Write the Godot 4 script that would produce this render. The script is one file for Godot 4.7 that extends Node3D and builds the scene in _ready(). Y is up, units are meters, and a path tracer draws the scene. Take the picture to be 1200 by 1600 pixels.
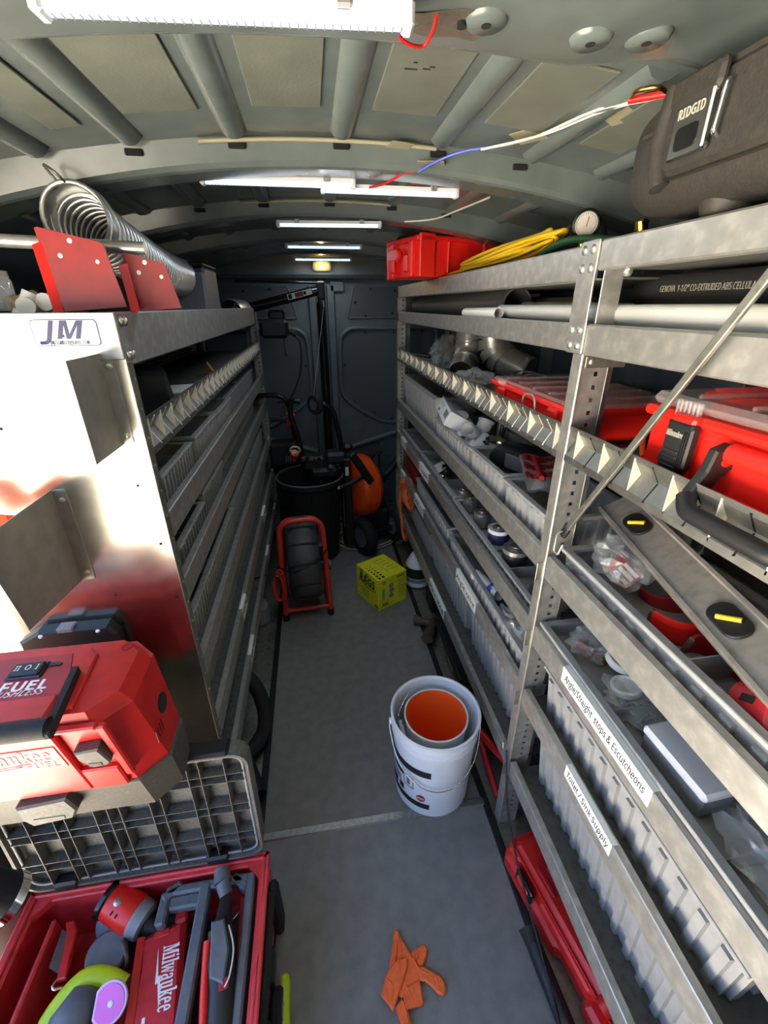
extends Node3D
# Interior of a work van, seen from behind the seats towards the rear doors: x right, y up, -z to the rear, metres.
const XR := 0.515    # aisle face of the right shelving
const XL := -0.33    # aisle face of the left shelving
var M := {}
var N := {}
var rng := RandomNumberGenerator.new()
var bin_cache := {}

func _ready() -> void:
	rng.seed = 7
	camera_and_light()
	materials()
	shell()
	roof()
	rear_doors()
	outside()
	left_shelving()
	right_shelving()
	lamps()
	left_bins()
	right_bins()
	right_contents()
	right_top()
	left_top()
	vacuum()
	crate()
	crate_tools()
	aisle()
	rear_machines()
	under_right()
	small_things()
	for n in find_children("*", "GeometryInstance3D", true, false):
		n.cast_shadow = GeometryInstance3D.SHADOW_CASTING_SETTING_ON

func camera_and_light() -> void:
	var cam := Camera3D.new(); cam.name = "camera"
	cam.position = Vector3(0, 1.6, 0)
	cam.rotation_degrees = Vector3(-25.34, -8.722, -0.278)
	cam.fov = 99.19
	cam.near = 0.02
	add_child(cam)
	cam.make_current()
	var sun := DirectionalLight3D.new(); sun.name = "sun"
	sun.light_color = Color(1.0, 0.95, 0.87)
	sun.light_energy = 30.0
	sun.light_angular_distance = 0.53
	sun.shadow_enabled = true
	sun.basis = Basis.looking_at(-Vector3(-0.08, 0.80, -0.58).normalized(), Vector3.UP)
	add_child(sun)
	var we := WorldEnvironment.new(); we.name = "environment"
	var e := Environment.new()
	e.background_mode = Environment.BG_SKY
	var sky := Sky.new()
	var sm := ProceduralSkyMaterial.new()
	sm.sky_top_color = Color(0.50, 0.66, 0.90)
	sm.sky_horizon_color = Color(0.88, 0.91, 0.95)
	sm.ground_bottom_color = Color(0.45, 0.42, 0.38)
	sm.ground_horizon_color = Color(0.62, 0.60, 0.56)
	sm.sky_energy_multiplier = 1.9
	sm.ground_energy_multiplier = 1.3
	sky.sky_material = sm
	e.sky = sky
	e.ambient_light_source = Environment.AMBIENT_SOURCE_SKY
	e.tonemap_mode = Environment.TONE_MAPPER_LINEAR
	e.tonemap_exposure = 1.12
	e.sdfgi_enabled = true
	e.ssao_enabled = true
	e.ssil_enabled = true
	we.environment = e
	add_child(we)

# ---------------------------------------------------------------- materials
func noise(freq: float, ramp: Array, seed_: int, normal := false, oct := 4, size := 512, stretch := false) -> NoiseTexture2D:
	var t := NoiseTexture2D.new()
	t.width = size; t.height = size; t.seamless = true
	var f := FastNoiseLite.new()
	f.seed = seed_; f.frequency = freq; f.fractal_octaves = oct
	f.noise_type = FastNoiseLite.TYPE_SIMPLEX_SMOOTH
	if stretch:
		f.domain_warp_enabled = true; f.domain_warp_amplitude = 60.0; f.domain_warp_frequency = 0.01
	t.noise = f
	if normal:
		t.as_normal_map = true; t.bump_strength = 2.0
	elif ramp.size():
		var g := Gradient.new()
		var offs := PackedFloat32Array(); var cols := PackedColorArray()
		for r in ramp:
			offs.append(r[0]); cols.append(Color(r[1], r[1], r[1]) if r[1] is float else r[1])
		g.offsets = offs; g.colors = cols
		t.color_ramp = g
	return t

func mat(key: String, c: Color, rough := 0.6, metal := 0.0, tex: Texture2D = null, tscale := 3.0, nrm: Texture2D = null, ns := 0.3) -> StandardMaterial3D:
	var m := StandardMaterial3D.new()
	m.resource_name = key
	m.albedo_color = c; m.roughness = rough; m.metallic = metal
	if tex or nrm:
		m.uv1_triplanar = true; m.uv1_world_triplanar = true
		m.uv1_scale = Vector3.ONE * tscale
	if tex: m.albedo_texture = tex
	if nrm:
		m.normal_enabled = true; m.normal_texture = nrm; m.normal_scale = ns
	m.cull_mode = BaseMaterial3D.CULL_DISABLED
	M[key] = m
	return m

func clear(key: String, c: Color, a: float, rough := 0.12) -> void:
	var m := StandardMaterial3D.new()
	m.resource_name = key
	m.albedo_color = Color(c.r, c.g, c.b, a); m.roughness = rough
	m.transparency = BaseMaterial3D.TRANSPARENCY_ALPHA
	m.cull_mode = BaseMaterial3D.CULL_DISABLED
	M[key] = m

func glow(key: String, c: Color, e: float) -> void:
	var m := StandardMaterial3D.new()
	m.resource_name = key
	m.albedo_color = Color(0.9, 0.9, 0.9); m.roughness = 0.4
	m.emission_enabled = true; m.emission = c; m.emission_energy_multiplier = e
	M[key] = m

func materials() -> void:
	N.blotch = noise(0.012, [[0.0, 0.88], [0.5, 0.95], [1.0, 1.0]], 1, false, 6)
	N.scuff = noise(0.02, [[0.0, 0.86], [0.45, 0.92], [0.6, 0.95], [0.74, 1.0], [1.0, 1.0]], 2, false, 7, 1024)
	N.grain = noise(0.25, [[0.0, 0.86], [1.0, 1.0]], 3, false, 2)
	N.dirt = noise(0.012, [[0.0, Color(0.80, 0.775, 0.73)], [0.35, Color(0.91, 0.90, 0.875)], [0.55, Color(0.97, 0.97, 0.96)], [1.0, Color(1, 1, 1)]], 4, false, 8, 1024)
	N.bump = noise(0.12, [], 5, true, 3)
	N.fine = noise(0.35, [], 6, true, 2)
	N.wave = noise(0.01, [], 8, true, 2)
	N.dust = noise(0.02, [[0.0, Color(0.70, 0.70, 0.70)], [0.5, Color(0.80, 0.79, 0.77)], [0.72, Color(0.92, 0.90, 0.86)], [1.0, Color(1, 0.97, 0.9)]], 9, false, 6, 1024, true)
	mat("paint", Color(0.375, 0.41, 0.405), 0.24, 0.0, N.blotch, 1.5, N.wave, 0.05)
	mat("paint_door", Color(0.345, 0.395, 0.42), 0.45, 0.0, N.blotch, 1.5)
	mat("board", Color(0.31, 0.345, 0.37), 0.75, 0.0, N.grain, 2.0)
	mat("pad", Color(0.405, 0.42, 0.385), 0.5, 0.0, N.blotch, 2.0, N.bump, 0.1)
	mat("floor_mat", Color(0.50, 0.495, 0.485), 0.72, 0.0, N.blotch, 2.6, N.fine, 0.5)
	mat("floor_mat_near", Color(0.50, 0.495, 0.485), 0.7, 0.0, N.blotch, 2.6, N.fine, 0.6)
	mat("seal", Color(0.045, 0.045, 0.05), 0.7)
	mat("strip_metal", Color(0.62, 0.62, 0.6), 0.4, 0.8, N.scuff, 3.0)
	mat("alu", Color(0.76, 0.755, 0.73), 0.42, 0.75, N.scuff, 1.3, N.wave, 0.04)
	mat("alu_edge", Color(0.84, 0.83, 0.79), 0.28, 1.0, N.scuff, 3.0)
	mat("alu_panel", Color(0.88, 0.86, 0.81), 0.22, 1.0, N.blotch, 2.5, N.wave, 0.06)
	mat("alu_dull", Color(0.60, 0.60, 0.57), 0.5, 0.9, N.dirt, 3.0)
	mat("tray", Color(0.42, 0.42, 0.41), 0.6, 0.6, N.dirt, 2.5)
	mat("rivet", Color(0.80, 0.79, 0.75), 0.35, 0.9)
	mat("chrome", Color(0.85, 0.85, 0.84), 0.1, 1.0)
	mat("duct", Color(0.80, 0.80, 0.79), 0.3, 0.75)
	mat("zinc", Color(0.76, 0.75, 0.72), 0.3, 0.7, N.blotch, 6.0)
	mat("alu_lip", Color(0.60, 0.60, 0.58), 0.45, 0.9, N.scuff, 1.3)
	mat("tab", Color(0.93, 0.90, 0.82), 0.5, 0.2)
	mat("plate_red", Color(0.56, 0.11, 0.12), 0.4, 0.0, N.blotch, 4.0)
	mat("stain", Color(0.33, 0.30, 0.27), 0.6, 0.0, N.dirt, 9.0)
	mat("bracket_metal", Color(0.70, 0.68, 0.64), 0.42, 0.75, N.blotch, 3.0)
	mat("hole", Color(0.02, 0.02, 0.02), 0.9)
	mat("bin", Color(0.62, 0.62, 0.615), 0.5, 0.0, N.blotch, 3.0)
	mat("bin_dirty", Color(0.60, 0.60, 0.59), 0.5, 0.0, N.dirt, 3.0)
	mat("divider", Color(0.56, 0.57, 0.58), 0.55)
	mat("paper", Color(0.90, 0.90, 0.87), 0.85)
	mat("ink", Color(0.10, 0.10, 0.12), 0.8)
	mat("ink_blue", Color(0.16, 0.17, 0.33), 0.6)
	mat("ink_grey", Color(0.45, 0.45, 0.47), 0.6)
	mat("white_print", Color(0.93, 0.92, 0.90), 0.5)
	mat("grey_print", Color(0.62, 0.61, 0.56), 0.6)
	mat("red", Color(0.80, 0.13, 0.12), 0.42, 0.0, N.blotch, 4.0)
	mat("red_deep", Color(0.66, 0.09, 0.11), 0.45, 0.0, N.blotch, 3.0)
	mat("red_bright", Color(0.90, 0.14, 0.10), 0.35)
	mat("red_dark", Color(0.55, 0.07, 0.08), 0.5, 0.0, N.dirt, 4.0)
	mat("red_steel", Color(0.82, 0.22, 0.17), 0.4)
	mat("black", Color(0.10, 0.10, 0.105), 0.5)
	mat("black_soft", Color(0.13, 0.13, 0.135), 0.75, 0.0, N.dust, 4.0)
	mat("black_gloss", Color(0.06, 0.06, 0.065), 0.25)
	mat("tank_black", Color(0.37, 0.36, 0.345), 0.6, 0.0, N.dust, 5.0)
	mat("pipe_grey", Color(0.36, 0.355, 0.35), 0.4, 0.0, N.blotch, 4.0)
	mat("level_grey", Color(0.74, 0.72, 0.69), 0.32, 0.5, N.dirt, 3.0)
	mat("drum_black", Color(0.27, 0.275, 0.28), 0.5, 0.0, N.blotch, 4.0)
	mat("latch_steel", Color(0.60, 0.60, 0.59), 0.25, 0.95)
	mat("black_case", Color(0.205, 0.195, 0.18), 0.62, 0.0, N.dust, 3.0, N.bump, 0.35)
	mat("black_lid", Color(0.46, 0.455, 0.45), 0.55, 0.0, N.dust, 5.0)
	mat("crate_red", Color(0.86, 0.23, 0.24), 0.45, 0.0, N.blotch, 4.0)
	mat("tool_red", Color(0.78, 0.13, 0.16), 0.42, 0.0, N.blotch, 6.0)
	mat("grey_plastic", Color(0.40, 0.415, 0.44), 0.5, 0.0, N.blotch, 5.0)
	mat("grey_light", Color(0.52, 0.52, 0.53), 0.5)
	mat("rubber", Color(0.11, 0.11, 0.115), 0.8)
	mat("white", Color(0.88, 0.88, 0.89), 0.35)
	mat("white_pipe", Color(0.90, 0.89, 0.85), 0.3)
	mat("beige_pipe", Color(0.62, 0.53, 0.40), 0.5)
	mat("bucket", Color(0.88, 0.885, 0.91), 0.35)
	mat("orange_in", Color(1.0, 0.40, 0.15), 0.3)
	mat("orange", Color(0.88, 0.30, 0.06), 0.35)
	mat("orange_cord", Color(0.86, 0.42, 0.22), 0.6)
	mat("glove", Color(0.98, 0.42, 0.17), 0.55, 0.0, N.blotch, 9.0, N.bump, 0.4)
	mat("yellow_box", Color(0.92, 0.92, 0.08), 0.6, 0.0, N.blotch, 6.0)
	mat("yellow_cord", Color(0.85, 0.68, 0.08), 0.5)
	mat("yellow", Color(0.92, 0.78, 0.10), 0.45)
	mat("lime", Color(0.74, 0.82, 0.10), 0.42)
	mat("pink", Color(0.90, 0.45, 0.80), 0.6)
	mat("pink_pale", Color(0.88, 0.74, 0.86), 0.6)
	mat("green_hose", Color(0.10, 0.27, 0.14), 0.5)
	mat("green_dark", Color(0.12, 0.17, 0.10), 0.5)
	mat("navy", Color(0.09, 0.09, 0.14), 0.6)
	mat("brass", Color(0.80, 0.62, 0.30), 0.25, 1.0)
	mat("brown", Color(0.33, 0.23, 0.13), 0.8, 0.0, N.grain, 3.0)
	mat("tan", Color(0.70, 0.50, 0.22), 0.7)
	mat("cloth_grey", Color(0.62, 0.61, 0.60), 0.9, 0.0, N.grain, 4.0)
	mat("cable_red", Color(0.70, 0.08, 0.06), 0.4)
	mat("cable_blue", Color(0.30, 0.36, 0.75), 0.4)
	mat("cable_white", Color(0.85, 0.83, 0.78), 0.4)
	mat("tape", Color(0.58, 0.56, 0.46), 0.45)
	mat("gauge_face", Color(0.86, 0.84, 0.80), 0.5)
	mat("rust", Color(0.36, 0.31, 0.28), 0.55, 0.3, N.dirt, 8.0)
	mat("concrete", Color(0.86, 0.845, 0.81), 0.9, 0.0, N.dirt, 0.5)
	clear("film", Color(0.92, 0.92, 0.90), 0.24, 0.08)
	clear("clear_lid", Color(0.95, 0.90, 0.88), 0.22, 0.05)
	clear("pane", Color(0.8, 0.85, 0.85), 0.08, 0.02)
	glow("led", Color(0.80, 0.92, 1.0), 1.15)
	glow("dome_bulb", Color(1.0, 0.80, 0.45), 5.0)
	clear("dome_lens", Color(1.0, 0.86, 0.62), 0.25, 0.2)

# ---------------------------------------------------------------- mesh helpers
func S() -> SurfaceTool:
	var st := SurfaceTool.new()
	st.begin(Mesh.PRIMITIVE_TRIANGLES)
	st.set_smooth_group(-1)
	return st

func cq(st: SurfaceTool, p: Array, c: Vector3) -> void:   # convex polygon turned away from c
	var n: Vector3 = (p[1] - p[0]).cross(p[2] - p[0])
	var mid := Vector3.ZERO
	for v in p: mid += v
	mid /= p.size()
	var out: bool = n.dot(mid - c) > 0.0
	for i in range(1, p.size() - 1):
		st.add_vertex(p[0])
		if out:
			st.add_vertex(p[i + 1]); st.add_vertex(p[i])
		else:
			st.add_vertex(p[i]); st.add_vertex(p[i + 1])

func X(p: Vector3, r := Vector3.ZERO) -> Transform3D:   # place and turn (degrees)
	return Transform3D(Basis.from_euler(r * PI / 180.0), p)

func box(st: SurfaceTool, c: Vector3, s: Vector3, bev := 0.0, xf := Transform3D.IDENTITY) -> void:
	var h := s * 0.5
	var b: float = minf(bev, minf(h.x, minf(h.y, h.z)) * 0.9)
	var o := xf * c
	if b <= 0.0:
		for k in 3:
			for sg in [-1.0, 1.0]:
				var q := []
				for ab in [[-1, -1], [1, -1], [1, 1], [-1, 1]]:
					var v := Vector3.ZERO
					v[k] = sg * h[k]; v[(k + 1) % 3] = ab[0] * h[(k + 1) % 3]; v[(k + 2) % 3] = ab[1] * h[(k + 2) % 3]
					q.append(xf * (c + v))
				cq(st, q, o)
		return
	var vert := func(sx: Vector3, k: int) -> Vector3:
		var v := Vector3(sx.x * (h.x - b), sx.y * (h.y - b), sx.z * (h.z - b))
		v[k] = sx[k] * h[k]
		return xf * (c + v)
	for k in 3:
		var i := (k + 1) % 3
		var j := (k + 2) % 3
		for sg in [-1.0, 1.0]:
			var q := []
			for ab in [[-1, -1], [1, -1], [1, 1], [-1, 1]]:
				var s3 := Vector3.ZERO
				s3[k] = sg; s3[i] = ab[0]; s3[j] = ab[1]
				q.append(vert.call(s3, k))
			cq(st, q, o)
		for ab in [[-1, -1], [1, -1], [1, 1], [-1, 1]]:
			var lo := Vector3.ZERO
			lo[i] = ab[0]; lo[j] = ab[1]
			var hi := lo
			lo[k] = -1; hi[k] = 1
			cq(st, [vert.call(lo, i), vert.call(hi, i), vert.call(hi, j), vert.call(lo, j)], o)
	for a in [-1, 1]:
		for d in [-1, 1]:
			for e in [-1, 1]:
				var s3 := Vector3(a, d, e)
				cq(st, [vert.call(s3, 0), vert.call(s3, 1), vert.call(s3, 2)], o)

func tri(st: SurfaceTool, a: Vector3, b: Vector3, c: Vector3, out: Vector3) -> void:
	if (b - a).cross(c - a).dot(out) > 0.0:
		st.add_vertex(a); st.add_vertex(c); st.add_vertex(b)
	else:
		st.add_vertex(a); st.add_vertex(b); st.add_vertex(c)

func quad(st: SurfaceTool, a: Vector3, b: Vector3, c: Vector3, d: Vector3, out: Vector3) -> void:
	tri(st, a, b, c, out); tri(st, a, c, d, out)

func inset(p: PackedVector2Array, d: float) -> PackedVector2Array:
	var n := p.size()
	var r := PackedVector2Array()
	for i in n:
		var a := (p[i] - p[(i + n - 1) % n]).normalized()
		var b := (p[(i + 1) % n] - p[i]).normalized()
		var na := Vector2(-a.y, a.x)
		var nb := Vector2(-b.y, b.x)
		var k := na + nb
		if k.length() < 0.05: k = na
		k = k.normalized()
		r.append(p[i] + k * d / maxf(0.5, k.dot(na)))
	return r

# polygon in x/y, from z0 to z1, chamfered by bev at both ends
func prism(st: SurfaceTool, poly: Array, z0: float, z1: float, xf := Transform3D.IDENTITY, bev := 0.0, smooth := false) -> void:
	var p := PackedVector2Array(poly)
	if Geometry2D.is_polygon_clockwise(p): p.reverse()
	if z1 < z0:
		var t := z0
		z0 = z1; z1 = t
	var n := p.size()
	var q := inset(p, bev) if bev > 0.0 else p
	var levels := [[p, z0], [p, z1]]
	if bev > 0.0: levels = [[q, z0], [p, z0 + bev], [p, z1 - bev], [q, z1]]
	for l in levels.size() - 1:
		var A: PackedVector2Array = levels[l][0]
		var B: PackedVector2Array = levels[l + 1][0]
		var za: float = levels[l][1]
		var zb: float = levels[l + 1][1]
		st.set_smooth_group(1 + l if smooth else -1)
		for i in n:
			var j := (i + 1) % n
			var d := p[j] - p[i]
			quad(st, xf * Vector3(A[i].x, A[i].y, za), xf * Vector3(A[j].x, A[j].y, za), xf * Vector3(B[j].x, B[j].y, zb), xf * Vector3(B[i].x, B[i].y, zb), xf.basis * Vector3(d.y, -d.x, 0))
	st.set_smooth_group(-1)
	var t := Geometry2D.triangulate_polygon(q)
	for i in range(0, t.size(), 3):
		var a := q[t[i]]
		var b := q[t[i + 1]]
		var c := q[t[i + 2]]
		tri(st, xf * Vector3(a.x, a.y, z1), xf * Vector3(b.x, b.y, z1), xf * Vector3(c.x, c.y, z1), xf.basis.z)
		tri(st, xf * Vector3(a.x, a.y, z0), xf * Vector3(b.x, b.y, z0), xf * Vector3(c.x, c.y, z0), -xf.basis.z)

func rrect(w: float, h: float, r: float, seg := 4, cx := 0.0, cy := 0.0) -> Array:
	var o := []
	for k in 4:
		var c := Vector2(cx + (w / 2 - r) * (1 if k in [0, 3] else -1), cy + (h / 2 - r) * (1 if k < 2 else -1))
		for i in seg + 1:
			var a := PI / 2 * (k + float(i) / seg)
			o.append(c + Vector2(cos(a), sin(a)) * r)
	return o

func ngon(r: float, n: int, cx := 0.0, cy := 0.0, ry := -1.0) -> Array:
	var o := []
	for i in n:
		o.append(Vector2(cx + r * cos(TAU * i / n), cy + (r if ry < 0 else ry) * sin(TAU * i / n)))
	return o

func fillet(p: Array, r: float, seg := 5) -> Array:   # rounds the corners of a polyline
	var o := [p[0]]
	for i in range(1, p.size() - 1):
		var a: Vector3 = p[i - 1]
		var b: Vector3 = p[i]
		var c: Vector3 = p[i + 1]
		var d: float = minf(r, minf(a.distance_to(b), b.distance_to(c)) * 0.48)
		var s := b + (a - b).normalized() * d
		var e := b + (c - b).normalized() * d
		for k in seg + 1:
			var t := float(k) / seg
			o.append(s.lerp(b, t).lerp(b.lerp(e, t), t))
	o.append(p[p.size() - 1])
	return o

func spline(p: Array, steps := 6) -> Array:
	var o := []
	for i in p.size() - 1:
		var a: Vector3 = p[maxi(i - 1, 0)]
		var d: Vector3 = p[mini(i + 2, p.size() - 1)]
		for k in steps:
			o.append((p[i] as Vector3).cubic_interpolate(p[i + 1], a, d, float(k) / steps))
	o.append(p[p.size() - 1])
	return o

func tube(st: SurfaceTool, p: Array, r, n := 8, closed := false, caps := true, squash := 1.0) -> void:
	var rings := []
	var count := p.size()
	var nrm := Vector3.ZERO
	for i in count:
		var t: Vector3
		if closed: t = p[(i + 1) % count] - p[(i + count - 1) % count]
		else: t = p[mini(i + 1, count - 1)] - p[maxi(i - 1, 0)]
		t = t.normalized()
		if i == 0:
			nrm = t.cross(Vector3.UP if absf(t.y) < 0.9 else Vector3.RIGHT).normalized()
		nrm = (nrm - t * nrm.dot(t)).normalized()
		var bi := t.cross(nrm)
		var rad: float = r[i] if r is Array else r
		var ring := []
		for k in n:
			var a := TAU * k / n
			ring.append(p[i] + (nrm * cos(a) + bi * sin(a) * squash) * rad)
		rings.append(ring)
	st.set_smooth_group(1)
	for i in (count if closed else count - 1):
		var A: Array = rings[i]
		var B: Array = rings[(i + 1) % count]
		var c: Vector3 = (p[i] + p[(i + 1) % count]) / 2
		for k in n:
			var l := (k + 1) % n
			var mid: Vector3 = (A[k] + A[l] + B[k] + B[l]) / 4
			quad(st, A[k], A[l], B[l], B[k], mid - c)
	st.set_smooth_group(-1)
	if caps and not closed:
		cq(st, rings[0], p[1]); cq(st, rings[count - 1], p[count - 2])

func rod(st: SurfaceTool, a: Vector3, b: Vector3, r: float, n := 8) -> void:
	tube(st, [a, b], r, n)

# profile of [radius, height] turned round y; sharp between its pieces unless smooth
func lathe(st: SurfaceTool, prof: Array, n := 24, xf := Transform3D.IDENTITY, smooth := false, arc := TAU) -> void:
	for i in prof.size() - 1:
		var r0: float = prof[i][0]
		var y0: float = prof[i][1]
		var r1: float = prof[i + 1][0]
		var y1: float = prof[i + 1][1]
		if is_zero_approx(r0 - r1) and is_zero_approx(y0 - y1): continue
		st.set_smooth_group(2 if smooth else 2 + i)
		var o2 := Vector2(y1 - y0, r0 - r1)
		for k in n:
			var a := arc * k / n
			var b := arc * (k + 1) / n
			var da := Vector3(cos(a), 0, sin(a))
			var db := Vector3(cos(b), 0, sin(b))
			var dm := (da + db) / 2
			var out := xf.basis * (dm * o2.x + Vector3.UP * o2.y)
			var p00 := xf * (da * r0 + Vector3.UP * y0)
			var p01 := xf * (db * r0 + Vector3.UP * y0)
			var p10 := xf * (da * r1 + Vector3.UP * y1)
			var p11 := xf * (db * r1 + Vector3.UP * y1)
			if r0 > 1e-6: tri(st, p00, p01, p11 if r1 > 1e-6 else p10, out)
			if r1 > 1e-6: tri(st, p00, p11, p10, out)
	st.set_smooth_group(-1)

func loft(st: SurfaceTool, rings: Array, closed_ring := true, caps := true, smooth := true) -> void:
	st.set_smooth_group(1 if smooth else -1)
	for i in rings.size() - 1:
		var A: Array = rings[i]
		var B: Array = rings[i + 1]
		var n := A.size()
		var c := Vector3.ZERO
		for v in A: c += v
		for v in B: c += v
		c /= 2.0 * n
		for k in (n if closed_ring else n - 1):
			var l := (k + 1) % n
			quad(st, A[k], A[l], B[l], B[k], (A[k] + A[l] + B[k] + B[l]) / 4 - c)
	st.set_smooth_group(-1)
	if caps and closed_ring:
		cq(st, rings[0], rings[1][0].lerp(rings[1][rings[1].size() / 2], 0.5))
		var z := rings.size() - 1
		cq(st, rings[z], rings[z - 1][0].lerp(rings[z - 1][rings[z].size() / 2], 0.5))

func sheet(st: SurfaceTool, f: Callable, nu: int, nv: int, th := 0.0012) -> void:   # a thin curved sheet with thickness, f(u, v) in 0..1
	var g := []
	for i in nu + 1:
		var row := []
		for j in nv + 1: row.append(f.call(float(i) / nu, float(j) / nv))
		g.append(row)
	for s in [0, 1]:
		st.set_smooth_group(1 + s)
		for i in nu:
			for j in nv:
				var a: Vector3 = g[i][j]
				var b: Vector3 = g[i + 1][j]
				var c: Vector3 = g[i + 1][j + 1]
				var d: Vector3 = g[i][j + 1]
				var nn := (b - a).cross(d - a).normalized()
				if s: nn = -nn
				var o := nn * th * 0.5
				quad(st, a + o, b + o, c + o, d + o, nn)
	st.set_smooth_group(-1)

func obj(called: String, st: SurfaceTool, m, parent: Node = null) -> MeshInstance3D:
	st.generate_normals()
	var o := MeshInstance3D.new()
	o.name = called
	o.mesh = st.commit()
	o.material_override = M[m] if m is String else m
	(parent if parent else self).add_child(o, true)
	return o

var used := {}
func numbered(s: String) -> String:
	var k: int = used.get(s, -1) + 1
	used[s] = k
	return s if k == 0 else "%s_%03d" % [s, k]

func tag(o: Node, label: String, category := "", group := "", kind := "") -> Node:
	if label: o.set_meta("label", label)
	if category: o.set_meta("category", category)
	if group: o.set_meta("group", group)
	if kind: o.set_meta("kind", kind)
	return o

func thing(called: String, label: String, category: String, at := Vector3.ZERO, turn := Vector3.ZERO, group := "") -> Node3D:
	var o := Node3D.new()
	o.name = numbered(called)
	add_child(o)
	o.position = at; o.rotation_degrees = turn
	tag(o, label, category, group)
	return o

func solo(called: String, label: String, category: String, st: SurfaceTool, m, at := Vector3.ZERO, turn := Vector3.ZERO, group := "") -> MeshInstance3D:
	var o := obj(numbered(called), st, m)
	o.position = at; o.rotation_degrees = turn
	tag(o, label, category, group)
	return o

func struct(called: String, st: SurfaceTool, m) -> MeshInstance3D:
	var o := obj(called, st, m)
	o.set_meta("kind", "structure")
	return o

func text(parent: Node, s: String, m, h: float, at: Vector3, turn: Vector3, called := "lettering", width := 0.0, fnt := "Droid Sans", bold := false, slant := 0.0) -> MeshInstance3D:
	var t := TextMesh.new()
	t.text = s
	var f := SystemFont.new()
	f.font_names = PackedStringArray([fnt])
	if bold: f.font_weight = 700
	t.font = f
	t.font_size = 32
	t.pixel_size = h / 24.0
	t.depth = 0.0006
	var o := MeshInstance3D.new()
	o.name = called
	o.mesh = t
	o.material_override = M[m]
	parent.add_child(o, true)
	o.position = at; o.rotation_degrees = turn
	if width > 0.0:
		var w: float = t.get_aabb().size.x
		if w > 0.0: o.scale.x = width / w
	if slant: o.transform.basis = o.transform.basis * Basis(Vector3(1, 0, 0), Vector3(slant, 1, 0), Vector3(0, 0, 1))
	return o

# ---------------------------------------------------------------- the van
func roof_y(x: float) -> float:
	return 1.925 - 0.105 * pow((x - 0.09) / 0.86, 2.0)

func shell() -> void:
	var st := S()
	box(st, Vector3(0.09, -0.03, -0.9), Vector3(1.9, 0.05, 5.0))
	struct("floor", st, "alu_dull")
	var fl := get_node("floor")
	st = S(); box(st, Vector3(0.105, -0.0025, -2.085), Vector3(0.76, 0.009, 2.36), 0.002)
	obj("floor_mat", st, "floor_mat", fl)
	st = S(); box(st, Vector3(0.105, -0.0025, 0.1), Vector3(0.79, 0.009, 1.98), 0.002)
	obj("floor_mat", st, "floor_mat_near", fl)
	st = S(); prism(st, [Vector2(-0.016, 0), Vector2(-0.011, 0.006), Vector2(0.011, 0.006), Vector2(0.016, 0)], -0.385, 0.39, X(Vector3(0.1, 0.001, -0.898), Vector3(0, 90, 0)))
	struct("trim_1", st, "strip_metal")
	for i in 2:
		st = S()
		var x := -0.287 if i == 0 else 0.497
		box(st, Vector3(x, 0.0, -1.2), Vector3(0.026, 0.01, 4.1), 0.003)
		for k in 60:
			box(st, Vector3(x + rng.randf_range(-0.006, 0.006), 0.006, -3.2 + k * 0.068), Vector3(rng.randf_range(0.008, 0.016), 0.004, rng.randf_range(0.02, 0.05)), 0.0015, X(Vector3.ZERO, Vector3(0, 0, 0)))
		struct("trim_%d" % (2 + i), st, "seal")
	# left wall: open at the sliding door, from z -0.86 forward
	st = S()
	box(st, Vector3(-0.83, 0.9, -2.13), Vector3(0.06, 1.9, 2.5))
	box(st, Vector3(-0.83, 1.80, 0.38), Vector3(0.06, 0.14, 2.52))
	box(st, Vector3(-0.83, 0.9, 1.60), Vector3(0.06, 1.9, 0.10))
	struct("wall_left", st, "paint_door")
	var wl := get_node("wall_left")
	for z in [-1.22, -1.82, -2.42, -2.98]:
		st = S()
		prism(st, [Vector2(-0.05, 0), Vector2(-0.035, 0.05), Vector2(0.035, 0.05), Vector2(0.05, 0)], 0.0, 1.78, X(Vector3(-0.80, 0, z), Vector3(-90, -90, 0)))
		obj("wall_pillar", st, "paint", wl)
	for z in [-1.52, -2.12, -2.7]:
		st = S()
		prism(st, rrect(0.40, 0.30, 0.05), 0.0, 0.012, X(Vector3(-0.801, 1.62, z), Vector3(0, 90, 0)), 0.004)
		obj("wall_board", st, "board", wl)
	st = S()
	tube(st, [Vector3(-0.745, 1.815, -3.22), Vector3(-0.745, 1.815, -0.5)], 0.06, 10)
	obj("roof_rail", st, "paint", wl)
	st = S()
	box(st, Vector3(1.01, 0.9, -0.9), Vector3(0.06, 1.9, 5.0))
	struct("wall_right", st, "paint_door")
	var wr := get_node("wall_right")
	for z in [-0.62, -1.22, -1.82, -2.42, -2.98]:
		st = S()
		prism(st, [Vector2(-0.05, 0), Vector2(-0.035, 0.05), Vector2(0.035, 0.05), Vector2(0.05, 0)], 0.0, 1.78, X(Vector3(0.98, 0, z), Vector3(-90, 90, 0)))
		obj("wall_pillar", st, "paint", wr)
	st = S()
	tube(st, [Vector3(0.925, 1.815, -3.22), Vector3(0.925, 1.815, 0.6)], 0.06, 10)
	obj("roof_rail", st, "paint", wr)
	# front end of the van
	st = S()
	box(st, Vector3(0.09, 0.4, 1.62), Vector3(1.9, 0.9, 0.06))
	box(st, Vector3(0.09, 1.4, 1.62), Vector3(1.9, 1.2, 0.06))
	struct("wall_front", st, "paint_door")

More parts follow.
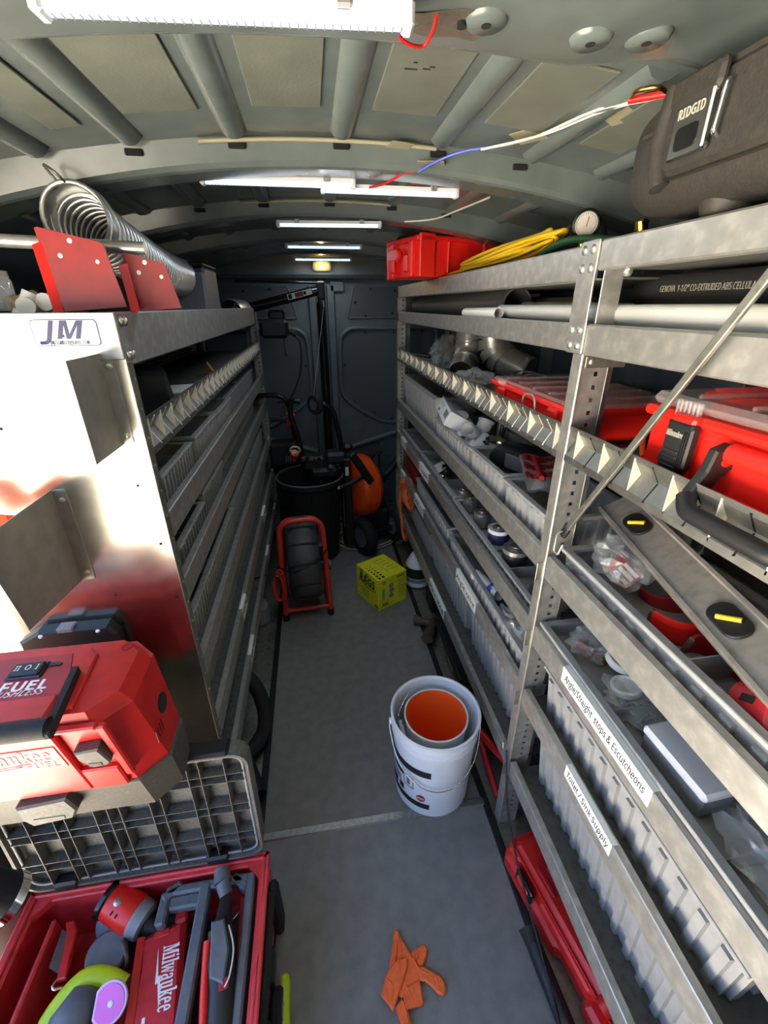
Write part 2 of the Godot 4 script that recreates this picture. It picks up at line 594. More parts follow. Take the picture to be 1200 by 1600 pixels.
func roof() -> void:
	# roof skin as an arch with thickness
	var st := S()
	var poly := []
	for i in 25: 
		var x := -0.86 + 1.9 * i / 24.0
		poly.append(Vector2(x, roof_y(x)))
	for i in 25:
		var x := 1.04 - 1.9 * i / 24.0
		poly.append(Vector2(x, roof_y(x) + 0.03))
	prism(st, poly, -3.3, 1.66, Transform3D.IDENTITY, 0.0, true)
	struct("ceiling", st, "paint")
	var ce := get_node("ceiling")
	var bows := [-1.235, -1.835, -2.435, -2.99]
	for b in bows:
		var rings := []
		for i in 33:
			var x: float = -0.72 + 1.62 * i / 32.0
			var y := roof_y(x)
			var drop := 0.052 + 0.02 * pow(absf((x - 0.09) / 0.8), 3.0)
			var w := 0.048 + 0.02 * pow(absf((x - 0.09) / 0.8), 4.0)
			rings.append([Vector3(x, y + 0.005, b + w + 0.01), Vector3(x, y - drop + 0.012, b + w), Vector3(x, y - drop + 0.003, b + w - 0.006), Vector3(x, y - drop, b + w - 0.014), Vector3(x, y - drop, b - w + 0.014), Vector3(x, y - drop + 0.012, b - w), Vector3(x, y + 0.005, b - w - 0.01)])
		st = S(); loft(st, rings, true, true, false)
		obj("roof_bow", st, "paint", ce)
	# wide front bow over the camera
	st = S()
	var rings2 := []
	for i in 33:
		var x: float = -0.72 + 1.62 * i / 32.0
		var y := roof_y(x)
		var d := lerpf(0.046, 0.014, smoothstep(0.33, 0.52, x))
		rings2.append([Vector3(x, y + 0.005, -0.725), Vector3(x, y - d * 0.6, -0.715), Vector3(x, y - d * 0.9, -0.70), Vector3(x, y - d, -0.685), Vector3(x, y - d, -0.58), Vector3(x, y - d * 0.95, -0.50), Vector3(x, y - d * 0.8, -0.40), Vector3(x, y - d * 0.8, 0.3), Vector3(x, y + 0.005, 0.32)])
	loft(st, rings2, true, true, true)
	obj("roof_bow", st, "paint", ce)
	# bosses and holes of the front bow
	for p in [[0.185, -0.632, 0.0], [0.21, -0.625, 0.022], [0.335, -0.628, 0.022], [0.405, -0.63, 0.024]]:
		var y: float = roof_y(p[0]) - lerpf(0.046, 0.014, smoothstep(0.33, 0.52, p[0])) - 0.002
		if p[2] > 0.0:
			st = S(); lathe(st, [[0.0, -0.0025], [p[2] * 0.92, -0.0025], [p[2], 0.0], [p[2] * 1.1, 0.004]], 20, X(Vector3(p[0], y, p[1])), true)
			obj("boss", st, "paint", ce)
		st = S(); lathe(st, [[0.0, -0.0032], [0.0055, -0.0032], [0.0055, 0.006]], 12, X(Vector3(p[0], y, p[1])))
		obj("hole", st, "hole", ce)
	st = S()
	var blob := []
	for i in 22:
		var a := TAU * i / 22
		blob.append(Vector2(0.060 * cos(a) * (1.0 + 0.18 * sin(3.0 * a + 1.0) + 0.10 * sin(7.0 * a)), 0.026 * sin(a) * (1.0 + 0.2 * sin(5.0 * a))))
	prism(st, blob, 0.0, 0.0006, X(Vector3(0.185, roof_y(0.185) - 0.0463, -0.640), Vector3(90, 0, -1)))
	obj("adhesive_stain", st, "stain", ce)
	for k in [[0.175, -0.855, 0.020], [0.198, -0.850, 0.012], [0.205, -0.842, 0.008], [0.178, -0.835, 0.006]]:
		st = S(); box(st, Vector3(k[0], roof_y(k[0]) - 0.0048, k[1]), Vector3(k[2], 0.0008, 0.0035), 0.0002); obj("scuff_mark", st, "ink", ce)
	# pressed ribs between the bows
	var bays := [[-0.735, -1.165], [-1.305, -1.765], [-1.905, -2.365], [-2.505, -2.92]]
	for bay in bays:
		for x in [-0.5, -0.325, -0.125, 0.092, 0.305, 0.515, 0.69]:
			st = S()
			var y := roof_y(x)
			var tilt := rad_to_deg(atan(-0.21 * (x - 0.09) / 0.74))
			prism(st, [Vector2(-0.030, 0.006), Vector2(-0.022, -0.003), Vector2(-0.014, -0.011), Vector2(-0.005, -0.0135), Vector2(0.005, -0.0135), Vector2(0.014, -0.010), Vector2(0.034, 0.006)], 0.0, bay[0] - bay[1] - 0.03, X(Vector3(x, y, bay[1] + 0.015), Vector3(0, 0, tilt)), 0.0, true)
			obj("roof_rib", st, "paint", ce)
	# damping pads stuck to the skin
	var pads := [[-0.43, -0.375, -0.80, -1.06], [-0.295, -0.168, -0.77, -1.03], [-0.075, 0.045, -0.765, -1.02], [0.138, 0.258, -0.765, -1.02], [0.352, 0.468, -0.775, -1.02], [0.555, 0.65, -0.79, -1.03]]
	for p in pads:
		st = S()
		var x: float = (p[0] + p[1]) / 2
		box(st, Vector3.ZERO, Vector3(p[1] - p[0], 0.004, p[2] - p[3]), 0.0012, X(Vector3(x, roof_y(x) - 0.0025, (p[2] + p[3]) / 2), Vector3(0, 0, rad_to_deg(atan(-0.21 * (x - 0.09) / 0.74)))))
		obj("damping_pad", st, "pad", ce)
	# adhesive strip and clip slots along the second bow
	for b in bows.slice(0, 2):
		st = S()
		var pts := []
		for i in 9:
			var x := -0.2 + 0.50 * i / 8.0
			pts.append(Vector3(x, roof_y(x) - 0.008, b + 0.062))
		tube(st, pts, 0.0045, 6)
		obj("sealant_bead", st, "tape", ce)
		for x in [-0.33, -0.125, 0.092, 0.305, 0.5]:
			st = S(); box(st, Vector3(x, roof_y(x) - 0.016, b + 0.0575), Vector3(0.035, 0.012, 0.006), 0.002)
			obj("clip_slot", st, "hole", ce)

func rear_doors() -> void:
	var zd := -3.25
	var st := S()
	box(st, Vector3(0.09, 1.85, zd + 0.03), Vector3(1.9, 0.18, 0.12), 0.02)
	box(st, Vector3(-0.82, 0.9, zd), Vector3(0.12, 1.9, 0.1), 0.02)
	box(st, Vector3(1.0, 0.9, zd), Vector3(0.12, 1.9, 0.1), 0.02)
	box(st, Vector3(0.09, 0.01, zd), Vector3(1.9, 0.06, 0.12), 0.015)
	box(st, Vector3(0.09, 0.9, zd - 0.07), Vector3(1.9, 1.95, 0.03))
	struct("wall_rear", st, "paint_door")
	for s in [-1, 1]:
		var cx := 0.085
		st = S()
		box(st, Vector3(cx + s * 0.435, 0.90, zd - 0.02), Vector3(0.84, 1.74, 0.05), 0.012)
		var d := struct("door_1" if s < 0 else "door_2", st, "paint_door")
		var T := func(a: Array) -> Array:
			var o := []
			for p in a: o.append(Vector3(cx + s * p.x, p.y, zd + 0.008))
			return o
		# upper board
		var up := [Vector2(0.215, 1.715), Vector2(0.80, 1.715), Vector2(0.80, 1.525), Vector2(0.17, 1.525)]
		var big := [Vector2(0.11, 1.36), Vector2(0.125, 1.42), Vector2(0.18, 1.46), Vector2(0.80, 1.46), Vector2(0.80, 0.81), Vector2(0.42, 0.80), Vector2(0.24, 0.90), Vector2(0.115, 1.00), Vector2(0.105, 1.1)]
		var low := [Vector2(0.22, 0.62), Vector2(0.50, 0.715), Vector2(0.80, 0.735), Vector2(0.80, 0.12), Vector2(0.12, 0.12), Vector2(0.12, 0.56)]
		for k in 3:
			var pl: Array = [up, big, low][k]
			var mir := []
			for p in pl: mir.append(Vector2(cx + s * p.x, p.y))
			st = S()
			prism(st, mir, zd + 0.003, zd + 0.012, Transform3D.IDENTITY, 0.003)
			obj("door_board", st, "board", d)
			var path: Array = T.call(pl)
			path.append(path[0]); path.append(path[1])
			path = fillet(path, 0.05 if k else 0.02, 4)
			st = S(); tube(st, path.slice(1, path.size() - 1), 0.02 if k == 1 else 0.008, 8, false, false, 0.8)
			obj("door_bead", st, "paint_door", d)
			st = S()
			for i in pl.size():
				var a: Vector2 = pl[i]
				var b: Vector2 = pl[(i + 1) % pl.size()]
				if a.distance_to(b) < 0.12: continue
				var cen := Vector2(0.46, (1.62 if k == 0 else 1.13 if k == 1 else 0.4))
				for t in ([0.15, 0.5, 0.85] if a.distance_to(b) > 0.3 else [0.5]):
					var p := a.lerp(b, t)
					p += (cen - p).normalized() * 0.03
					lathe(st, [[0.0, 0.006], [0.006, 0.005], [0.009, 0.0]], 8, X(Vector3(cx + s * p.x, p.y, zd + 0.012), Vector3(90, 0, 0)))
			obj("trim_clip", st, "black", d)
		# diagonal pressing below the big board
		st = S()
		tube(st, [Vector3(cx + s * 0.10, 0.60, zd + 0.01), Vector3(cx + s * 0.47, 0.715, zd + 0.012), Vector3(cx + s * 0.80, 0.745, zd + 0.012)], 0.022, 8)
		obj("door_pressing", st, "paint_door", d)
		st = S()
		prism(st, [Vector2(-0.03, 0), Vector2(-0.02, 0.03), Vector2(0.02, 0.03), Vector2(0.03, 0)], 0.1, 1.72, X(Vector3(cx + s * 0.06, 0, zd), Vector3(-90, 180, 0)))
		obj("door_edge", st, "paint_door", d)
	st = S()
	tube(st, [Vector3(0.085, 0.1, zd + 0.02), Vector3(0.085, 1.73, zd + 0.02)], 0.022, 8)
	var seal := struct("trim_4", st, "seal")
	st = S(); prism(st, rrect(0.09, 0.06, 0.01), 0.0, 0.02, X(Vector3(0.19, 1.715, zd + 0.01)), 0.004)
	obj("striker_plate", st, "paint_door", seal)

func outside() -> void:
	var st := S()
	box(st, Vector3(0, -0.68, 0), Vector3(40, 0.06, 40))
	var g := struct("ground", st, "concrete")
	g.set_meta("label", "pale concrete drive outside the van")

# ---------------------------------------------------------------- shelving
# sheet with rows of square holes: origin o, along u (width w) and v (height h)
func perforated(st: SurfaceTool, o: Vector3, u: Vector3, v: Vector3, w: float, h: float, hole: float, pitch: float, at: float) -> void:
	var n := int(h / pitch)
	var p := h / n
	var nn := u.cross(v)
	for i in n:
		var y0 := i * p
		var a0 := at - hole / 2
		var a1 := at + hole / 2
		var b0 := y0 + (p - hole) / 2
		var b1 := b0 + hole
		for r in [[0.0, a0, y0, y0 + p], [a1, w, y0, y0 + p], [a0, a1, y0, b0], [a0, a1, b1, y0 + p]]:
			quad(st, o + u * r[0] + v * r[2], o + u * r[1] + v * r[2], o + u * r[1] + v * r[3], o + u * r[0] + v * r[3], nn)
		var d := -nn * 0.0025
		var c := [o + u * a0 + v * b0, o + u * a1 + v * b0, o + u * a1 + v * b1, o + u * a0 + v * b1]
		for k in 4:
			var a: Vector3 = c[k]
			var b: Vector3 = c[(k + 1) % 4]
			quad(st, a, b, b + d, a + d, (c[0] + c[2]) / 2 - (a + b) / 2)

func rivets(parent: Node, ps: Array, dir: Vector3, r := 0.008) -> void:
	var rot := Vector3(0, 0, 90) if dir.x < 0 else (Vector3(0, 0, -90) if dir.x > 0 else Vector3(90, 0, 0))
	for p in ps:
		var st := S()
		lathe(st, [[0.0, r * 0.55], [r * 0.55, r * 0.5], [r * 0.95, r * 0.18], [r, 0.0]], 12, X(Vector3.ZERO, rot), true)
		var o := obj("rivet", st, "rivet", parent)
		o.position = p

func upright(parent: Node, x: float, z: float, y0: float, y1: float, dir: float, web := 0.06) -> void:
	var st := S()
	var up := Vector3(0, y1 - y0, 0)
	box(st, Vector3(x + dir * 0.0012, (y0 + y1) / 2, z - 0.016), Vector3(0.0024, y1 - y0, 0.032), 0.0008)
	box(st, Vector3(x + dir * 0.0025, (y0 + y1) / 2, z + 0.0015), Vector3(0.005, y1 - y0, 0.003), 0.001)
	perforated(st, Vector3(x if dir > 0 else x - web, y0, z), Vector3.RIGHT, Vector3.UP, web, y1 - y0, 0.009, 0.0254, web * 0.62)
	box(st, Vector3(x + dir * (web + 0.001), (y0 + y1) / 2, z - 0.014), Vector3(0.0022, y1 - y0, 0.028), 0.0008)
	quad(st, Vector3(x + dir * web, y0, z - 0.028), Vector3(x + dir * (web + 0.036), y0, z - 0.034), Vector3(x + dir * (web + 0.036), y1, z - 0.034), Vector3(x + dir * web, y1, z - 0.028), Vector3.BACK)
	obj("upright", st, "alu", parent)

# tray whose lip top is at y, lip plane x; lip lh high, floor 0.035 under its top
func tray(parent: Node, x: float, dir: float, y: float, z0: float, z1: float, depth: float, lh := 0.06) -> Node:
	var st := S()
	prism(st, [Vector2(dir * 0.002, -0.038), Vector2(dir * 0.002, -0.035), Vector2(dir * depth, -0.035), Vector2(dir * depth, -0.038)], z0, z1, X(Vector3(x, y, 0)))
	prism(st, [Vector2(dir * depth, -0.038), Vector2(dir * depth, 0.03), Vector2(dir * (depth + 0.002), 0.03), Vector2(dir * (depth + 0.002), -0.038)], z0, z1, X(Vector3(x, y, 0)))
	var t := obj("tray", st, "tray", parent)
	st = S()
	prism(st, [Vector2(0, -lh), Vector2(0, -0.002), Vector2(dir * 0.002, 0), Vector2(dir * 0.017, 0), Vector2(dir * 0.017, -0.003), Vector2(dir * 0.003, -0.003), Vector2(dir * 0.003, -lh)], z0, z1, X(Vector3(x, y, 0)))
	obj("lip", st, "alu", t)
	return t

# the slotted tray: a lip folded into a V, with cross slots and the tabs of its dividers
func slotted(parent: Node, x: float, dir: float, y: float, z0: float, z1: float, depth: float, every: int, phase: int, ref: float, pitch := 0.0424) -> void:
	var st := S()
	prism(st, [Vector2(dir * 0.004, -0.066), Vector2(dir * 0.004, -0.063), Vector2(dir * depth, -0.063), Vector2(dir * depth, -0.066)], z0, z1, X(Vector3(x, y, 0)))
	var t := obj("tray", st, "tray", parent)
	st = S()
	var V := [Vector2(0, 0), Vector2(dir * 0.002, -0.010), Vector2(dir * 0.018, -0.034), Vector2(0, -0.062), Vector2(0, -0.076), Vector2(dir * 0.003, -0.076), Vector2(dir * 0.003, -0.0625), Vector2(dir * 0.021, -0.034), Vector2(dir * 0.005, -0.010), Vector2(dir * 0.003, 0)]
	prism(st, V, z0, z1, X(Vector3(x, y, 0)))
	obj("lip", st, "alu_lip", t)
	var k := 0
	var z := ref
	while z - pitch > z0: z -= pitch; k -= 1
	while z < z1 - 0.01:
		if z > z0 + 0.01:
			st = S()
			var n := posmod(k + phase, every)
			if n == 0:
				prism(st, [Vector2(0, -0.004), Vector2(dir * 0.019, -0.034), Vector2(0, -0.068)], -0.0011, 0.0011, X(Vector3(x, y, z)))
				obj("divider_tab", st, "tab", t)
			else:
				for h in [[Vector2(0.0012, -0.006), Vector2(0.0185, -0.033)], [Vector2(0.0185, -0.035), Vector2(-0.001, -0.066)]]:
					var a: Vector2 = h[0]
					var b: Vector2 = h[1]
					prism(st, [Vector2(dir * (a.x - 0.0022), a.y), Vector2(dir * (a.x + 0.002), a.y), Vector2(dir * (b.x + 0.002), b.y), Vector2(dir * (b.x - 0.0022), b.y)], -0.0011, 0.0011, X(Vector3(x, y, z)))
				obj("slot", st, "hole" if (every == 2 and dir > 0) else "tab", t)
		z += pitch; k += 1

func beam(parent: Node, x: float, dir: float, ytop: float, ybot: float, z0: float, z1: float, depth: float, deck := true) -> void:
	var st := S()
	var h := ytop - ybot
	prism(st, [Vector2(0, -h + 0.003), Vector2(0, -0.003), Vector2(dir * 0.003, 0), Vector2(dir * 0.022, 0), Vector2(dir * 0.022, -0.003), Vector2(dir * 0.003, -0.0035), Vector2(dir * 0.003, -h + 0.003), Vector2(dir * 0.026, -h + 0.003), Vector2(dir * 0.026, -h), Vector2(dir * 0.003, -h)], z0, z1, X(Vector3(x, ytop, 0)))
	var b := obj("beam", st, "alu", parent)
	if deck:
		st = S()
		prism(st, [Vector2(dir * 0.026, -h + 0.002), Vector2(dir * 0.026, -h + 0.005), Vector2(dir * depth, -h + 0.005), Vector2(dir * depth, -h + 0.002)], z0, z1, X(Vector3(x, ytop, 0)))
		obj("deck", st, "tray", b)

func paper_label(parent: Node, s: String, x: float, dir: float, y: float, z0: float, z1: float, h := 0.05, th := 0.026) -> void:
	var st := S()
	box(st, Vector3(x - dir * 0.0012, y - h / 2 + 0.004, (z0 + z1) / 2), Vector3(0.0012, h, absf(z1 - z0)), 0.0003)
	box(st, Vector3(x + dir * 0.005, y + 0.0035, (z0 + z1) / 2), Vector3(0.013, 0.001, absf(z1 - z0)), 0.0003)
	var o := obj("paper_label", st, "paper", parent)
	text(o, s, "ink", th, Vector3(x - dir * 0.0021, y - h / 2 + 0.004, (z0 + z1) / 2), Vector3(0, -90 * dir, 0), "handwriting", absf(z1 - z0) * 0.9, "Droid Sans", false, 0.15)

func left_shelving() -> void:
	var t := thing("shelving_unit", "aluminium shelving with a shiny end panel, left of the aisle", "shelving")
	var zf := -0.88
	var zb := -3.08
	# end panel facing the cab, folded at its edge
	var st := S()
	prism(st, [Vector2(-0.80, 0.0), Vector2(-0.80, 1.515), Vector2(XL, 1.515), Vector2(XL, 0.0)], zf - 0.004, zf - 0.001)
	var ep := obj("end_panel", st, "alu_panel", t)
	st = S()
	prism(st, [Vector2(-0.80, 1.515), Vector2(-0.80, 1.592), Vector2(XL, 1.592), Vector2(XL, 1.515)], zf - 0.003, zf + 0.0035, Transform3D.IDENTITY, 0.0015)
	obj("top_band", st, "alu", ep)
	st = S()
	box(st, Vector3(XL + 0.001, 0.75, zf - 0.012), Vector3(0.0025, 1.52, 0.026), 0.001)
	obj("panel_flange", st, "alu_dull", ep)
	st = S()
	for y in 26: lathe(st, [[0.0, 0.002], [0.003, 0.001], [0.003, 0.0]], 8, X(Vector3(XL + 0.0024, 0.08 + y * 0.056, zf - 0.013), Vector3(0, 0, -90)))
	obj("panel_rivets", st, "rivet", ep)
	for p in [[-0.599, 1.319, -0.33, 1.327], ]:
		st = S(); box(st, Vector3(-0.565, 1.322, zf - 0.0008), Vector3(0.47, 0.0012, 0.0012))
		obj("seam", st, "alu_dull", ep)
	for p in [[-0.365, 1.275], [-0.35, 1.14], [-0.57, 1.40], [-0.47, 1.02], [-0.345, 1.0]]:
		st = S(); lathe(st, [[0.0, 0.0008], [0.003, 0.0006], [0.003, 0.0]], 8, X(Vector3(p[0], p[1], zf - 0.001), Vector3(90, 0, 0)))
		obj("pin_hole", st, "hole", ep)
	# two folded brackets screwed to the panel
	for b in [[-0.372, 1.526, 1.360, 0.118, 0.118, 0.022], [-0.524, 1.277, 1.068, 0.22, 0.19, 0.026]]:
		st = S()
		var x: float = b[0]
		prism(st, rrect(b[5], b[1] - b[2], 0.006, 3, x + b[5] / 2, (b[1] + b[2]) / 2), zf - 0.001, zf + 0.0015, Transform3D.IDENTITY, 0.0006)
		prism(st, [Vector2(0, b[1]), Vector2(b[3], b[1]), Vector2(b[4], b[2] + (0.02 if b[3] > 0.2 else 0.0)), Vector2(0, b[2])], -0.0012, 0.0012, X(Vector3(x, 0, zf), Vector3(0, -90, 0)), 0.0005)
		var br := obj("bracket", st, "bracket_metal", ep)
		rivets(br, [Vector3(x + b[5] * 0.55, b[1] - 0.022, zf + 0.0015), Vector3(x + b[5] * 0.55, b[2] + 0.018, zf + 0.0015)], Vector3.BACK, 0.006)
	# sticker
	st = S()
	prism(st, rrect(0.104, 0.042, 0.006, 3, -0.4125, 1.5605), zf + 0.0035, zf + 0.0042)
	var sk := obj("sticker", st, "ink_blue", ep)
	st = S()
	prism(st, rrect(0.1014, 0.0394, 0.0052, 3, -0.4125, 1.5605), zf + 0.0042, zf + 0.0046)
	obj("sticker_face", st, "paper", sk)
	text(sk, "JM", "ink_blue", 0.030, Vector3(-0.414, 1.5645, zf + 0.005), Vector3.ZERO, "logo", 0.062, "Droid Sans", true, 0.3)
	text(sk, "www.jmplumbingvans.com", "ink_blue", 0.0075, Vector3(-0.418, 1.5455, zf + 0.005), Vector3.ZERO, "lettering", 0.078, "Droid Sans Mono")
	st = S(); box(st, Vector3(-0.42, 1.5555, zf + 0.0048), Vector3(0.008, 0.004, 0.0004)); obj("logo_bar", st, "ink_blue", sk)
	# top beam, deck and trays
	beam(t, XL, -1.0, 1.592, 1.502, zb, zf - 0.004, 0.40)
	rivets(t, [Vector3(XL + 0.001, 1.577, zf - 0.018), Vector3(XL + 0.001, 1.577, zf - 0.037), Vector3(XL + 0.001, 1.521, zf - 0.018), Vector3(XL + 0.001, 1.521, zf - 0.037)], Vector3.RIGHT, 0.0085)
	slotted(t, XL, -1.0, 1.405, zb, zf - 0.004, 0.40, 2, 0, -1.0, 0.0405)
	var ys := [1.200, 1.030, 0.790, 0.562, 0.335]
	for y in ys:
		tray(t, XL, -1.0, y, zb, zf - 0.004, 0.40)
	# ribbed back sheet seen through the top opening
	st = S()
	for k in 9:
		box(st, Vector3(-0.728, 1.35 + k * 0.017, (zb + zf) / 2), Vector3(0.006, 0.008, zf - zb - 0.02), 0.002)
	obj("back_rail", st, "alu_dull", t)
	for z in [zb + 0.005]:
		upright(t, XL - 0.001, z, 0.02, 1.59, -1.0, 0.045)
		st = S()
		box(st, Vector3(-0.70, 0.8, z), Vector3(0.03, 1.58, 0.003), 0.001)
		obj("rear_post", st, "alu_dull", t)
	for y in ys:
		st = S(); box(st, Vector3(XL - 0.02, y - 0.05, zb + 0.008), Vector3(0.04, 0.05, 0.003), 0.001)
		obj("tray_end", st, "alu_dull", t)
	for l in [[0.562, -1.40, -1.50, "1/2 CPVC"], [0.335, -1.40, -1.52, "3/4 PEX"], [0.562, -2.22, -2.36, "1/2 PRO"], [0.335, -2.18, -2.3, "ABS 2"], [0.562, -2.96, -2.99, "1"], [0.79, -2.93, -3.0, "CU"], [0.335, -2.8, -2.9, "MIP"]]:
		paper_label(t, l[3], XL, -1.0, l[0], l[2], l[1], 0.048, 0.02)

func right_shelving() -> void:
	var z0 := -2.80
	var zj := -0.822
	var t := thing("shelving_unit", "aluminium shelving right of the aisle, from the riveted joint to the rear doors", "shelving", Vector3.ZERO, Vector3.ZERO, "")
	beam(t, XR, 1.0, 1.700, 1.640, z0, zj - 0.002, 0.42)
	beam(t, XR, 1.0, 1.567, 1.514, z0, zj - 0.002, 0.42)
	slotted(t, XR, 1.0, 1.372, z0, zj - 0.03, 0.42, 3, 1, -0.787 - 0.0424, 0.0424)
	var ys := [1.065, 0.857, 0.637, 0.330]
	for y in ys: tray(t, XR, 1.0, y, z0, zj - 0.03, 0.42, 0.055)
	upright(t, XR, zj, 0.0, 1.514, 1.0)
	upright(t, XR, z0 + 0.03, 0.0, 1.69, 1.0, 0.045)
	var st := S()
	box(st, Vector3(0.92, 0.8, z0 + 0.02), Vector3(0.04, 1.66, 0.004), 0.001)
	obj("rear_post", st, "alu_dull", t)
	st = S(); box(st, Vector3(0.92, 0.8, zj), Vector3(0.04, 1.66, 0.004), 0.001)
	obj("rear_post", st, "alu_dull", t)
	for y in ys:
		st = S(); box(st, Vector3(XR + 0.02, y - 0.05, zj - 0.006), Vector3(0.07, 0.05, 0.003), 0.001)
		obj("tray_end", st, "alu_dull", t)
	# splice plate with eight rivets
	st = S()
	prism(st, rrect(0.058, 0.192, 0.007, 3, 0, 0), 0.0, 0.003, X(Vector3(XR - 0.0005, 1.609, -0.853), Vector3(0, -90, 0)), 0.001)
	var sp := obj("splice_plate", st, "alu", t)
	st = S()
	box(st, Vector3(XR - 0.002, 1.609, zj - 0.0015), Vector3(0.004, 0.19, 0.003), 0.001)
	obj("plate_edge", st, "alu_edge", sp)
	var rv := []
	for y in [1.69, 1.66, 1.556, 1.528]:
		for z in [-0.867, -0.840]: rv.append(Vector3(XR - 0.0035, y, z))
	rivets(sp, rv, Vector3.LEFT, 0.0085)
	st = S()
	prism(st, rrect(0.04, 0.135, 0.008, 3, 0.028, 0.0), 0.0, 0.0025, X(Vector3(XR + 0.004, 1.603, zj + 0.002)), 0.001)
	obj("side_plate", st, "alu", sp)
	for l in [[0.637, -1.20, -1.43, "Angle valve"], [0.637, -2.0, -2.22, "CPVC 1/2"], [0.33, -1.55, -1.82, "Pex 3/4"], [0.857, -1.93, -2.12, "Copper"], [0.857, -2.48, -2.62, "Cu 1/2"], [0.637, -2.5, -2.62, "Tees"]]:
		paper_label(t, l[3], XR, 1.0, l[0], l[2], l[1], 0.05, 0.022)
	# near section
	t = thing("shelving_unit", "aluminium shelving right of the aisle, nearest the camera, with handwritten labels on its lips", "shelving")
	var z1 := 0.35
	var zn := zj + 0.001
	beam(t, XR, 1.0, 1.703, 1.655, zn, z1, 0.42)
	beam(t, XR, 1.0, 1.567, 1.512, zn, z1, 0.42)
	slotted(t, XR, 1.0, 1.375, zn, z1, 0.42, 2, 0, -0.787, 0.0424)
	for y in ys: tray(t, XR, 1.0, y, zn + 0.008, z1, 0.42, 0.06)
	upright(t, XR, z1 - 0.01, 0.0, 1.69, 1.0)
	st = S(); box(st, Vector3(0.92, 0.8, z1), Vector3(0.04, 1.66, 0.004), 0.001)
	obj("rear_post", st, "alu_dull", t)
	paper_label(t, "Angle/Straight  stops & Escutcheons", XR, 1.0, 0.857, -0.672, -0.385, 0.042, 0.019)
	paper_label(t, "Toilet / Sink Supply", XR, 1.0, 0.637, -0.588, -0.418, 0.036, 0.018)
	st = S(); lathe(st, [[0, 0.012], [0.006, 0.011], [0.009, 0.006], [0.009, 0.0]], 6, X(Vector3(XR + 0.02, 1.654, -0.765), Vector3(180, 0, 0)))
	obj("hex_nut", st, "rivet", t)
	st = S(); box(st, Vector3(XR + 0.05, 1.499, zj + 0.004), Vector3(0.085, 0.022, 0.003), 0.001)
	var gp := obj("gusset", st, "alu_dull", t)
	rivets(gp, [Vector3(XR + 0.02, 1.499, zj + 0.0055)], Vector3.BACK, 0.006)

# ---------------------------------------------------------------- bins
# long grey bin with a wide rim and pressed ribs; z is its long axis, its base centre at the origin
func bin_mesh(L: float, W: float, H: float, pitch: float, rim: float) -> ArrayMesh:
	var key := "%.3f %.3f %.3f %.3f" % [L, W, H, pitch]
	if bin_cache.has(key): return bin_cache[key]
	var st := S()
	var tap := H * 0.10
	var lo := [Vector3(-W / 2 + tap, 0, -L / 2 + tap), Vector3(W / 2 - tap, 0, -L / 2 + tap), Vector3(W / 2 - tap, 0, L / 2 - tap), Vector3(-W / 2 + tap, 0, L / 2 - tap)]
	var hi := [Vector3(-W / 2 + 0.004, H, -L / 2 + 0.004), Vector3(W / 2 - 0.004, H, -L / 2 + 0.004), Vector3(W / 2 - 0.004, H, L / 2 - 0.004), Vector3(-W / 2 + 0.004, H, L / 2 - 0.004)]
	var c := Vector3(0, H / 2, 0)
	for k in 4:
		var l := (k + 1) % 4
		var a: Vector3 = lo[k]
		var b: Vector3 = lo[l]
		var d: Vector3 = hi[l]
		var e: Vector3 = hi[k]
		var out := ((a + b + d + e) / 4 - c) * Vector3(1, 0, 1)
		quad(st, a, b, d, e, out)
		var iw := -out.normalized() * 0.003
		quad(st, a + iw + Vector3(0, 0.003, 0), b + iw + Vector3(0, 0.003, 0), d + iw, e + iw, -out)
		# ribs
		var len := a.distance_to(b)
		var n := maxi(2, int(len / pitch))
		var on := out.normalized()
		var al := (b - a).normalized()
		for i in n:
			var f := (i + 0.5) / n
			var p0 := a.lerp(b, f)
			var p1 := e.lerp(d, f)
			p1 = p0.lerp(p1, 1.0 - (0.012 if pitch < 0.04 else 0.024) / H)
			var hw := pitch * 0.24
			var q := [p0 - al * hw, p0 + al * hw, p1 + al * hw, p1 - al * hw]
			var g := []
			for v in q: g.append(v + on * 0.008)
			g[0] = g[0] + al * 0.0015; g[1] = g[1] - al * 0.0015; g[2] = g[2] - al * 0.0015; g[3] = g[3] + al * 0.0015
			quad(st, g[0], g[1], g[2], g[3], on)
			quad(st, q[0], q[3], g[3], g[0], -al)
			quad(st, q[1], q[2], g[2], g[1], al)
			quad(st, q[2], q[3], g[3], g[2], Vector3.UP)
			quad(st, q[0], q[1], g[1], g[0], Vector3.DOWN)
	quad(st, lo[0], lo[1], lo[2], lo[3], Vector3.DOWN)
	var u3 := Vector3(0, 0.003, 0)
	quad(st, lo[0] + u3, lo[1] + u3, lo[2] + u3, lo[3] + u3, Vector3.UP)
	for s in [-1, 1]:
		box(st, Vector3(s * (W / 2 - rim / 2 + 0.006), H - 0.004, 0), Vector3(rim, 0.010, L + 0.012), 0.0015)
		box(st, Vector3(0, H - 0.004, s * (L / 2 - rim / 2 + 0.006)), Vector3(W - 2 * rim + 0.014, 0.010, rim), 0.0015)
	st.generate_normals()
	bin_cache[key] = st.commit()
	return bin_cache[key]

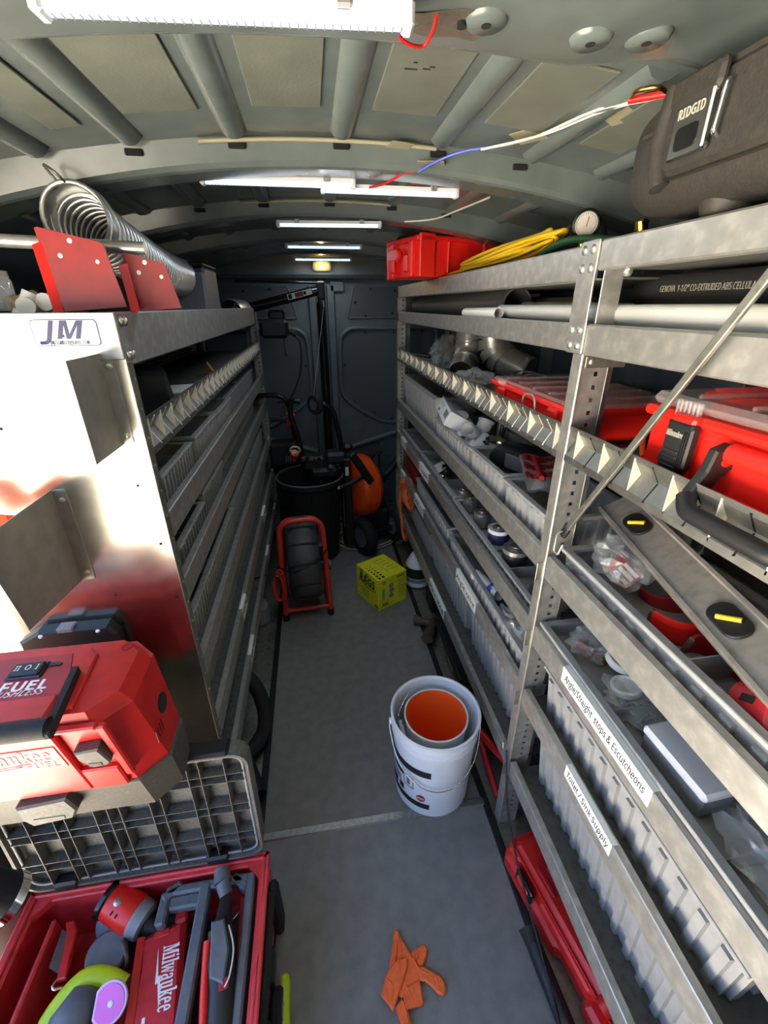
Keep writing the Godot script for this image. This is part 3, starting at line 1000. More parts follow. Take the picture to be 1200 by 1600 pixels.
func bin(label: String, xfront: float, dir: float, y: float, z0: float, z1: float, H: float, W := 0.16, div := 0, group := "", pitch := 0.0285, m := "bin", turn := Vector3.ZERO) -> Node3D:
	var L := absf(z1 - z0)
	var t := thing("storage_bin", label, "bin", Vector3(xfront + dir * W / 2, y, (z0 + z1) / 2), turn, group)
	var o := MeshInstance3D.new()
	o.name = "tub"
	o.mesh = bin_mesh(snappedf(L, 0.005), W, H, pitch, 0.018)
	o.material_override = M[m]
	t.add_child(o, true)
	for k in div:
		var st := S()
		var z := -L / 2 + L * (k + 1) / (div + 1)
		var w := W / 2 - 0.006
		prism(st, [Vector2(-w, H * 0.88), Vector2(w, H * 0.88), Vector2(w - H * 0.08, 0.004), Vector2(-w + H * 0.08, 0.004)], z - 0.0015, z + 0.0015)
		obj("divider", st, "divider", t)
	return t

func left_bins() -> void:
	var g := "grey bins in the left shelving"
	var rows := [
		["tray under the slotted one", 1.165, [[-1.03, -1.315, 0.075, -0.375], [-1.335, -1.66, 0.085, -0.365], [-1.68, -1.96, 0.085, -0.362], [-1.985, -2.42, 0.08, -0.385], [-2.44, -2.94, 0.08, -0.385]]],
		["second tray under the slotted one", 0.995, [[-1.03, -1.31, 0.055, -0.37], [-1.335, -1.66, 0.075, -0.375], [-1.70, -2.25, 0.055, -0.40], [-2.28, -2.92, 0.055, -0.40]]],
		["third tray under the slotted one", 0.755, [[-1.0, -1.70, 0.10, -0.37], [-1.72, -2.34, 0.10, -0.375], [-2.37, -2.98, 0.10, -0.375]]],
		["second tray from the floor", 0.527, [[-1.0, -1.62, 0.15, -0.375], [-1.64, -2.30, 0.15, -0.375], [-2.33, -2.98, 0.15, -0.375]]],
		["lowest tray", 0.30, [[-1.0, -1.62, 0.16, -0.375], [-1.64, -2.30, 0.16, -0.375], [-2.33, -2.98, 0.16, -0.375]]]]
	var words := ["nearest the end panel", "second from the end panel", "third from the end panel", "fourth from the end panel", "fifth from the end panel"]
	for r in rows:
		var list: Array = r[2]
		for i in list.size():
			var b: Array = list[i]
			var w: String = "nearest the rear doors" if i == list.size() - 1 else words[i]
			bin("ribbed grey bin, left shelving, %s, %s" % [r[0], w], b[3], -1.0, r[1], b[1], b[0], b[2], 0.26, 2 if b[2] < 0.12 else 1, g, 0.026, "bin_dirty")

func right_bins() -> void:
	var g := "grey bins in the right shelving"
	bin("tall ribbed grey bin at the far end of the tray below the slotted one", 0.55, 1.0, 1.03, -2.74, -1.97, 0.185, 0.2, 0, g, 0.034, "bin")
	bin("grey bin holding a white carton and white pipe fittings", 0.545, 1.0, 1.03, -1.955, -1.475, 0.10, 0.24, 0, g, 0.036)
	bin("grey bin holding a black power tool, second from the riveted upright", 0.545, 1.0, 1.03, -1.46, -1.165, 0.105, 0.24, 0, g, 0.036)
	bin("grey bin with the pouch flap hanging over it, beside the riveted upright", 0.545, 1.0, 1.03, -1.15, -0.875, 0.10, 0.24, 0, g, 0.036)
	bin("grey bin with three dividers, far end of the second right row", 0.548, 1.0, 0.822, -2.74, -2.26, 0.05, 0.2, 3, g, 0.036)
	bin("grey bin with small cans and a dark can, second row of the right shelving", 0.548, 1.0, 0.822, -2.24, -1.62, 0.052, 0.2, 2, g, 0.036)
	bin("grey bin with three silver lidded cans standing in a row", 0.545, 1.0, 0.822, -1.60, -0.90, 0.045, 0.2, 3, g, 0.036)
	bin("grey bin under the can row, at the far end with an orange cord beside it", 0.545, 1.0, 0.602, -2.30, -1.66, 0.10, 0.2, 0, g, 0.036)
	bin("grey bin with crumpled blue and white paper in it", 0.545, 1.0, 0.602, -1.63, -0.90, 0.085, 0.2, 1, g, 0.036)
	bin("grey bin on the lowest right tray, farthest to the rear", 0.575, 1.0, 0.297, -2.66, -2.06, 0.16, 0.2, 0, g, 0.036)
	bin("grey bin on the lowest right tray, in the middle of the row of three", 0.575, 1.0, 0.297, -2.04, -1.44, 0.19, 0.2, 0, g, 0.036)
	bin("grey bin on the lowest right tray, just behind the riveted upright", 0.575, 1.0, 0.297, -1.40, -0.89, 0.19, 0.2, 0, g, 0.036)
	bin("large grey bin with red pipe collars and a spirit level across it", 0.545, 1.0, 1.03, -0.80, 0.25, 0.062, 0.27, 2, g, 0.05)
	bin("large grey bin with white caps, brass parts and a white box", 0.533, 1.0, 0.822, -0.81, 0.25, 0.045, 0.26, 3, g, 0.042)
	bin("large grey bin above the sink supply label, its near end in view", 0.556, 1.0, 0.602, -0.79, -0.20, 0.135, 0.24, 0, g, 0.042)
	bin("large grey bin on the lowest tray, behind the sink supply label", 0.578, 1.0, 0.297, -0.80, -0.02, 0.19, 0.24, 0, g, 0.042)

func led_bar(label: String, a: Vector3, b: Vector3) -> void:
	var L := a.distance_to(b)
	var t := thing("led_light_bar", label, "light", (a + b) / 2, Vector3(0, -rad_to_deg(atan2(b.z - a.z, b.x - a.x)), 0), "strip lights across the roof bows")
	var st := S()
	prism(st, [Vector2(-0.009, 0.0), Vector2(-0.011, 0.008), Vector2(0.011, 0.008), Vector2(0.009, 0.0)], -L / 2, L / 2, X(Vector3.ZERO, Vector3(0, 90, 0)))
	obj("housing", st, "white", t)
	st = S()
	prism(st, [Vector2(-0.008, 0.0), Vector2(-0.0075, -0.006), Vector2(-0.004, -0.0095), Vector2(0.004, -0.0095), Vector2(0.0075, -0.006), Vector2(0.008, 0.0)], -L / 2 + 0.006, L / 2 - 0.006, X(Vector3.ZERO, Vector3(0, 90, 0)), 0.0, true)
	obj("led_diffuser", st, "led", t)
	st = S()
	for i in int(L / 0.0085):
		box(st, Vector3(-L / 2 + 0.01 + i * 0.0085, -0.0098, 0), Vector3(0.0012, 0.0012, 0.009))
	tag(obj("lens_ridges", st, "grey_light", t), "", "", "", "stuff")
	for s in [-1, 1]:
		st = S(); box(st, Vector3(s * (L / 2 + 0.001), -0.001, 0), Vector3(0.012, 0.021, 0.024), 0.003)
		obj("end_cap", st, "white", t)
		st = S(); box(st, Vector3(s * L * 0.32, 0.006, 0.001), Vector3(0.016, 0.012, 0.027), 0.002)
		obj("mounting_clip", st, "alu", t)
	var l := AreaLight3D.new()
	l.name = "led_light"
	l.area_size = Vector2(L - 0.02, 0.014)
	l.light_color = Color(0.90, 0.95, 1.0)
	l.light_energy = 0.09
	l.area_range = 8.0
	l.area_attenuation = 2.0
	l.shadow_enabled = true
	t.add_child(l)
	l.position = Vector3(0, -0.0125, 0)
	l.rotation_degrees = Vector3(-90, 0, 0)

func lamps() -> void:
	led_bar("long bright strip light at the top left, nearest the camera", Vector3(-0.230, 1.858, -0.617), Vector3(0.116, 1.861, -0.592))
	led_bar("left one of two overlapping strip lights on the second roof bow", Vector3(-0.222, 1.866, -1.288), Vector3(0.125, 1.866, -1.285))
	led_bar("right one of two overlapping strip lights on the second roof bow", Vector3(0.055, 1.859, -1.30), Vector3(0.39, 1.859, -1.312))
	led_bar("strip light on the third roof bow, just behind the overlapping pair", Vector3(-0.083, 1.855, -1.80), Vector3(0.262, 1.855, -1.78))
	led_bar("strip light on the fourth roof bow, second nearest the rear doors", Vector3(-0.083, 1.853, -2.40), Vector3(0.262, 1.853, -2.40))
	led_bar("small far strip light just above the warm dome lamp", Vector3(-0.065, 1.851, -2.99), Vector3(0.265, 1.851, -2.99))
	var t := thing("dome_lamp", "small warm oval dome lamp above the rear doors", "lamp", Vector3(0.096, 1.825, -3.155))
	var st := S()
	prism(st, rrect(0.12, 0.058, 0.02), 0.0, 0.012, Transform3D.IDENTITY, 0.004)
	obj("bezel", st, "grey_light", t)
	st = S(); prism(st, rrect(0.092, 0.04, 0.015), 0.012, 0.026, Transform3D.IDENTITY, 0.006)
	obj("lens", st, "dome_lens", t)
	st = S(); lathe(st, [[0, -0.02], [0.008, -0.016], [0.011, 0], [0.008, 0.016], [0, 0.02]], 12, X(Vector3(0.0, 0, 0.019), Vector3(0, 0, 90)), true)
	obj("bulb", st, "dome_bulb", t)
	var l := OmniLight3D.new()
	l.name = "dome_light"; l.light_color = Color(1.0, 0.78, 0.42); l.light_energy = 0.02; l.omni_range = 6.0; l.omni_attenuation = 2.0
	l.light_size = 0.012; l.shadow_enabled = true
	t.add_child(l); l.position = Vector3(0, 0, 0.04)

# ---------------------------------------------------------------- things on the right shelving
func can(label: String, at: Vector3, r: float, h: float, m: String, band := "") -> void:
	var t := thing("can", label, "can", at, Vector3.ZERO, "cans in the second bin row of the right shelving")
	var st := S()
	lathe(st, [[0, 0], [r * 0.97, 0], [r, 0.004], [r, h - 0.004], [r * 1.03, h - 0.002], [r * 1.03, h], [r * 0.93, h + 0.001], [r * 0.9, h - 0.004], [r * 0.6, h - 0.004]], 28)
	obj("body", st, m, t)
	st = S()
	lathe(st, [[r * 0.62, h - 0.004], [r * 0.60, h + 0.003], [r * 0.5, h + 0.004], [r * 0.48, h + 0.001], [r * 0.4, h + 0.001], [r * 0.38, h + 0.006], [r * 0.12, h + 0.007], [0, h + 0.007]], 24)
	obj("lid", st, "zinc", t)
	if band:
		st = S(); lathe(st, [[r * 1.004, h * 0.25], [r * 1.004, h * 0.8]], 28)
		obj("can_label", st, band, t)

func clump(st: SurfaceTool, c: Vector3, s: Vector3, seed_: int, n := 12, amp := 0.35) -> void:   # crumpled closed lump
	var f := FastNoiseLite.new(); f.seed = seed_; f.frequency = 1.1; f.fractal_octaves = 3
	var g := []
	for i in n + 1:
		var row := []
		var th := PI * i / n
		for j in n * 2:
			var ph := TAU * j / (n * 2)
			var d := Vector3(sin(th) * cos(ph), cos(th), sin(th) * sin(ph))
			var k := 1.0 + amp * f.get_noise_3dv(d * 1.6) * 1.6
			row.append(c + d * s * k)
		g.append(row)
	for i in n:
		for j in n * 2:
			var l := (j + 1) % (n * 2)
			quad(st, g[i][j], g[i][l], g[i + 1][l], g[i + 1][j], (g[i][j] + g[i + 1][l]) / 2 - c)

func elbow(label: String, at: Vector3, turn: Vector3, s := 1.0) -> void:
	var t := thing("duct_elbow", label, "duct fitting", at, turn, "galvanised duct elbows")
	var st := S()
	var r := 0.052 * s
	var pts := []; var rr := []
	for i in 9:
		pts.append(Vector3(-0.10 * s + 0.0125 * s * i, 0, 0)); rr.append(r * (1.0 if i % 2 else 0.95))
	tube(st, pts, rr, 20, false, false)
	obj("crimped_end", st, "zinc", t)
	st = S()
	pts = []
	for i in 5: pts.append(Vector3(0.0 + 0.075 * s * sin(i * PI / 8), 0.075 * s * (1 - cos(i * PI / 8)), 0))
	for i in 4:
		tube(st, [pts[i], pts[i + 1]], r * 1.03, 20, false, false)
		tube(st, [pts[i] - (pts[i + 1] - pts[i]) * 0.06, pts[i] + (pts[i + 1] - pts[i]) * 0.06], r * 1.09, 20)
	obj("gore", st, "zinc", t)
	st = S(); tube(st, [pts[4], pts[4] + Vector3(0, 0.05 * s, 0)], r * 1.02, 20, false, false)
	tube(st, [pts[4], pts[4] + Vector3(0, 0.006, 0)], r * 1.1, 20)
	obj("collar", st, "zinc", t)

func organizer(called: String, label: String, at: Vector3, turn: Vector3, L: float, W: float, H: float, big: bool) -> void:
	var t := thing(called, label, "organizer", at, turn, "")   # x = along its front, z = its depth, front face at z 0
	var st := S()
	box(st, Vector3(0, H * 0.42, -W / 2), Vector3(L, H * 0.84, W), 0.012)
	for s in [-1, 1]: box(st, Vector3(s * L * 0.33, H * 0.40, 0.004), Vector3(L * 0.10, H * 0.76, 0.02), 0.006)
	box(st, Vector3(0, H * 0.82, -W / 2 + 0.002), Vector3(L + 0.014, 0.016, W + 0.014), 0.005)
	obj("tub", st, "red_bright", t)
	st = S()
	box(st, Vector3(0, H * 0.95, -W / 2), Vector3(L + 0.006, H * 0.13, W + 0.004), 0.008)
	for k in 5: box(st, Vector3(-L * 0.36 + k * L * 0.18, H * 1.02, -W / 2), Vector3(0.006, 0.006, W * 0.9), 0.002)
	for k in 6: box(st, Vector3(-L * 0.33 + (k - 2.5) * 0.008, H * 0.92, 0.008), Vector3(0.003, H * 0.16, 0.008), 0.001)
	obj("clear_lid", st, "clear_lid", t)
	if not big: return
	for s in [-1, 1]:
		st = S()
		prism(st, [Vector2(-0.024, 0.040), Vector2(0.022, 0.040), Vector2(0.027, 0.034), Vector2(0.027, -0.025), Vector2(0.018, -0.040), Vector2(-0.018, -0.040), Vector2(-0.030, -0.022), Vector2(-0.024, -0.008)], 0.0, 0.016, X(Vector3(s * L * 0.315, H * 0.55, 0.008)), 0.003)
		for k in 4: box(st, Vector3(s * L * 0.315 - 0.004, H * 0.55 - 0.004 - k * 0.008, 0.0245), Vector3(0.03, 0.0035, 0.003), 0.001)
		for k in 3: box(st, Vector3(s * L * 0.315 + 0.014 + k * 0.004, H * 0.55, 0.025), Vector3(0.0012, 0.06, 0.002))
		var l := obj("latch", st, "black", t)
		st = S(); box(st, Vector3(s * L * 0.315, H * 0.55 + 0.044, 0.012), Vector3(0.044, 0.014, 0.018), 0.004)
		obj("latch_tongue", st, "red_bright", l)
		text(l, "Milwaukee", "grey_print", 0.009, Vector3(s * L * 0.315 - 0.004, H * 0.55 + 0.022, 0.0243), Vector3.ZERO, "lettering", 0.032, "Droid Serif", true, 0.2)
	st = S()
	for s in [-1, 1]:
		prism(st, [Vector2(-0.012, 0.02), Vector2(0.008, 0.028), Vector2(0.026, 0.016), Vector2(0.028, -0.004), Vector2(0.01, -0.02), Vector2(-0.005, -0.05), Vector2(-0.03, -0.058), Vector2(-0.035, -0.04), Vector2(-0.018, -0.01)], -0.008, 0.008, X(Vector3(s * L * 0.165, H * 0.56, 0.02), Vector3(0, 90, 0)), 0.003)
	tube(st, fillet([Vector3(-L * 0.165, H * 0.25, 0.05), Vector3(-L * 0.13, H * 0.16, 0.062), Vector3(L * 0.13, H * 0.16, 0.062), Vector3(L * 0.165, H * 0.25, 0.05)], 0.02), 0.013, 10)
	var hd := obj("handle", st, "black", t)
	st = S()
	for s in [-1, 1]: tube(st, [Vector3(s * L * 0.165 - 0.011, H * 0.58, 0.014), Vector3(s * L * 0.165 + 0.011, H * 0.58, 0.014)], 0.006, 12)
	obj("hinge_pin", st, "red_bright", hd)
	st = S()
	tube(st, [Vector3(-L * 0.15, H * 0.66, 0.008), Vector3(L * 0.15, H * 0.66, 0.008)], 0.014, 12)
	obj("handle_socket", st, "red_bright", t)

func right_contents() -> void:
	var st := S()
	# slotted tray, far section
	st = S(); clump(st, Vector3(0, 0.065, 0), Vector3(0.07, 0.075, 0.09), 11, 12, 0.4)
	solo("plastic_bag", "crumpled clear plastic bag beside the steel elbows on the slotted tray", "bag", st, "film", Vector3(0.67, 1.312, -2.30))
	st = S(); clump(st, Vector3(0, 0.03, 0), Vector3(0.06, 0.032, 0.10), 13, 12, 0.5)
	solo("plastic_bag", "flat clear plastic bag lying before the far red organizer", "bag", st, "film", Vector3(0.615, 1.312, -1.68))
	elbow("crimped steel duct elbow nearest the aisle, on the slotted tray", Vector3(0.66, 1.372, -1.93), Vector3(0, 62, 18), 1.05)
	elbow("steel duct elbow behind the crimped one, leaning back", Vector3(0.78, 1.395, -1.80), Vector3(0, 130, 20), 1.2)
	elbow("steel duct elbow farthest back beside the clear bag", Vector3(0.79, 1.39, -2.12), Vector3(0, 20, 30), 1.1)
	var t := thing("strap_coil", "loose coil of grey metal strap behind the far red organizer", "coil", Vector3(0.76, 1.342, -1.50))
	st = S()
	for k in 4:
		var p := []
		for i in 28: p.append(Vector3(0.055 * cos(TAU * i / 28), 0.008 * k + 0.012 * sin(TAU * i / 28 + k), (0.075 + 0.004 * k) * sin(TAU * i / 28)))
		tube(st, p, 0.008, 6, true, true, 0.3)
	obj("strap", st, "zinc", t)
	st = S(); box(st, Vector3(0, 0.05, -0.06), Vector3(0.016, 0.05, 0.012), 0.003, X(Vector3.ZERO, Vector3(25, 20, 0)))
	obj("clip", st, "zinc", t)
	t = thing("metal_cup", "shiny open metal cap near the riveted upright on the slotted tray", "fitting", Vector3(0.80, 1.335, -1.17), Vector3(-20, 0, 25))
	st = S(); lathe(st, [[0, 0], [0.045, 0], [0.05, 0.006], [0.05, 0.045], [0.054, 0.047], [0.054, 0.05], [0.047, 0.05], [0.047, 0.008], [0, 0.006]], 28)
	obj("cup", st, "zinc", t)
	st = S(); box(st, Vector3.ZERO, Vector3(0.09, 0.022, 0.62), 0.004)
	solo("wooden_board", "brown wooden board lying along the slotted tray under the elbows", "board", st, "brown", Vector3(0.665, 1.3225, -1.70), Vector3(0, 6, 0))
	st = S(); clump(st, Vector3(0, 0.07, 0), Vector3(0.07, 0.075, 0.06), 21, 10, 0.15)
	solo("work_glove", "tan leather bundle at the far end of the slotted tray", "glove", st, "tan", Vector3(0.80, 1.31, -2.52))
	st = S(); box(st, Vector3.ZERO, Vector3(0.10, 0.02, 0.16), 0.004)
	solo("flat_box", "flat dark box at the far end of the slotted tray", "box", st, "black", Vector3(0.66, 1.335, -2.60), Vector3(0, 20, 0))
	st = S(); box(st, Vector3.ZERO, Vector3(0.22, 0.02, 0.2), 0.004)
	solo("flat_carton", "grey flat carton under the flat dark box", "box", st, "grey_light", Vector3(0.66, 1.3205, -2.58), Vector3(0, 10, 0))
	st = S(); box(st, Vector3.ZERO, Vector3(0.05, 0.035, 0.11), 0.006)
	solo("yellow_packet", "yellow packet lying behind the far red organizer", "packet", st, "yellow", Vector3(0.72, 1.3295, -1.37), Vector3(0, 15, 0))
	organizer("organizer_case", "low red organizer with a clear lid, before the riveted upright", Vector3(0.555, 1.315, -1.105), Vector3(0, -90, 0), 0.46, 0.28, 0.085, false)
	t = thing("wire_loop", "bent grey wire bail standing on the slotted tray beside the far organizer", "wire", Vector3(0.536, 1.31, -1.05))
	st = S()
	tube(st, fillet([Vector3(0, 0.002, -0.035), Vector3(-0.004, 0.085, -0.03), Vector3(-0.004, 0.09, 0.03), Vector3(0, 0.03, 0.042)], 0.02), 0.003, 8)
	obj("wire", st, "zinc", t)
	# slotted tray, near section
	organizer("organizer_case", "large red organizer with black latches and handle, nearest the camera", Vector3(0.562, 1.314, -0.415), Vector3(0, -90, 0), 0.50, 0.36, 0.155, true)
	organizer("organizer_case", "dark red organizer at the back behind the large one", Vector3(0.80, 1.47, -0.45), Vector3(0, -90, 0), 0.7, 0.14, 0.05, false)
	t = thing("pliers", "black and orange tool handles lying beside the large red organizer", "tool", Vector3(0.63, 1.34, -0.74))
	st = S(); tube(st, spline([Vector3(-0.06, 0.0, 0.07), Vector3(0.0, 0.02, 0.0), Vector3(0.12, 0.0, -0.05)]), 0.017, 10)
	obj("grip", st, "black_soft", t)
	st = S(); tube(st, spline([Vector3(-0.065, 0.015, 0.08), Vector3(-0.02, 0.04, 0.02), Vector3(0.05, 0.05, 0.0)]), 0.005, 8)
	obj("grip", st, "orange", t)
	st = S(); clump(st, Vector3(0, 0.03, 0), Vector3(0.05, 0.035, 0.06), 31, 10, 0.45)
	solo("plastic_bag", "small clear bag of parts behind the black and orange handles", "bag", st, "film", Vector3(0.76, 1.314, -0.66))
	st = S(); box(st, Vector3.ZERO, Vector3(0.05, 0.004, 0.035), 0.001)
	solo("card", "blue card in the small clear bag", "card", st, "cable_blue", Vector3(0.76, 1.345, -0.64), Vector3(0, 20, 25))
	# upper bins, far section
	t = thing("carton", "white carton with printing, tipped on the grey bin of white fittings", "carton", Vector3(0.60, 1.160, -1.86), Vector3(4, -8, -28))
	t.scale = Vector3(0.85, 0.85, 0.78)
	st = S(); box(st, Vector3.ZERO, Vector3(0.13, 0.075, 0.33), 0.002)
	obj("carton_body", st, "white", t)
	st = S()
	for k in 14: box(st, Vector3(-0.0655, 0.004, 0.06 + k * 0.006), Vector3(0.0008, 0.035, 0.002 + 0.002 * (k % 3)))
	tag(obj("barcode", st, "ink_grey", t), "", "", "", "stuff")
	text(t, "T K-54", "ink_grey", 0.022, Vector3(-0.0655, 0.016, -0.06), Vector3(0, -90, 0), "lettering", 0.10)
	st = S(); box(st, Vector3(-0.0655, -0.02, -0.08), Vector3(0.0008, 0.012, 0.03)); obj("printed_mark", st, "ink_blue", t)
	for e in [[Vector3(0.63, 1.125, -1.66), Vector3(0, 30, -30)], [Vector3(0.60, 1.10, -1.76), Vector3(0, 80, 20)]]:
		t = thing("pipe_elbow", "white plastic pipe elbow below the white carton" if e[1].y == 30.0 else "white pipe elbow with a grey mouth, lying lower in the bin", "fitting", e[0], e[1], "white pipe fittings")
		st = S()
		var p := []
		for i in 7: p.append(Vector3(0.035 * sin(i * PI / 12), 0.035 * (1 - cos(i * PI / 12)), 0))
		tube(st, [Vector3(-0.05, 0, 0), p[0]] + p.slice(1), 0.026, 18, false, false)
		tube(st, [Vector3(-0.055, 0, 0), Vector3(-0.02, 0, 0)], 0.031, 18, false, false)
		obj("elbow", st, "white", t)
		st = S(); tube(st, [Vector3(0.035, 0.03, 0), Vector3(0.035, 0.07, 0)], 0.031, 18, false, false)
		tube(st, [Vector3(0.035, 0.066, 0), Vector3(0.035, 0.074, 0)], 0.034, 18)
		obj("socket", st, "white", t)
	t = thing("pipe_wye", "long white pipe fitting lying in the grey bin", "fitting", Vector3(0.61, 1.085, -1.60), Vector3(0, 80, 8), "white pipe fittings")
	st = S(); tube(st, [Vector3(-0.10, 0, 0), Vector3(0.08, 0, 0)], 0.028, 18, false, false); tube(st, [Vector3(-0.02, 0, 0), Vector3(0.04, 0.03, 0.05)], 0.024, 18, false, false)
	obj("branch", st, "white", t)
	t = thing("chrome_tube", "tall dark chrome tube with a flared foot behind the white fittings", "tube", Vector3(0.74, 1.035, -1.68), Vector3(8, 0, -6))
	st = S(); lathe(st, [[0, 0], [0.045, 0], [0.04, 0.03], [0.03, 0.06], [0.028, 0.2], [0.03, 0.205], [0, 0.205]], 24)
	obj("tube", st, "chrome", t)
	t = thing("pipe_ring", "silver ringed collar beside the dark chrome tube", "fitting", Vector3(0.68, 1.095, -1.56), Vector3(12, 0, -10))
	st = S(); lathe(st, [[0.03, 0], [0.05, 0.004], [0.055, 0.015], [0.045, 0.02], [0.05, 0.03], [0.04, 0.034], [0.03, 0.02]], 26)
	obj("ring", st, "chrome", t)
	t = thing("power_tool", "black power tool lying in the bin behind the pouch", "tool", Vector3(0.70, 1.10, -1.33), Vector3(0, 25, 0))
	st = S()
	loft(st, [ngon3(0.035, Vector3(0, 0.0, -0.14), 0.9), ngon3(0.055, Vector3(0, 0.01, -0.10), 1.0), ngon3(0.062, Vector3(0, 0.012, 0.02), 1.0), ngon3(0.045, Vector3(0, 0, 0.12), 1.0), ngon3(0.03, Vector3(0, -0.01, 0.16), 1.0)])
	obj("body", st, "black", t)
	st = S(); box(st, Vector3(-0.06, 0.02, 0.0), Vector3(0.01, 0.05, 0.09), 0.004)
	obj("side_plate", st, "grey_plastic", t)
	t = thing("tool_pouch", "grey pouch with red straps lying over the bin beside the riveted upright", "pouch")
	var cor := [Vector3(0.628, 1.165, -1.25), Vector3(0.738, 1.165, -1.225), Vector3(0.565, 1.138, -1.045), Vector3(0.628, 1.138, -1.005)]
	var pf := func(u: float, v: float, lift: float) -> Vector3:
		return (cor[0] as Vector3).lerp(cor[1], u).lerp((cor[2] as Vector3).lerp(cor[3], u), v) + Vector3(-0.3, 0.9, 0.3) * (lift + 0.006 * sin(u * 7.0 + v * 4.0))
	st = S(); sheet(st, func(u, v): return pf.call(u, v, 0.0), 12, 12, 0.006)
	obj("pouch", st, "cloth_grey", t)
	for k in 3:
		st = S(); sheet(st, func(u, v): return pf.call(0.06 + u * 0.9, 0.08 + 0.24 * k + v * 0.13, 0.006 + 0.004 * sin(u * 12.0 + k)), 14, 4, 0.005)
		obj("strap", st, "red_deep", t)
	st = S(); tube(st, spline([pf.call(0.4, 0.12, 0.014), pf.call(0.46, 0.4, 0.016), pf.call(0.52, 0.78, 0.014)]), 0.008, 8)
	obj("zip_pull", st, "red_deep", t)
	# cans of the second row
	for c in [["silver lidded can fourth from the riveted upright", -1.66, 0.027, 0.055, "zinc", ""], ["silver lidded can third from the riveted upright", -1.57, 0.029, 0.052, "zinc", ""], ["silver lidded can at the head of the row of three", -1.43, 0.032, 0.055, "zinc", ""], ["silver can with a white and blue paper band, middle of the row of three", -1.27, 0.037, 0.07, "white", "ink_blue"], ["largest silver lidded can with a dark printed band, third of the row", -1.13, 0.041, 0.07, "zinc", "black"]]:
		can(c[0], Vector3(0.60, 0.83, c[1]), c[2], c[3], c[4], c[5])
	t = thing("brush_fitting", "round wire brush head in the last compartment before the riveted upright", "brush", Vector3(0.61, 0.84, -0.965), Vector3(20, 0, 10))
	st = S()
	for k in 3:
		var p := []
		for i in 24: p.append(Vector3((0.03 - k * 0.007) * cos(TAU * i / 24), 0.01 + k * 0.008, (0.03 - k * 0.007) * sin(TAU * i / 24)))
		tube(st, p, 0.006, 6, true)
	obj("coil", st, "rust", t)
	t = thing("shut_off_valve", "small chrome valve standing upright in the divided grey bin", "valve", Vector3(0.60, 0.83, -1.93))
	st = S(); lathe(st, [[0, 0], [0.022, 0], [0.022, 0.02], [0.015, 0.025], [0.015, 0.05], [0.02, 0.055], [0.02, 0.07], [0, 0.07]], 16)
	obj("body", st, "chrome", t)
	st = S(); tube(st, [Vector3(0, 0.04, -0.03), Vector3(0, 0.04, 0.03)], 0.009, 10)
	obj("outlet", st, "chrome", t)
	st = S(); box(st, Vector3.ZERO, Vector3(0.05, 0.002, 0.06), 0.0005)
	solo("paper_slip", "small white paper slip beside the chrome valve", "paper", st, "paper", Vector3(0.595, 0.87, -2.0), Vector3(20, 10, 30))
	# third row
	t = thing("paper_roll", "rolled white paper with blue print in the third bin row", "paper", Vector3(0.585, 0.665, -1.20), Vector3(0, 10, 0))
	st = S(); tube(st, [Vector3(0, 0, -0.14), Vector3(0, 0.015, 0.02)], 0.022, 14, false, false); obj("roll", st, "paper", t)
	st = S(); tube(st, [Vector3(0, 0.01, -0.03), Vector3(0, 0.012, -0.005)], 0.0225, 14, false, false); obj("printed_band", st, "cable_blue", t)
	st = S(); clump(st, Vector3(0, 0.02, 0), Vector3(0.035, 0.03, 0.09), 41, 12, 0.5)
	solo("plastic_bag", "crinkled bluish clear wrapper in front of the rolled paper", "bag", st, "film", Vector3(0.58, 0.655, -1.03))
	st = S(); clump(st, Vector3(0, 0.025, 0), Vector3(0.03, 0.025, 0.05), 43, 10, 0.4)
	solo("crumpled_paper", "crumpled white paper at the near end of the third row bin", "paper", st, "paper", Vector3(0.58, 0.64, -0.975))
	# big near bin: bag, collars, level
	st = S(); clump(st, Vector3(0, 0.03, 0), Vector3(0.055, 0.038, 0.075), 51, 14, 0.35)
	solo("parts_bag", "clear bag of small parts with red and white labels in the large bin", "bag", st, "film", Vector3(0.625, 1.075, -0.71), Vector3(0, -20, 0))
	st = S()
	for k in 14:
		box(st, Vector3.ZERO, Vector3(0.012, 0.006, 0.028), 0.002, X(Vector3(rng.randf_range(-0.035, 0.035), 0.012 + 0.002 * k, rng.randf_range(-0.05, 0.05)), Vector3(rng.randf() * 40, rng.randf() * 180, rng.randf() * 40)))
	tag(solo("small_parts", "small silver parts lying inside the clear labelled bag", "parts", st, "zinc", Vector3(0.625, 1.065, -0.71), Vector3(0, -20, 0)), "", "", "", "stuff")
	t = thing("parts_card", "red and white printed card inside the clear labelled bag", "card", Vector3(0.605, 1.10, -0.68), Vector3(28, 25, 32))
	st = S(); box(st, Vector3.ZERO, Vector3(0.045, 0.0015, 0.06), 0.0005)
	obj("card", st, "red_deep", t)
	for k in 3:
		st = S(); box(st, Vector3(-0.013 + k * 0.013, 0.0012, 0.008), Vector3(0.008, 0.001, 0.036), 0.0003)
		obj("printed_stripe", st, "white_print", t)
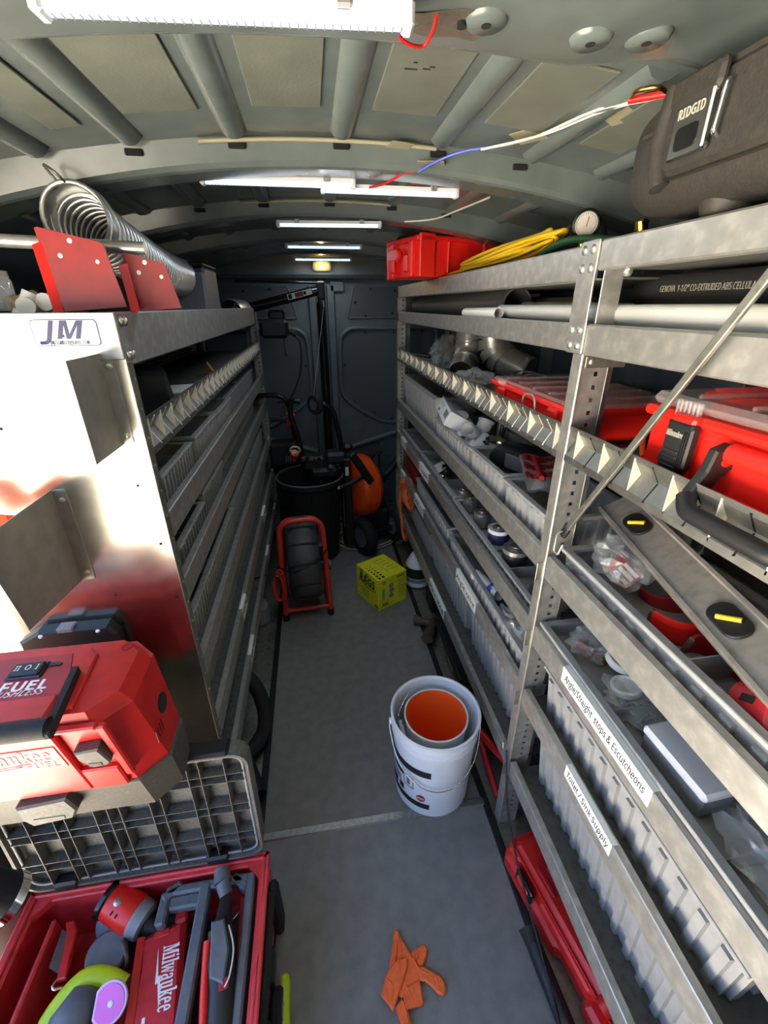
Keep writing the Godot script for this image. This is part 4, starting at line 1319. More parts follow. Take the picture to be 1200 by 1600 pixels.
	for c in [["large red open pipe collar below the spirit level", Vector3(0.645, 1.075, -0.575), Vector3(0, 55, 10), 0.062, 0.055], ["smaller dark red pipe collar beside the large red one", Vector3(0.615, 1.065, -0.445), Vector3(0, 120, 12), 0.05, 0.045], ["red pipe collar lying behind the clear parts bag", Vector3(0.70, 1.06, -0.66), Vector3(0, 10, 25), 0.05, 0.05]]:
		t = thing("pipe_collar", c[0], "collar", c[1], c[2], "red pipe collars in the large bin")
		st = S()
		var r: float = c[3]
		var h: float = c[4]
		lathe(st, [[r, -h / 2], [r + 0.002, -h * 0.3], [r + 0.0015, h * 0.3], [r, h / 2], [r - 0.005, h / 2], [r - 0.005, -h / 2], [r, -h / 2]], 28, Transform3D.IDENTITY, false, PI * 1.25)
		obj("shell", st, "red_bright" if r > 0.06 else "red_deep", t)
		for a in [0.0, PI * 1.25]:
			st = S(); box(st, Vector3(cos(a) * (r - 0.0025), 0, sin(a) * (r - 0.0025)), Vector3(0.009, h * 1.02, 0.009), 0.002)
			obj("edge_seam", st, "brown", t)
	t = thing("hole_saw", "pinkish red hole saw with slots, in the nearest compartment", "hole saw", Vector3(0.605, 1.075, -0.335), Vector3(60, 20, 15))
	st = S(); lathe(st, [[0, 0.025], [0.036, 0.025], [0.045, 0.015], [0.045, -0.04], [0.042, -0.04], [0.042, 0.012], [0, 0.012]], 24)
	obj("cup", st, "red_deep", t)
	st = S()
	for k in 5:
		var a := TAU * k / 5
		lathe(st, [[0, 0.0262], [0.008, 0.0262], [0.008, 0.02]], 10, X(Vector3(cos(a) * 0.025, 0, sin(a) * 0.025)))
		box(st, Vector3(0, -0.012, 0.0452), Vector3(0.012, 0.02, 0.002), 0.001, X(Vector3.ZERO, Vector3(0, k * 72, 0)))
	tag(obj("slots", st, "hole", t), "", "", "", "stuff")
	# spirit level slung across the bin
	var la := Vector3(0.70, 1.165, -0.865)
	var lb := Vector3(0.585, 1.125, -0.22)
	t = thing("spirit_level", "long grey box level lying aslant across the large near bin", "level", (la + lb) / 2, Vector3.ZERO)
	t.basis = Basis.looking_at((lb - la).normalized(), Vector3(-0.55, 0.83, 0).normalized())
	var LL := la.distance_to(lb)
	st = S()
	prism(st, [Vector2(-0.048, -0.013), Vector2(-0.048, 0.013), Vector2(-0.040, 0.013), Vector2(-0.038, 0.008), Vector2(0.038, 0.008), Vector2(0.040, 0.013), Vector2(0.048, 0.013), Vector2(0.048, -0.013)], -LL / 2, LL / 2, X(Vector3.ZERO).scaled_local(Vector3(0.84, 1, 1)), 0.001)
	obj("rail", st, "level_grey", t)
	for z in [0.215, -0.085, -0.24]:
		st = S(); prism(st, rrect(0.044, 0.075, 0.02, 5), 0.0, 0.006, X(Vector3(0, 0.0075, z), Vector3(-90, 0, 0)), 0.002)
		var vh := obj("vial_holder", st, "black", t)
		st = S(); tube(st, [Vector3(-0.012, 0.0145, z - 0.012), Vector3(0.012, 0.0145, z + 0.012)], 0.0045, 10)
		obj("vial", st, "yellow", vh)
	# second near bin: brass parts, caps, white box
	st = S(); clump(st, Vector3(0, 0.02, 0), Vector3(0.05, 0.028, 0.05), 61, 12, 0.4)
	solo("plastic_bag", "clear bag with red and brass bits in the second near bin", "bag", st, "film", Vector3(0.62, 0.835, -0.735))
	t = thing("brass_fitting", "small brass hex fitting beside the red tab", "fitting", Vector3(0.625, 0.842, -0.70), Vector3(70, 20, 0))
	st = S(); lathe(st, [[0.006, -0.018], [0.011, -0.018], [0.011, 0.0], [0.017, 0.0], [0.017, 0.01], [0.012, 0.01], [0.012, 0.02], [0.007, 0.02]], 6)
	obj("nut", st, "brass", t)
	st = S(); box(st, Vector3.ZERO, Vector3(0.014, 0.03, 0.04), 0.003)
	solo("red_tab", "red plastic tab beside the small brass fitting", "fitting", st, "red_deep", Vector3(0.60, 0.845, -0.73), Vector3(0, 10, 20))
	for c in [["upper of two white round caps", Vector3(0.635, 0.865, -0.655), Vector3(10, 0, -12)], ["lower of two white round caps, overlapping the other", Vector3(0.62, 0.845, -0.60), Vector3(-6, 0, 8)]]:
		t = thing("pipe_stopper", c[0] + " in the second near bin", "cap", c[1], c[2], "white round caps")
		st = S(); lathe(st, [[0, 0.0], [0.028, 0.0], [0.031, 0.003], [0.031, 0.014], [0.028, 0.017], [0.024, 0.017], [0.023, 0.013], [0, 0.013]], 28)
		obj("cap", st, "white_pipe", t)
	st = S(); clump(st, Vector3(0, 0.012, 0), Vector3(0.085, 0.02, 0.07), 63, 14, 0.4)
	solo("plastic_bag", "crinkled clear bag of small silver parts beyond the white box", "bag", st, "film", Vector3(0.65, 0.832, -0.56))
	st = S()
	for k in 40: tube(st, [Vector3(0.65 + rng.randf_range(-0.07, 0.07), 0.832 + rng.randf() * 0.01, -0.56 + rng.randf_range(-0.06, 0.05)), Vector3(0.65 + rng.randf_range(-0.07, 0.07), 0.838 + rng.randf() * 0.01, -0.56 + rng.randf_range(-0.06, 0.05))], 0.0022, 5)
	tag(solo("small_screws", "loose silver screws in the crinkled bag beyond the white box", "screws", st, "zinc"), "", "", "", "stuff")
	t = thing("white_box", "smooth white box standing in the second near bin", "box", Vector3(0.605, 0.857, -0.42), Vector3(0, 2, 2))
	st = S(); box(st, Vector3(0, -0.004, 0), Vector3(0.066, 0.05, 0.134), 0.004)
	obj("case", st, "grey_light", t)
	st = S(); box(st, Vector3(0, 0.022, 0), Vector3(0.072, 0.018, 0.14), 0.005)
	obj("lid", st, "white", t)
	st = S(); clump(st, Vector3(0, 0.02, 0), Vector3(0.07, 0.03, 0.09), 65, 12, 0.45)
	solo("plastic_bag", "glossy clear bag nearest the camera beside the white box", "bag", st, "film", Vector3(0.64, 0.835, -0.25))
	for c in [["yellow plastic cap at the right edge of the picture", Vector3(0.60, 0.845, -0.185), "yellow"]]:
		st = S(); lathe(st, [[0, 0], [0.018, 0], [0.02, 0.004], [0.018, 0.02], [0.012, 0.024], [0, 0.024]], 18)
		solo("plug", c[0], "cap", st, c[2], c[1])
	st = S(); box(st, Vector3.ZERO, Vector3(0.05, 0.01, 0.09), 0.003)
	solo("white_card", "white card lying on the tray beyond the grey bin's near end", "card", st, "white_pipe", Vector3(0.545, 0.612, -0.13), Vector3(0, 20, 35))
	# slanting flat rod with its wire hook
	var ra := Vector3(0.497, 1.72, -0.413)
	var rb := Vector3(0.505, 1.163, -0.752)
	t = thing("steel_rod", "slanting dark steel rod in front of the right shelving", "rod", (ra + rb) / 2)
	t.basis = Basis.looking_at((ra - rb).normalized(), Vector3.LEFT)
	st = S(); prism(st, rrect(0.013, 0.006, 0.002, 2), -ra.distance_to(rb) / 2, ra.distance_to(rb) / 2)
	obj("bar", st, "alu_dull", t)
	st = S(); box(st, Vector3(0, 0, ra.distance_to(rb) / 2), Vector3(0.02, 0.012, 0.03), 0.004)
	obj("end_fitting", st, "black", t)
	t = thing("wire_hook", "bent white wire hook at the foot of the slanting rod", "hook", Vector3(0.508, 1.15, -0.775))
	st = S(); tube(st, fillet([Vector3(-0.006, 0.02, 0.03), Vector3(-0.008, 0.0, 0.004), Vector3(-0.006, -0.045, 0.0), Vector3(-0.004, -0.05, 0.014), Vector3(0.0, -0.02, 0.02)], 0.01), 0.0028, 8)
	obj("wire", st, "zinc", t)

func ngon3(r: float, c: Vector3, squash := 1.0, n := 16) -> Array:   # ring round z
	var o := []
	for i in n: o.append(c + Vector3(r * cos(TAU * i / n), r * squash * sin(TAU * i / n), 0))
	return o

func right_top() -> void:
	# big black blow-moulded case on the top shelf
	var t := thing("tool_case", "large dusty black tool case with a chrome latch on the top shelf", "case", Vector3(0.495, 1.716, -0.40))
	var st := S()
	# profile across (x depth, y), swept along z with rounded ends
	var prof := func(k: float, zz: float) -> Array:
		var w := 0.37
		var h := 0.156
		var o := []
		for p in rrect(w - (1 - k) * 0.10, h - (1 - k) * 0.10, 0.055 * (0.5 + 0.5 * k), 6, w / 2, h / 2): o.append(Vector3(p.x, p.y, zz))
		return o
	loft(st, [prof.call(0.0, -0.392), prof.call(0.45, -0.385), prof.call(0.8, -0.36), prof.call(0.95, -0.32), prof.call(1.0, -0.27), prof.call(1.0, 0.50), prof.call(0.85, 0.54), prof.call(0.0, 0.56)])
	var shell_ := obj("shell", st, "black_case", t)
	st = S(); tube(st, [Vector3(-0.001, 0.10, -0.33), Vector3(-0.001, 0.10, 0.5)], 0.004, 8)
	obj("parting_line", st, "black_case", shell_)
	# raised field round the latch
	st = S()
	prism(st, rrect(0.20, 0.10, 0.03, 4), 0.0, 0.012, X(Vector3(0.004, 0.085, -0.185), Vector3(0, -90, 0)), 0.01)
	obj("latch_field", st, "black_case", t)
	st = S()
	tube(st, fillet([Vector3(0.004, 0.14, -0.285), Vector3(-0.002, 0.08, -0.292), Vector3(0.0, 0.03, -0.275)], 0.03), 0.014, 10)
	obj("moulded_ridge", st, "black_case", t)
	st = S(); prism(st, rrect(0.080, 0.030, 0.008, 3), 0.0, 0.012, X(Vector3(-0.008, 0.122, -0.225), Vector3(0, -90, 0)), 0.004)
	obj("latch_hood", st, "black_case", t)
	st = S(); prism(st, [Vector2(-0.030, -0.029), Vector2(0.030, -0.029), Vector2(0.030, 0.029), Vector2(-0.030, 0.029)], 0.0, 0.006, X(Vector3(-0.009, 0.082, -0.225), Vector3(0, -90, 0)), 0.002)
	var la := obj("latch", st, "latch_steel", t)
	la.set_meta("label", "chrome latch plate")
	st = S(); box(st, Vector3(-0.015, 0.082, -0.193), Vector3(0.010, 0.058, 0.005), 0.002)
	obj("latch_edge", st, "chrome", la)
	st = S(); prism(st, rrect(0.036, 0.024, 0.006, 3), 0.0, 0.0012, X(Vector3(-0.0148, 0.073, -0.227), Vector3(0, -90, 0)))
	obj("finger_pull", st, "black_gloss", la)
	text(la, "RIDGID", "grey_print", 0.011, Vector3(-0.0152, 0.099, -0.227), Vector3(0, -90, 0), "lettering", 0.042, "Droid Sans", true)
	st = S(); tube(st, fillet([Vector3(-0.008, 0.110, -0.182), Vector3(-0.016, 0.112, -0.178), Vector3(-0.016, 0.065, -0.181), Vector3(-0.008, 0.062, -0.183)], 0.005), 0.003, 8)
	obj("latch_bail", st, "chrome", la)
	st = S(); lathe(st, [[0, -0.012], [0.026, -0.012], [0.03, -0.006], [0.034, 0.01]], 24, X(Vector3(0.06, 0.0, -0.215)), true)
	obj("foot", st, "black_case", t)
	# red crate at the rear end of the top shelf
	t = thing("utility_crate", "red plastic parts crate overhanging the top shelf before the rear doors", "crate", Vector3(0.564, 1.702, -2.065), Vector3(0, -72, 0))
	st = S()
	var w := 0.256
	var L := 0.36
	var h := 0.14
	for s in [-1, 1]:
		box(st, Vector3(s * (w / 2 - 0.004), h / 2, 0), Vector3(0.008, h, L), 0.003)
		box(st, Vector3(0, h / 2, s * (L / 2 - 0.004)), Vector3(w, h, 0.008), 0.003)
		for q in [-1, 1]:
			box(st, Vector3(s * (w / 2 + 0.004), h * 0.52, q * (L / 2 - 0.03)), Vector3(0.018, h * 1.06, 0.07), 0.004)
			box(st, Vector3(s * (w / 2 - 0.05), h * 0.45, q * (L / 2 + 0.006)), Vector3(0.03, h * 0.9, 0.02), 0.004)
		box(st, Vector3(s * (w / 2 + 0.004), h - 0.01, 0), Vector3(0.018, 0.02, L), 0.004)
		box(st, Vector3(0, h - 0.01, s * (L / 2 + 0.004)), Vector3(w, 0.02, 0.018), 0.004)
		box(st, Vector3(s * (w / 2 + 0.003), h * 0.5, 0.05), Vector3(0.01, h * 0.8, 0.008), 0.002)
	box(st, Vector3(0, 0.004, 0), Vector3(w, 0.008, L), 0.002)
	obj("tub", st, "red_bright", t)
	st = S(); prism(st, rrect(0.09, 0.045, 0.02), 0.0, 0.02, X(Vector3(-0.05, 0.085, L / 2 + 0.004)), 0.004)
	obj("front_handle", st, "red_bright", t)
	st = S()
	for x in [-0.06, 0.05]: box(st, Vector3(x, 0.05, L / 2 + 0.016), Vector3(0.03, 0.06, 0.012), 0.004)
	obj("latch", st, "red_bright", t)
	st = S(); box(st, Vector3(0, h + 0.010, -0.01), Vector3(w * 0.92, 0.020, L * 0.9), 0.008)
	obj("crate_cover", st, "black_soft", t)
	# yellow cord coil
	t = thing("extension_cord", "coiled yellow cord lying along the top shelf before the red crate", "cord", Vector3(0.60, 1.702, -1.56))
	t.scale = Vector3(0.9, 0.85, 0.85)
	for k in 7:
		st = S()
		var p := []
		for i in 26:
			var a := TAU * i / 26
			p.append(Vector3(0.035 * sin(a) + 0.01 * sin(a * 2 + k), 0.014 + 0.011 * (k % 4) + 0.03 * pow(0.5 + 0.5 * cos(a), 2.0) + 0.004 * sin(a * 3 + k * 2.0), 0.05 * k * 0.3 + (0.36 + 0.012 * k) * cos(a)))
		tube(st, p, 0.0065, 7, true)
		obj("cord_loop", st, "yellow_cord", t)
	st = S(); tube(st, spline([Vector3(-0.02, 0.02, -0.30), Vector3(-0.04, 0.012, -0.45), Vector3(-0.05, 0.01, -0.6)]), 0.0065, 7)
	obj("loose_end", st, "yellow_cord", t)
	# pressure gauge and green hose
	t = thing("pressure_gauge", "round black rimmed gauge with a white dial on the top shelf", "gauge", Vector3(0.645, 1.768, -1.11), Vector3(8, -18, 0))
	t.scale = Vector3.ONE * 0.66
	st = S(); lathe(st, [[0, -0.025], [0.04, -0.025], [0.046, -0.015], [0.048, 0.01], [0.046, 0.018], [0.040, 0.019], [0.038, 0.012], [0, 0.012]], 32, X(Vector3.ZERO, Vector3(90, 0, 0)))
	obj("housing", st, "black_gloss", t)
	st = S(); lathe(st, [[0, 0.0135], [0.0375, 0.0135], [0.0375, 0.012]], 32, X(Vector3.ZERO, Vector3(90, 0, 0)))
	var dial := obj("dial", st, "gauge_face", t)
	st = S()
	for k in 21:
		var a := deg_to_rad(-45 + 270.0 * k / 20)
		box(st, Vector3(-cos(a) * 0.032, sin(a) * 0.032, 0.0138), Vector3(0.0012, 0.006, 0.0006), 0.0, X(Vector3.ZERO, Vector3.ZERO))
	tag(obj("scale_marks", st, "ink", dial), "", "", "", "stuff")
	st = S(); box(st, Vector3(0.002, 0.008, 0.0145), Vector3(0.003, 0.03, 0.0008), 0.0, X(Vector3.ZERO, Vector3(0, 0, -8)))
	obj("needle", st, "red_deep", dial)
	st = S(); lathe(st, [[0.012, -0.07], [0.012, -0.045], [0.016, -0.045], [0.016, -0.03], [0, -0.03]], 8)
	obj("stem", st, "brass", t)
	t = thing("garden_hose", "green hose loop beside the round gauge", "hose", Vector3(0.62, 1.702, -1.05))
	st = S(); tube(st, spline([Vector3(0.0, 0.008, -0.22), Vector3(-0.03, 0.02, -0.12), Vector3(-0.02, 0.03, -0.02), Vector3(0.04, 0.02, 0.06), Vector3(0.12, 0.01, 0.03)], 8), 0.0085, 10)
	obj("hose", st, "green_hose", t)
	t = thing("power_cable", "black cable loop standing behind the round gauge", "cable", Vector3(0.66, 1.70, -1.14))
	t.scale = Vector3.ONE * 0.72
	st = S(); tube(st, spline([Vector3(-0.05, 0.006, -0.14), Vector3(-0.05, 0.05, -0.05), Vector3(-0.03, 0.105, 0.0), Vector3(0.03, 0.12, 0.02), Vector3(0.07, 0.06, 0.02), Vector3(0.08, 0.01, 0.0)], 8), 0.008, 8)
	obj("cable", st, "black", t)
	t = thing("brass_valve", "small shiny brass coupling right of the round gauge", "fitting", Vector3(0.68, 1.72, -0.955), Vector3(0, 30, 8))
	st = S(); lathe(st, [[0, -0.018], [0.014, -0.018], [0.014, 0.0], [0.018, 0.0], [0.018, 0.014], [0.013, 0.016], [0.013, 0.032], [0.008, 0.036], [0, 0.036]], 8)
	obj("body", st, "brass", t)
	# pipes between the beams
	t = thing("drain_pipe", "fat grey plastic pipe, its open end behind the white pipes", "pipe", Vector3(0.635, 1.572, -1.41))
	st = S()
	var p2 := [Vector3(0, 0.03, 0), Vector3(0.0, 0.03, -1.32)]
	tube(st, p2, 0.047, 30, false, false); tube(st, p2, 0.042, 30, false, false)
	for z in [0.0, -1.32]:
		lathe(st, [[0.042, 0], [0.047, 0]], 30, X(Vector3(0, 0.03, z), Vector3(90, 0, 0)))
	obj("pipe", st, "pipe_grey", t)
	for w2 in [["short white pipe with an open end and print, before the fat grey pipe", Vector3(0.545, 1.579, -1.33), Vector3(0.55, 1.576, -1.64), 0.0155], ["white pipe lying over the others, running to the near shelf", Vector3(0.59, 1.583, -1.42), Vector3(0.565, 1.581, 0.3), 0.018], ["second long white pipe lower on the near shelf", Vector3(0.62, 1.566, -1.28), Vector3(0.552, 1.556, 0.3), 0.019], ["third white pipe at the back of the middle gap", Vector3(0.68, 1.59, -1.45), Vector3(0.615, 1.572, 0.3), 0.019]]:
		var a: Vector3 = w2[1]
		var b: Vector3 = w2[2]
		var r: float = w2[3]
		t = thing("plastic_pipe", w2[0], "pipe", a, Vector3.ZERO, "white pipes on the upper shelf")
		st = S(); tube(st, [Vector3.ZERO, b - a], r, 18, false, false); tube(st, [Vector3.ZERO, b - a], r * 0.84, 18, false, false)
		var dir := (b - a).normalized()
		var bas := Basis.looking_at(dir, Vector3.UP)
		for e in [Vector3.ZERO, b - a]: lathe(st, [[r * 0.84, 0], [r, 0]], 18, Transform3D(bas * Basis.from_euler(Vector3(PI / 2, 0, 0)), e))
		obj("pipe", st, "white_pipe", t)
	st = S(); tube(st, [Vector3(0.60, 1.548, -1.30), Vector3(0.66, 1.545, 0.2)], 0.016, 16)
	solo("wooden_pole", "brown wooden pole under the white pipes on the upper shelf", "pole", st, "beige_pipe")
	st = S(); tube(st, [Vector3(0.76, 1.592, -1.22), Vector3(0.76, 1.592, -2.3)], 0.03, 18, false, false); tube(st, [Vector3(0.76, 1.592, -1.22), Vector3(0.76, 1.592, -2.3)], 0.026, 18, false, false)
	solo("cardboard_tube", "beige tube with an open end, deep behind the fat grey pipe", "tube", st, "beige_pipe")
	t = thing("drain_pipe", "black plastic pipe with pale printing on the near upper shelf", "pipe", Vector3(0.66, 1.6235, -0.88))
	st = S(); tube(st, [Vector3.ZERO, Vector3(-0.005, 0.0, 1.1)], 0.0265, 26)
	obj("pipe", st, "black_soft", t)
	text(t, "GENOVA  1-1/2\" CO-EXTRUDED ABS CELLULAR CORE", "grey_print", 0.010, Vector3(-0.0282, 0.001, 0.19), Vector3(0, -90, 0), "lettering", 0.22, "Droid Sans")
	st = S(); tube(st, [Vector3(0.84, 1.60, -0.80), Vector3(0.84, 1.60, 0.3)], 0.034, 20)
	solo("drain_pipe", "dark pipe at the very back of the near upper shelf", "pipe", st, "black")

func left_top() -> void:
	var y0 := 1.513
	# flexible aluminium duct
	var t := thing("flexible_duct", "shiny flexible metal duct lying on top of the left shelving", "duct", Vector3.ZERO)
	var st := S()
	var pts := []; var rr := []
	var a := Vector3(-0.455, 1.762, -1.13)
	var b := Vector3(-0.47, 1.70, -1.95)
	for i in 121:
		var f := i / 120.0
		pts.append(a.lerp(b, f) + Vector3(0.02 * sin(f * 3.0), -0.03 * sin(f * PI), 0))
		rr.append(0.057 if i > 6 else 0.063)
	tube(st, pts, rr, 28, false, false)
	for i in range(8, 120, 3):
		var rg := []
		for k in 28: rg.append(pts[i] + Vector3(cos(TAU * k / 28), sin(TAU * k / 28), 0) * 0.0585)
		tube(st, rg, 0.0048, 6, true)
	obj("duct", st, "duct", t)
	st = S()
	var p := []
	for i in 30: p.append(a + Vector3(0.0625 * cos(TAU * i / 30), 0.0625 * sin(TAU * i / 30), -0.012))
	tube(st, p, 0.005, 8, true)
	p = []
	for i in 30: p.append(a + Vector3(0.0628 * cos(TAU * i / 30), 0.0628 * sin(TAU * i / 30), -0.04))
	tube(st, p, 0.004, 8, true)
	obj("end_band", st, "duct", t)
	st = S(); tube(st, spline([a + Vector3(-0.02, 0.06, -0.02), a + Vector3(-0.03, 0.085, 0.0), a + Vector3(-0.005, 0.07, 0.02), a + Vector3(0.0, 0.06, 0.0)]), 0.0025, 6)
	obj("tie_wire", st, "alu_dull", t)
	# duct bundles carrying it
	t = thing("flexible_duct", "second shiny duct, lying end on beside the grey box at the rear", "duct", Vector3(-0.40, 1.575, -2.55))
	st = S()
	pts = []; rr = []
	for i in 61:
		pts.append(Vector3(0.0, 0.0, -0.0072 * i)); rr.append(0.058 + (0.003 if i % 3 == 1 else -0.002))
	tube(st, pts, rr, 26, false, false)
	obj("duct", st, "duct", t)
	# red folded plates
	for q in [["larger red steel plate standing on the left shelving, nearest the end panel", -0.95, -0.445, 0.100, 0.135, -0.965], ["smaller red steel plate standing behind the larger one", -1.03, -0.325, 0.066, 0.10, -1.0]]:
		t = thing("steel_plate", q[0], "plate", Vector3(q[2], 1.592, q[5]), Vector3(-4, -4, 4), "red folded steel plates")
		var w: float = q[3]
		var h: float = q[4]
		st = S(); prism(st, [Vector2(0, 0), Vector2(w + 0.012, 0), Vector2(w, h * 0.74), Vector2(w - 0.004, h * 0.78), Vector2(-0.002, h), Vector2(-0.008, h * 0.99)], -0.0012, 0.0012, Transform3D.IDENTITY, 0.0004)
		obj("face", st, "plate_red", t)
		st = S(); prism(st, [Vector2(0, 0), Vector2(0.016, 0), Vector2(0.016, h * 0.80), Vector2(0.0, h * 0.84)], -0.0012, 0.0012, X(Vector3(-0.002, 0, 0), Vector3(0, 205, 0)), 0.0004)
		obj("folded_flange", st, "red_bright", t)
		st = S()
		for hp in [[0.45, 0.82, 0.0042], [0.22, 0.66, 0.004], [0.82, 0.56, 0.0035]]:
			lathe(st, [[0, 0.0004], [hp[2], 0.0004], [hp[2], 0.0]], 10, X(Vector3(w * hp[0], h * hp[1], 0.0012), Vector3(90, 0, 0)))
		tag(obj("punched_holes", st, "white_print", t), "", "", "", "stuff")
	# small fittings left of the plates
	st = S(); tube(st, [Vector3(-0.75, 1.715, -0.99), Vector3(-0.30, 1.70, -1.02)], 0.011, 14)
	solo("conduit", "grey metal conduit lying crosswise behind the red plates", "pipe", st, "zinc")
	for c in [[Vector3(-0.50, 1.594, -0.985), Vector3(0, 20, 60), "white_pipe", "pale plastic fitting left of the larger red plate"], [Vector3(-0.535, 1.594, -1.02), Vector3(20, 70, 20), "beige_pipe", "tan plastic fitting among the pale ones left of the plates"], [Vector3(-0.475, 1.594, -1.0), Vector3(0, 0, 20), "white_pipe", "pale tee fitting right against the larger red plate"]]:
		t = thing("pipe_fitting", c[3], "fitting", c[0], c[1], "fittings left of the red plates")
		st = S(); tube(st, [Vector3(-0.025, 0.016, 0), Vector3(0.025, 0.016, 0)], 0.015, 14, false, false); tube(st, [Vector3(-0.026, 0.016, 0), Vector3(-0.012, 0.016, 0)], 0.018, 14)
		tube(st, [Vector3(0, 0.016, 0), Vector3(0, 0.016, 0.025)], 0.015, 14)
		obj("body", st, c[2], t)
	t = thing("glass_jar", "clear jar of bits left of the fittings on the left shelving", "jar", Vector3(-0.56, 1.594, -1.0))
	st = S(); lathe(st, [[0, 0], [0.018, 0], [0.02, 0.004], [0.021, 0.05], [0.017, 0.056], [0.017, 0.062]], 20, Transform3D.IDENTITY, true)
	obj("jar", st, "film", t)
	st = S(); lathe(st, [[0.0185, 0.056], [0.0185, 0.066], [0, 0.066]], 20); obj("lid", st, "zinc", t)
	# grey box further back
	t = thing("equipment_box", "dark grey box with a sloping front on the left shelving", "box", Vector3(-0.50, y0, -1.80))
	st = S(); prism(st, [Vector2(0, 0), Vector2(0.28, 0), Vector2(0.28, 0.22), Vector2(0.06, 0.22), Vector2(0.03, 0.20)], -0.13, 0.13, X(Vector3(0.0, 0.0, -0.05), Vector3(0, 90, 0)), 0.008)
	obj("body", st, "grey_plastic", t)
	st = S(); box(st, Vector3(0.0, 0.225, -0.19), Vector3(0.27, 0.012, 0.24), 0.004)
	obj("lid", st, "black", t)
	# inside the slotted tray
	t = thing("plastic_tray", "dark plastic scoop on the slotted tray of the left shelving", "scoop", Vector3(-0.47, 1.344, -1.24))
	st = S(); prism(st, [Vector2(-0.10, 0.0), Vector2(0.10, 0.0), Vector2(0.085, 0.11), Vector2(-0.06, 0.125)], -0.09, 0.09, X(Vector3.ZERO, Vector3(0, 20, 0)), 0.01)
	obj("body", st, "black", t)
	st = S(); box(st, Vector3(0.0, 0.05, 0.14), Vector3(0.07, 0.05, 0.10), 0.02)
	obj("grip", st, "black_soft", t)
	st = S(); box(st, Vector3.ZERO, Vector3(0.12, 0.006, 0.16), 0.001)
	solo("paper_sheet", "white paper beside the dark scoop on the left slotted tray", "paper", st, "paper", Vector3(-0.43, 1.346, -1.62), Vector3(0, 14, 0))
	st = S(); prism(st, [Vector2(0, 0), Vector2(0.07, 0.0), Vector2(0.03, 0.05)], 0.0, 0.012, Transform3D.IDENTITY, 0.003)
	solo("wooden_wedge", "small tan wedge on the left slotted tray", "wedge", st, "tan", Vector3(-0.45, 1.345, -1.98), Vector3(0, -30, 0))
	# orange cloth held by the lower bracket
	t = thing("orange_cloth", "orange cloth tucked behind the lower bracket of the end panel", "cloth", Vector3(-0.58, 1.235, -0.79))
	st = S(); sheet(st, func(u, v): return Vector3(0.05 - 0.16 * u, 0.03 - 0.10 * v + 0.02 * sin(u * 9.0), 0.03 * sin(u * 11.0) * (1.0 - v * 0.4) + 0.02 * v), 14, 8, 0.004)
	obj("fold", st, "orange", t)

# ---------------------------------------------------------------- left foreground
func chamf(x0: float, x1: float, z0: float, z1: float, c: float) -> Array:   # plan outline, corners cut
	return [Vector2(x0 + c, z0), Vector2(x1 - c, z0), Vector2(x1, z0 + c), Vector2(x1, z1 - c), Vector2(x1 - c, z1), Vector2(x0 + c, z1), Vector2(x0, z1 - c), Vector2(x0, z0 + c)]

func slab(st: SurfaceTool, plan: Array, y0: float, y1: float, bev := 0.0) -> void:   # plan outline in x/z raised from y0 to y1
	var p := []
	for v in plan: p.append(Vector2(v.x, -v.y))
	prism(st, p, y0, y1, X(Vector3.ZERO, Vector3(-90, 0, 0)), bev)

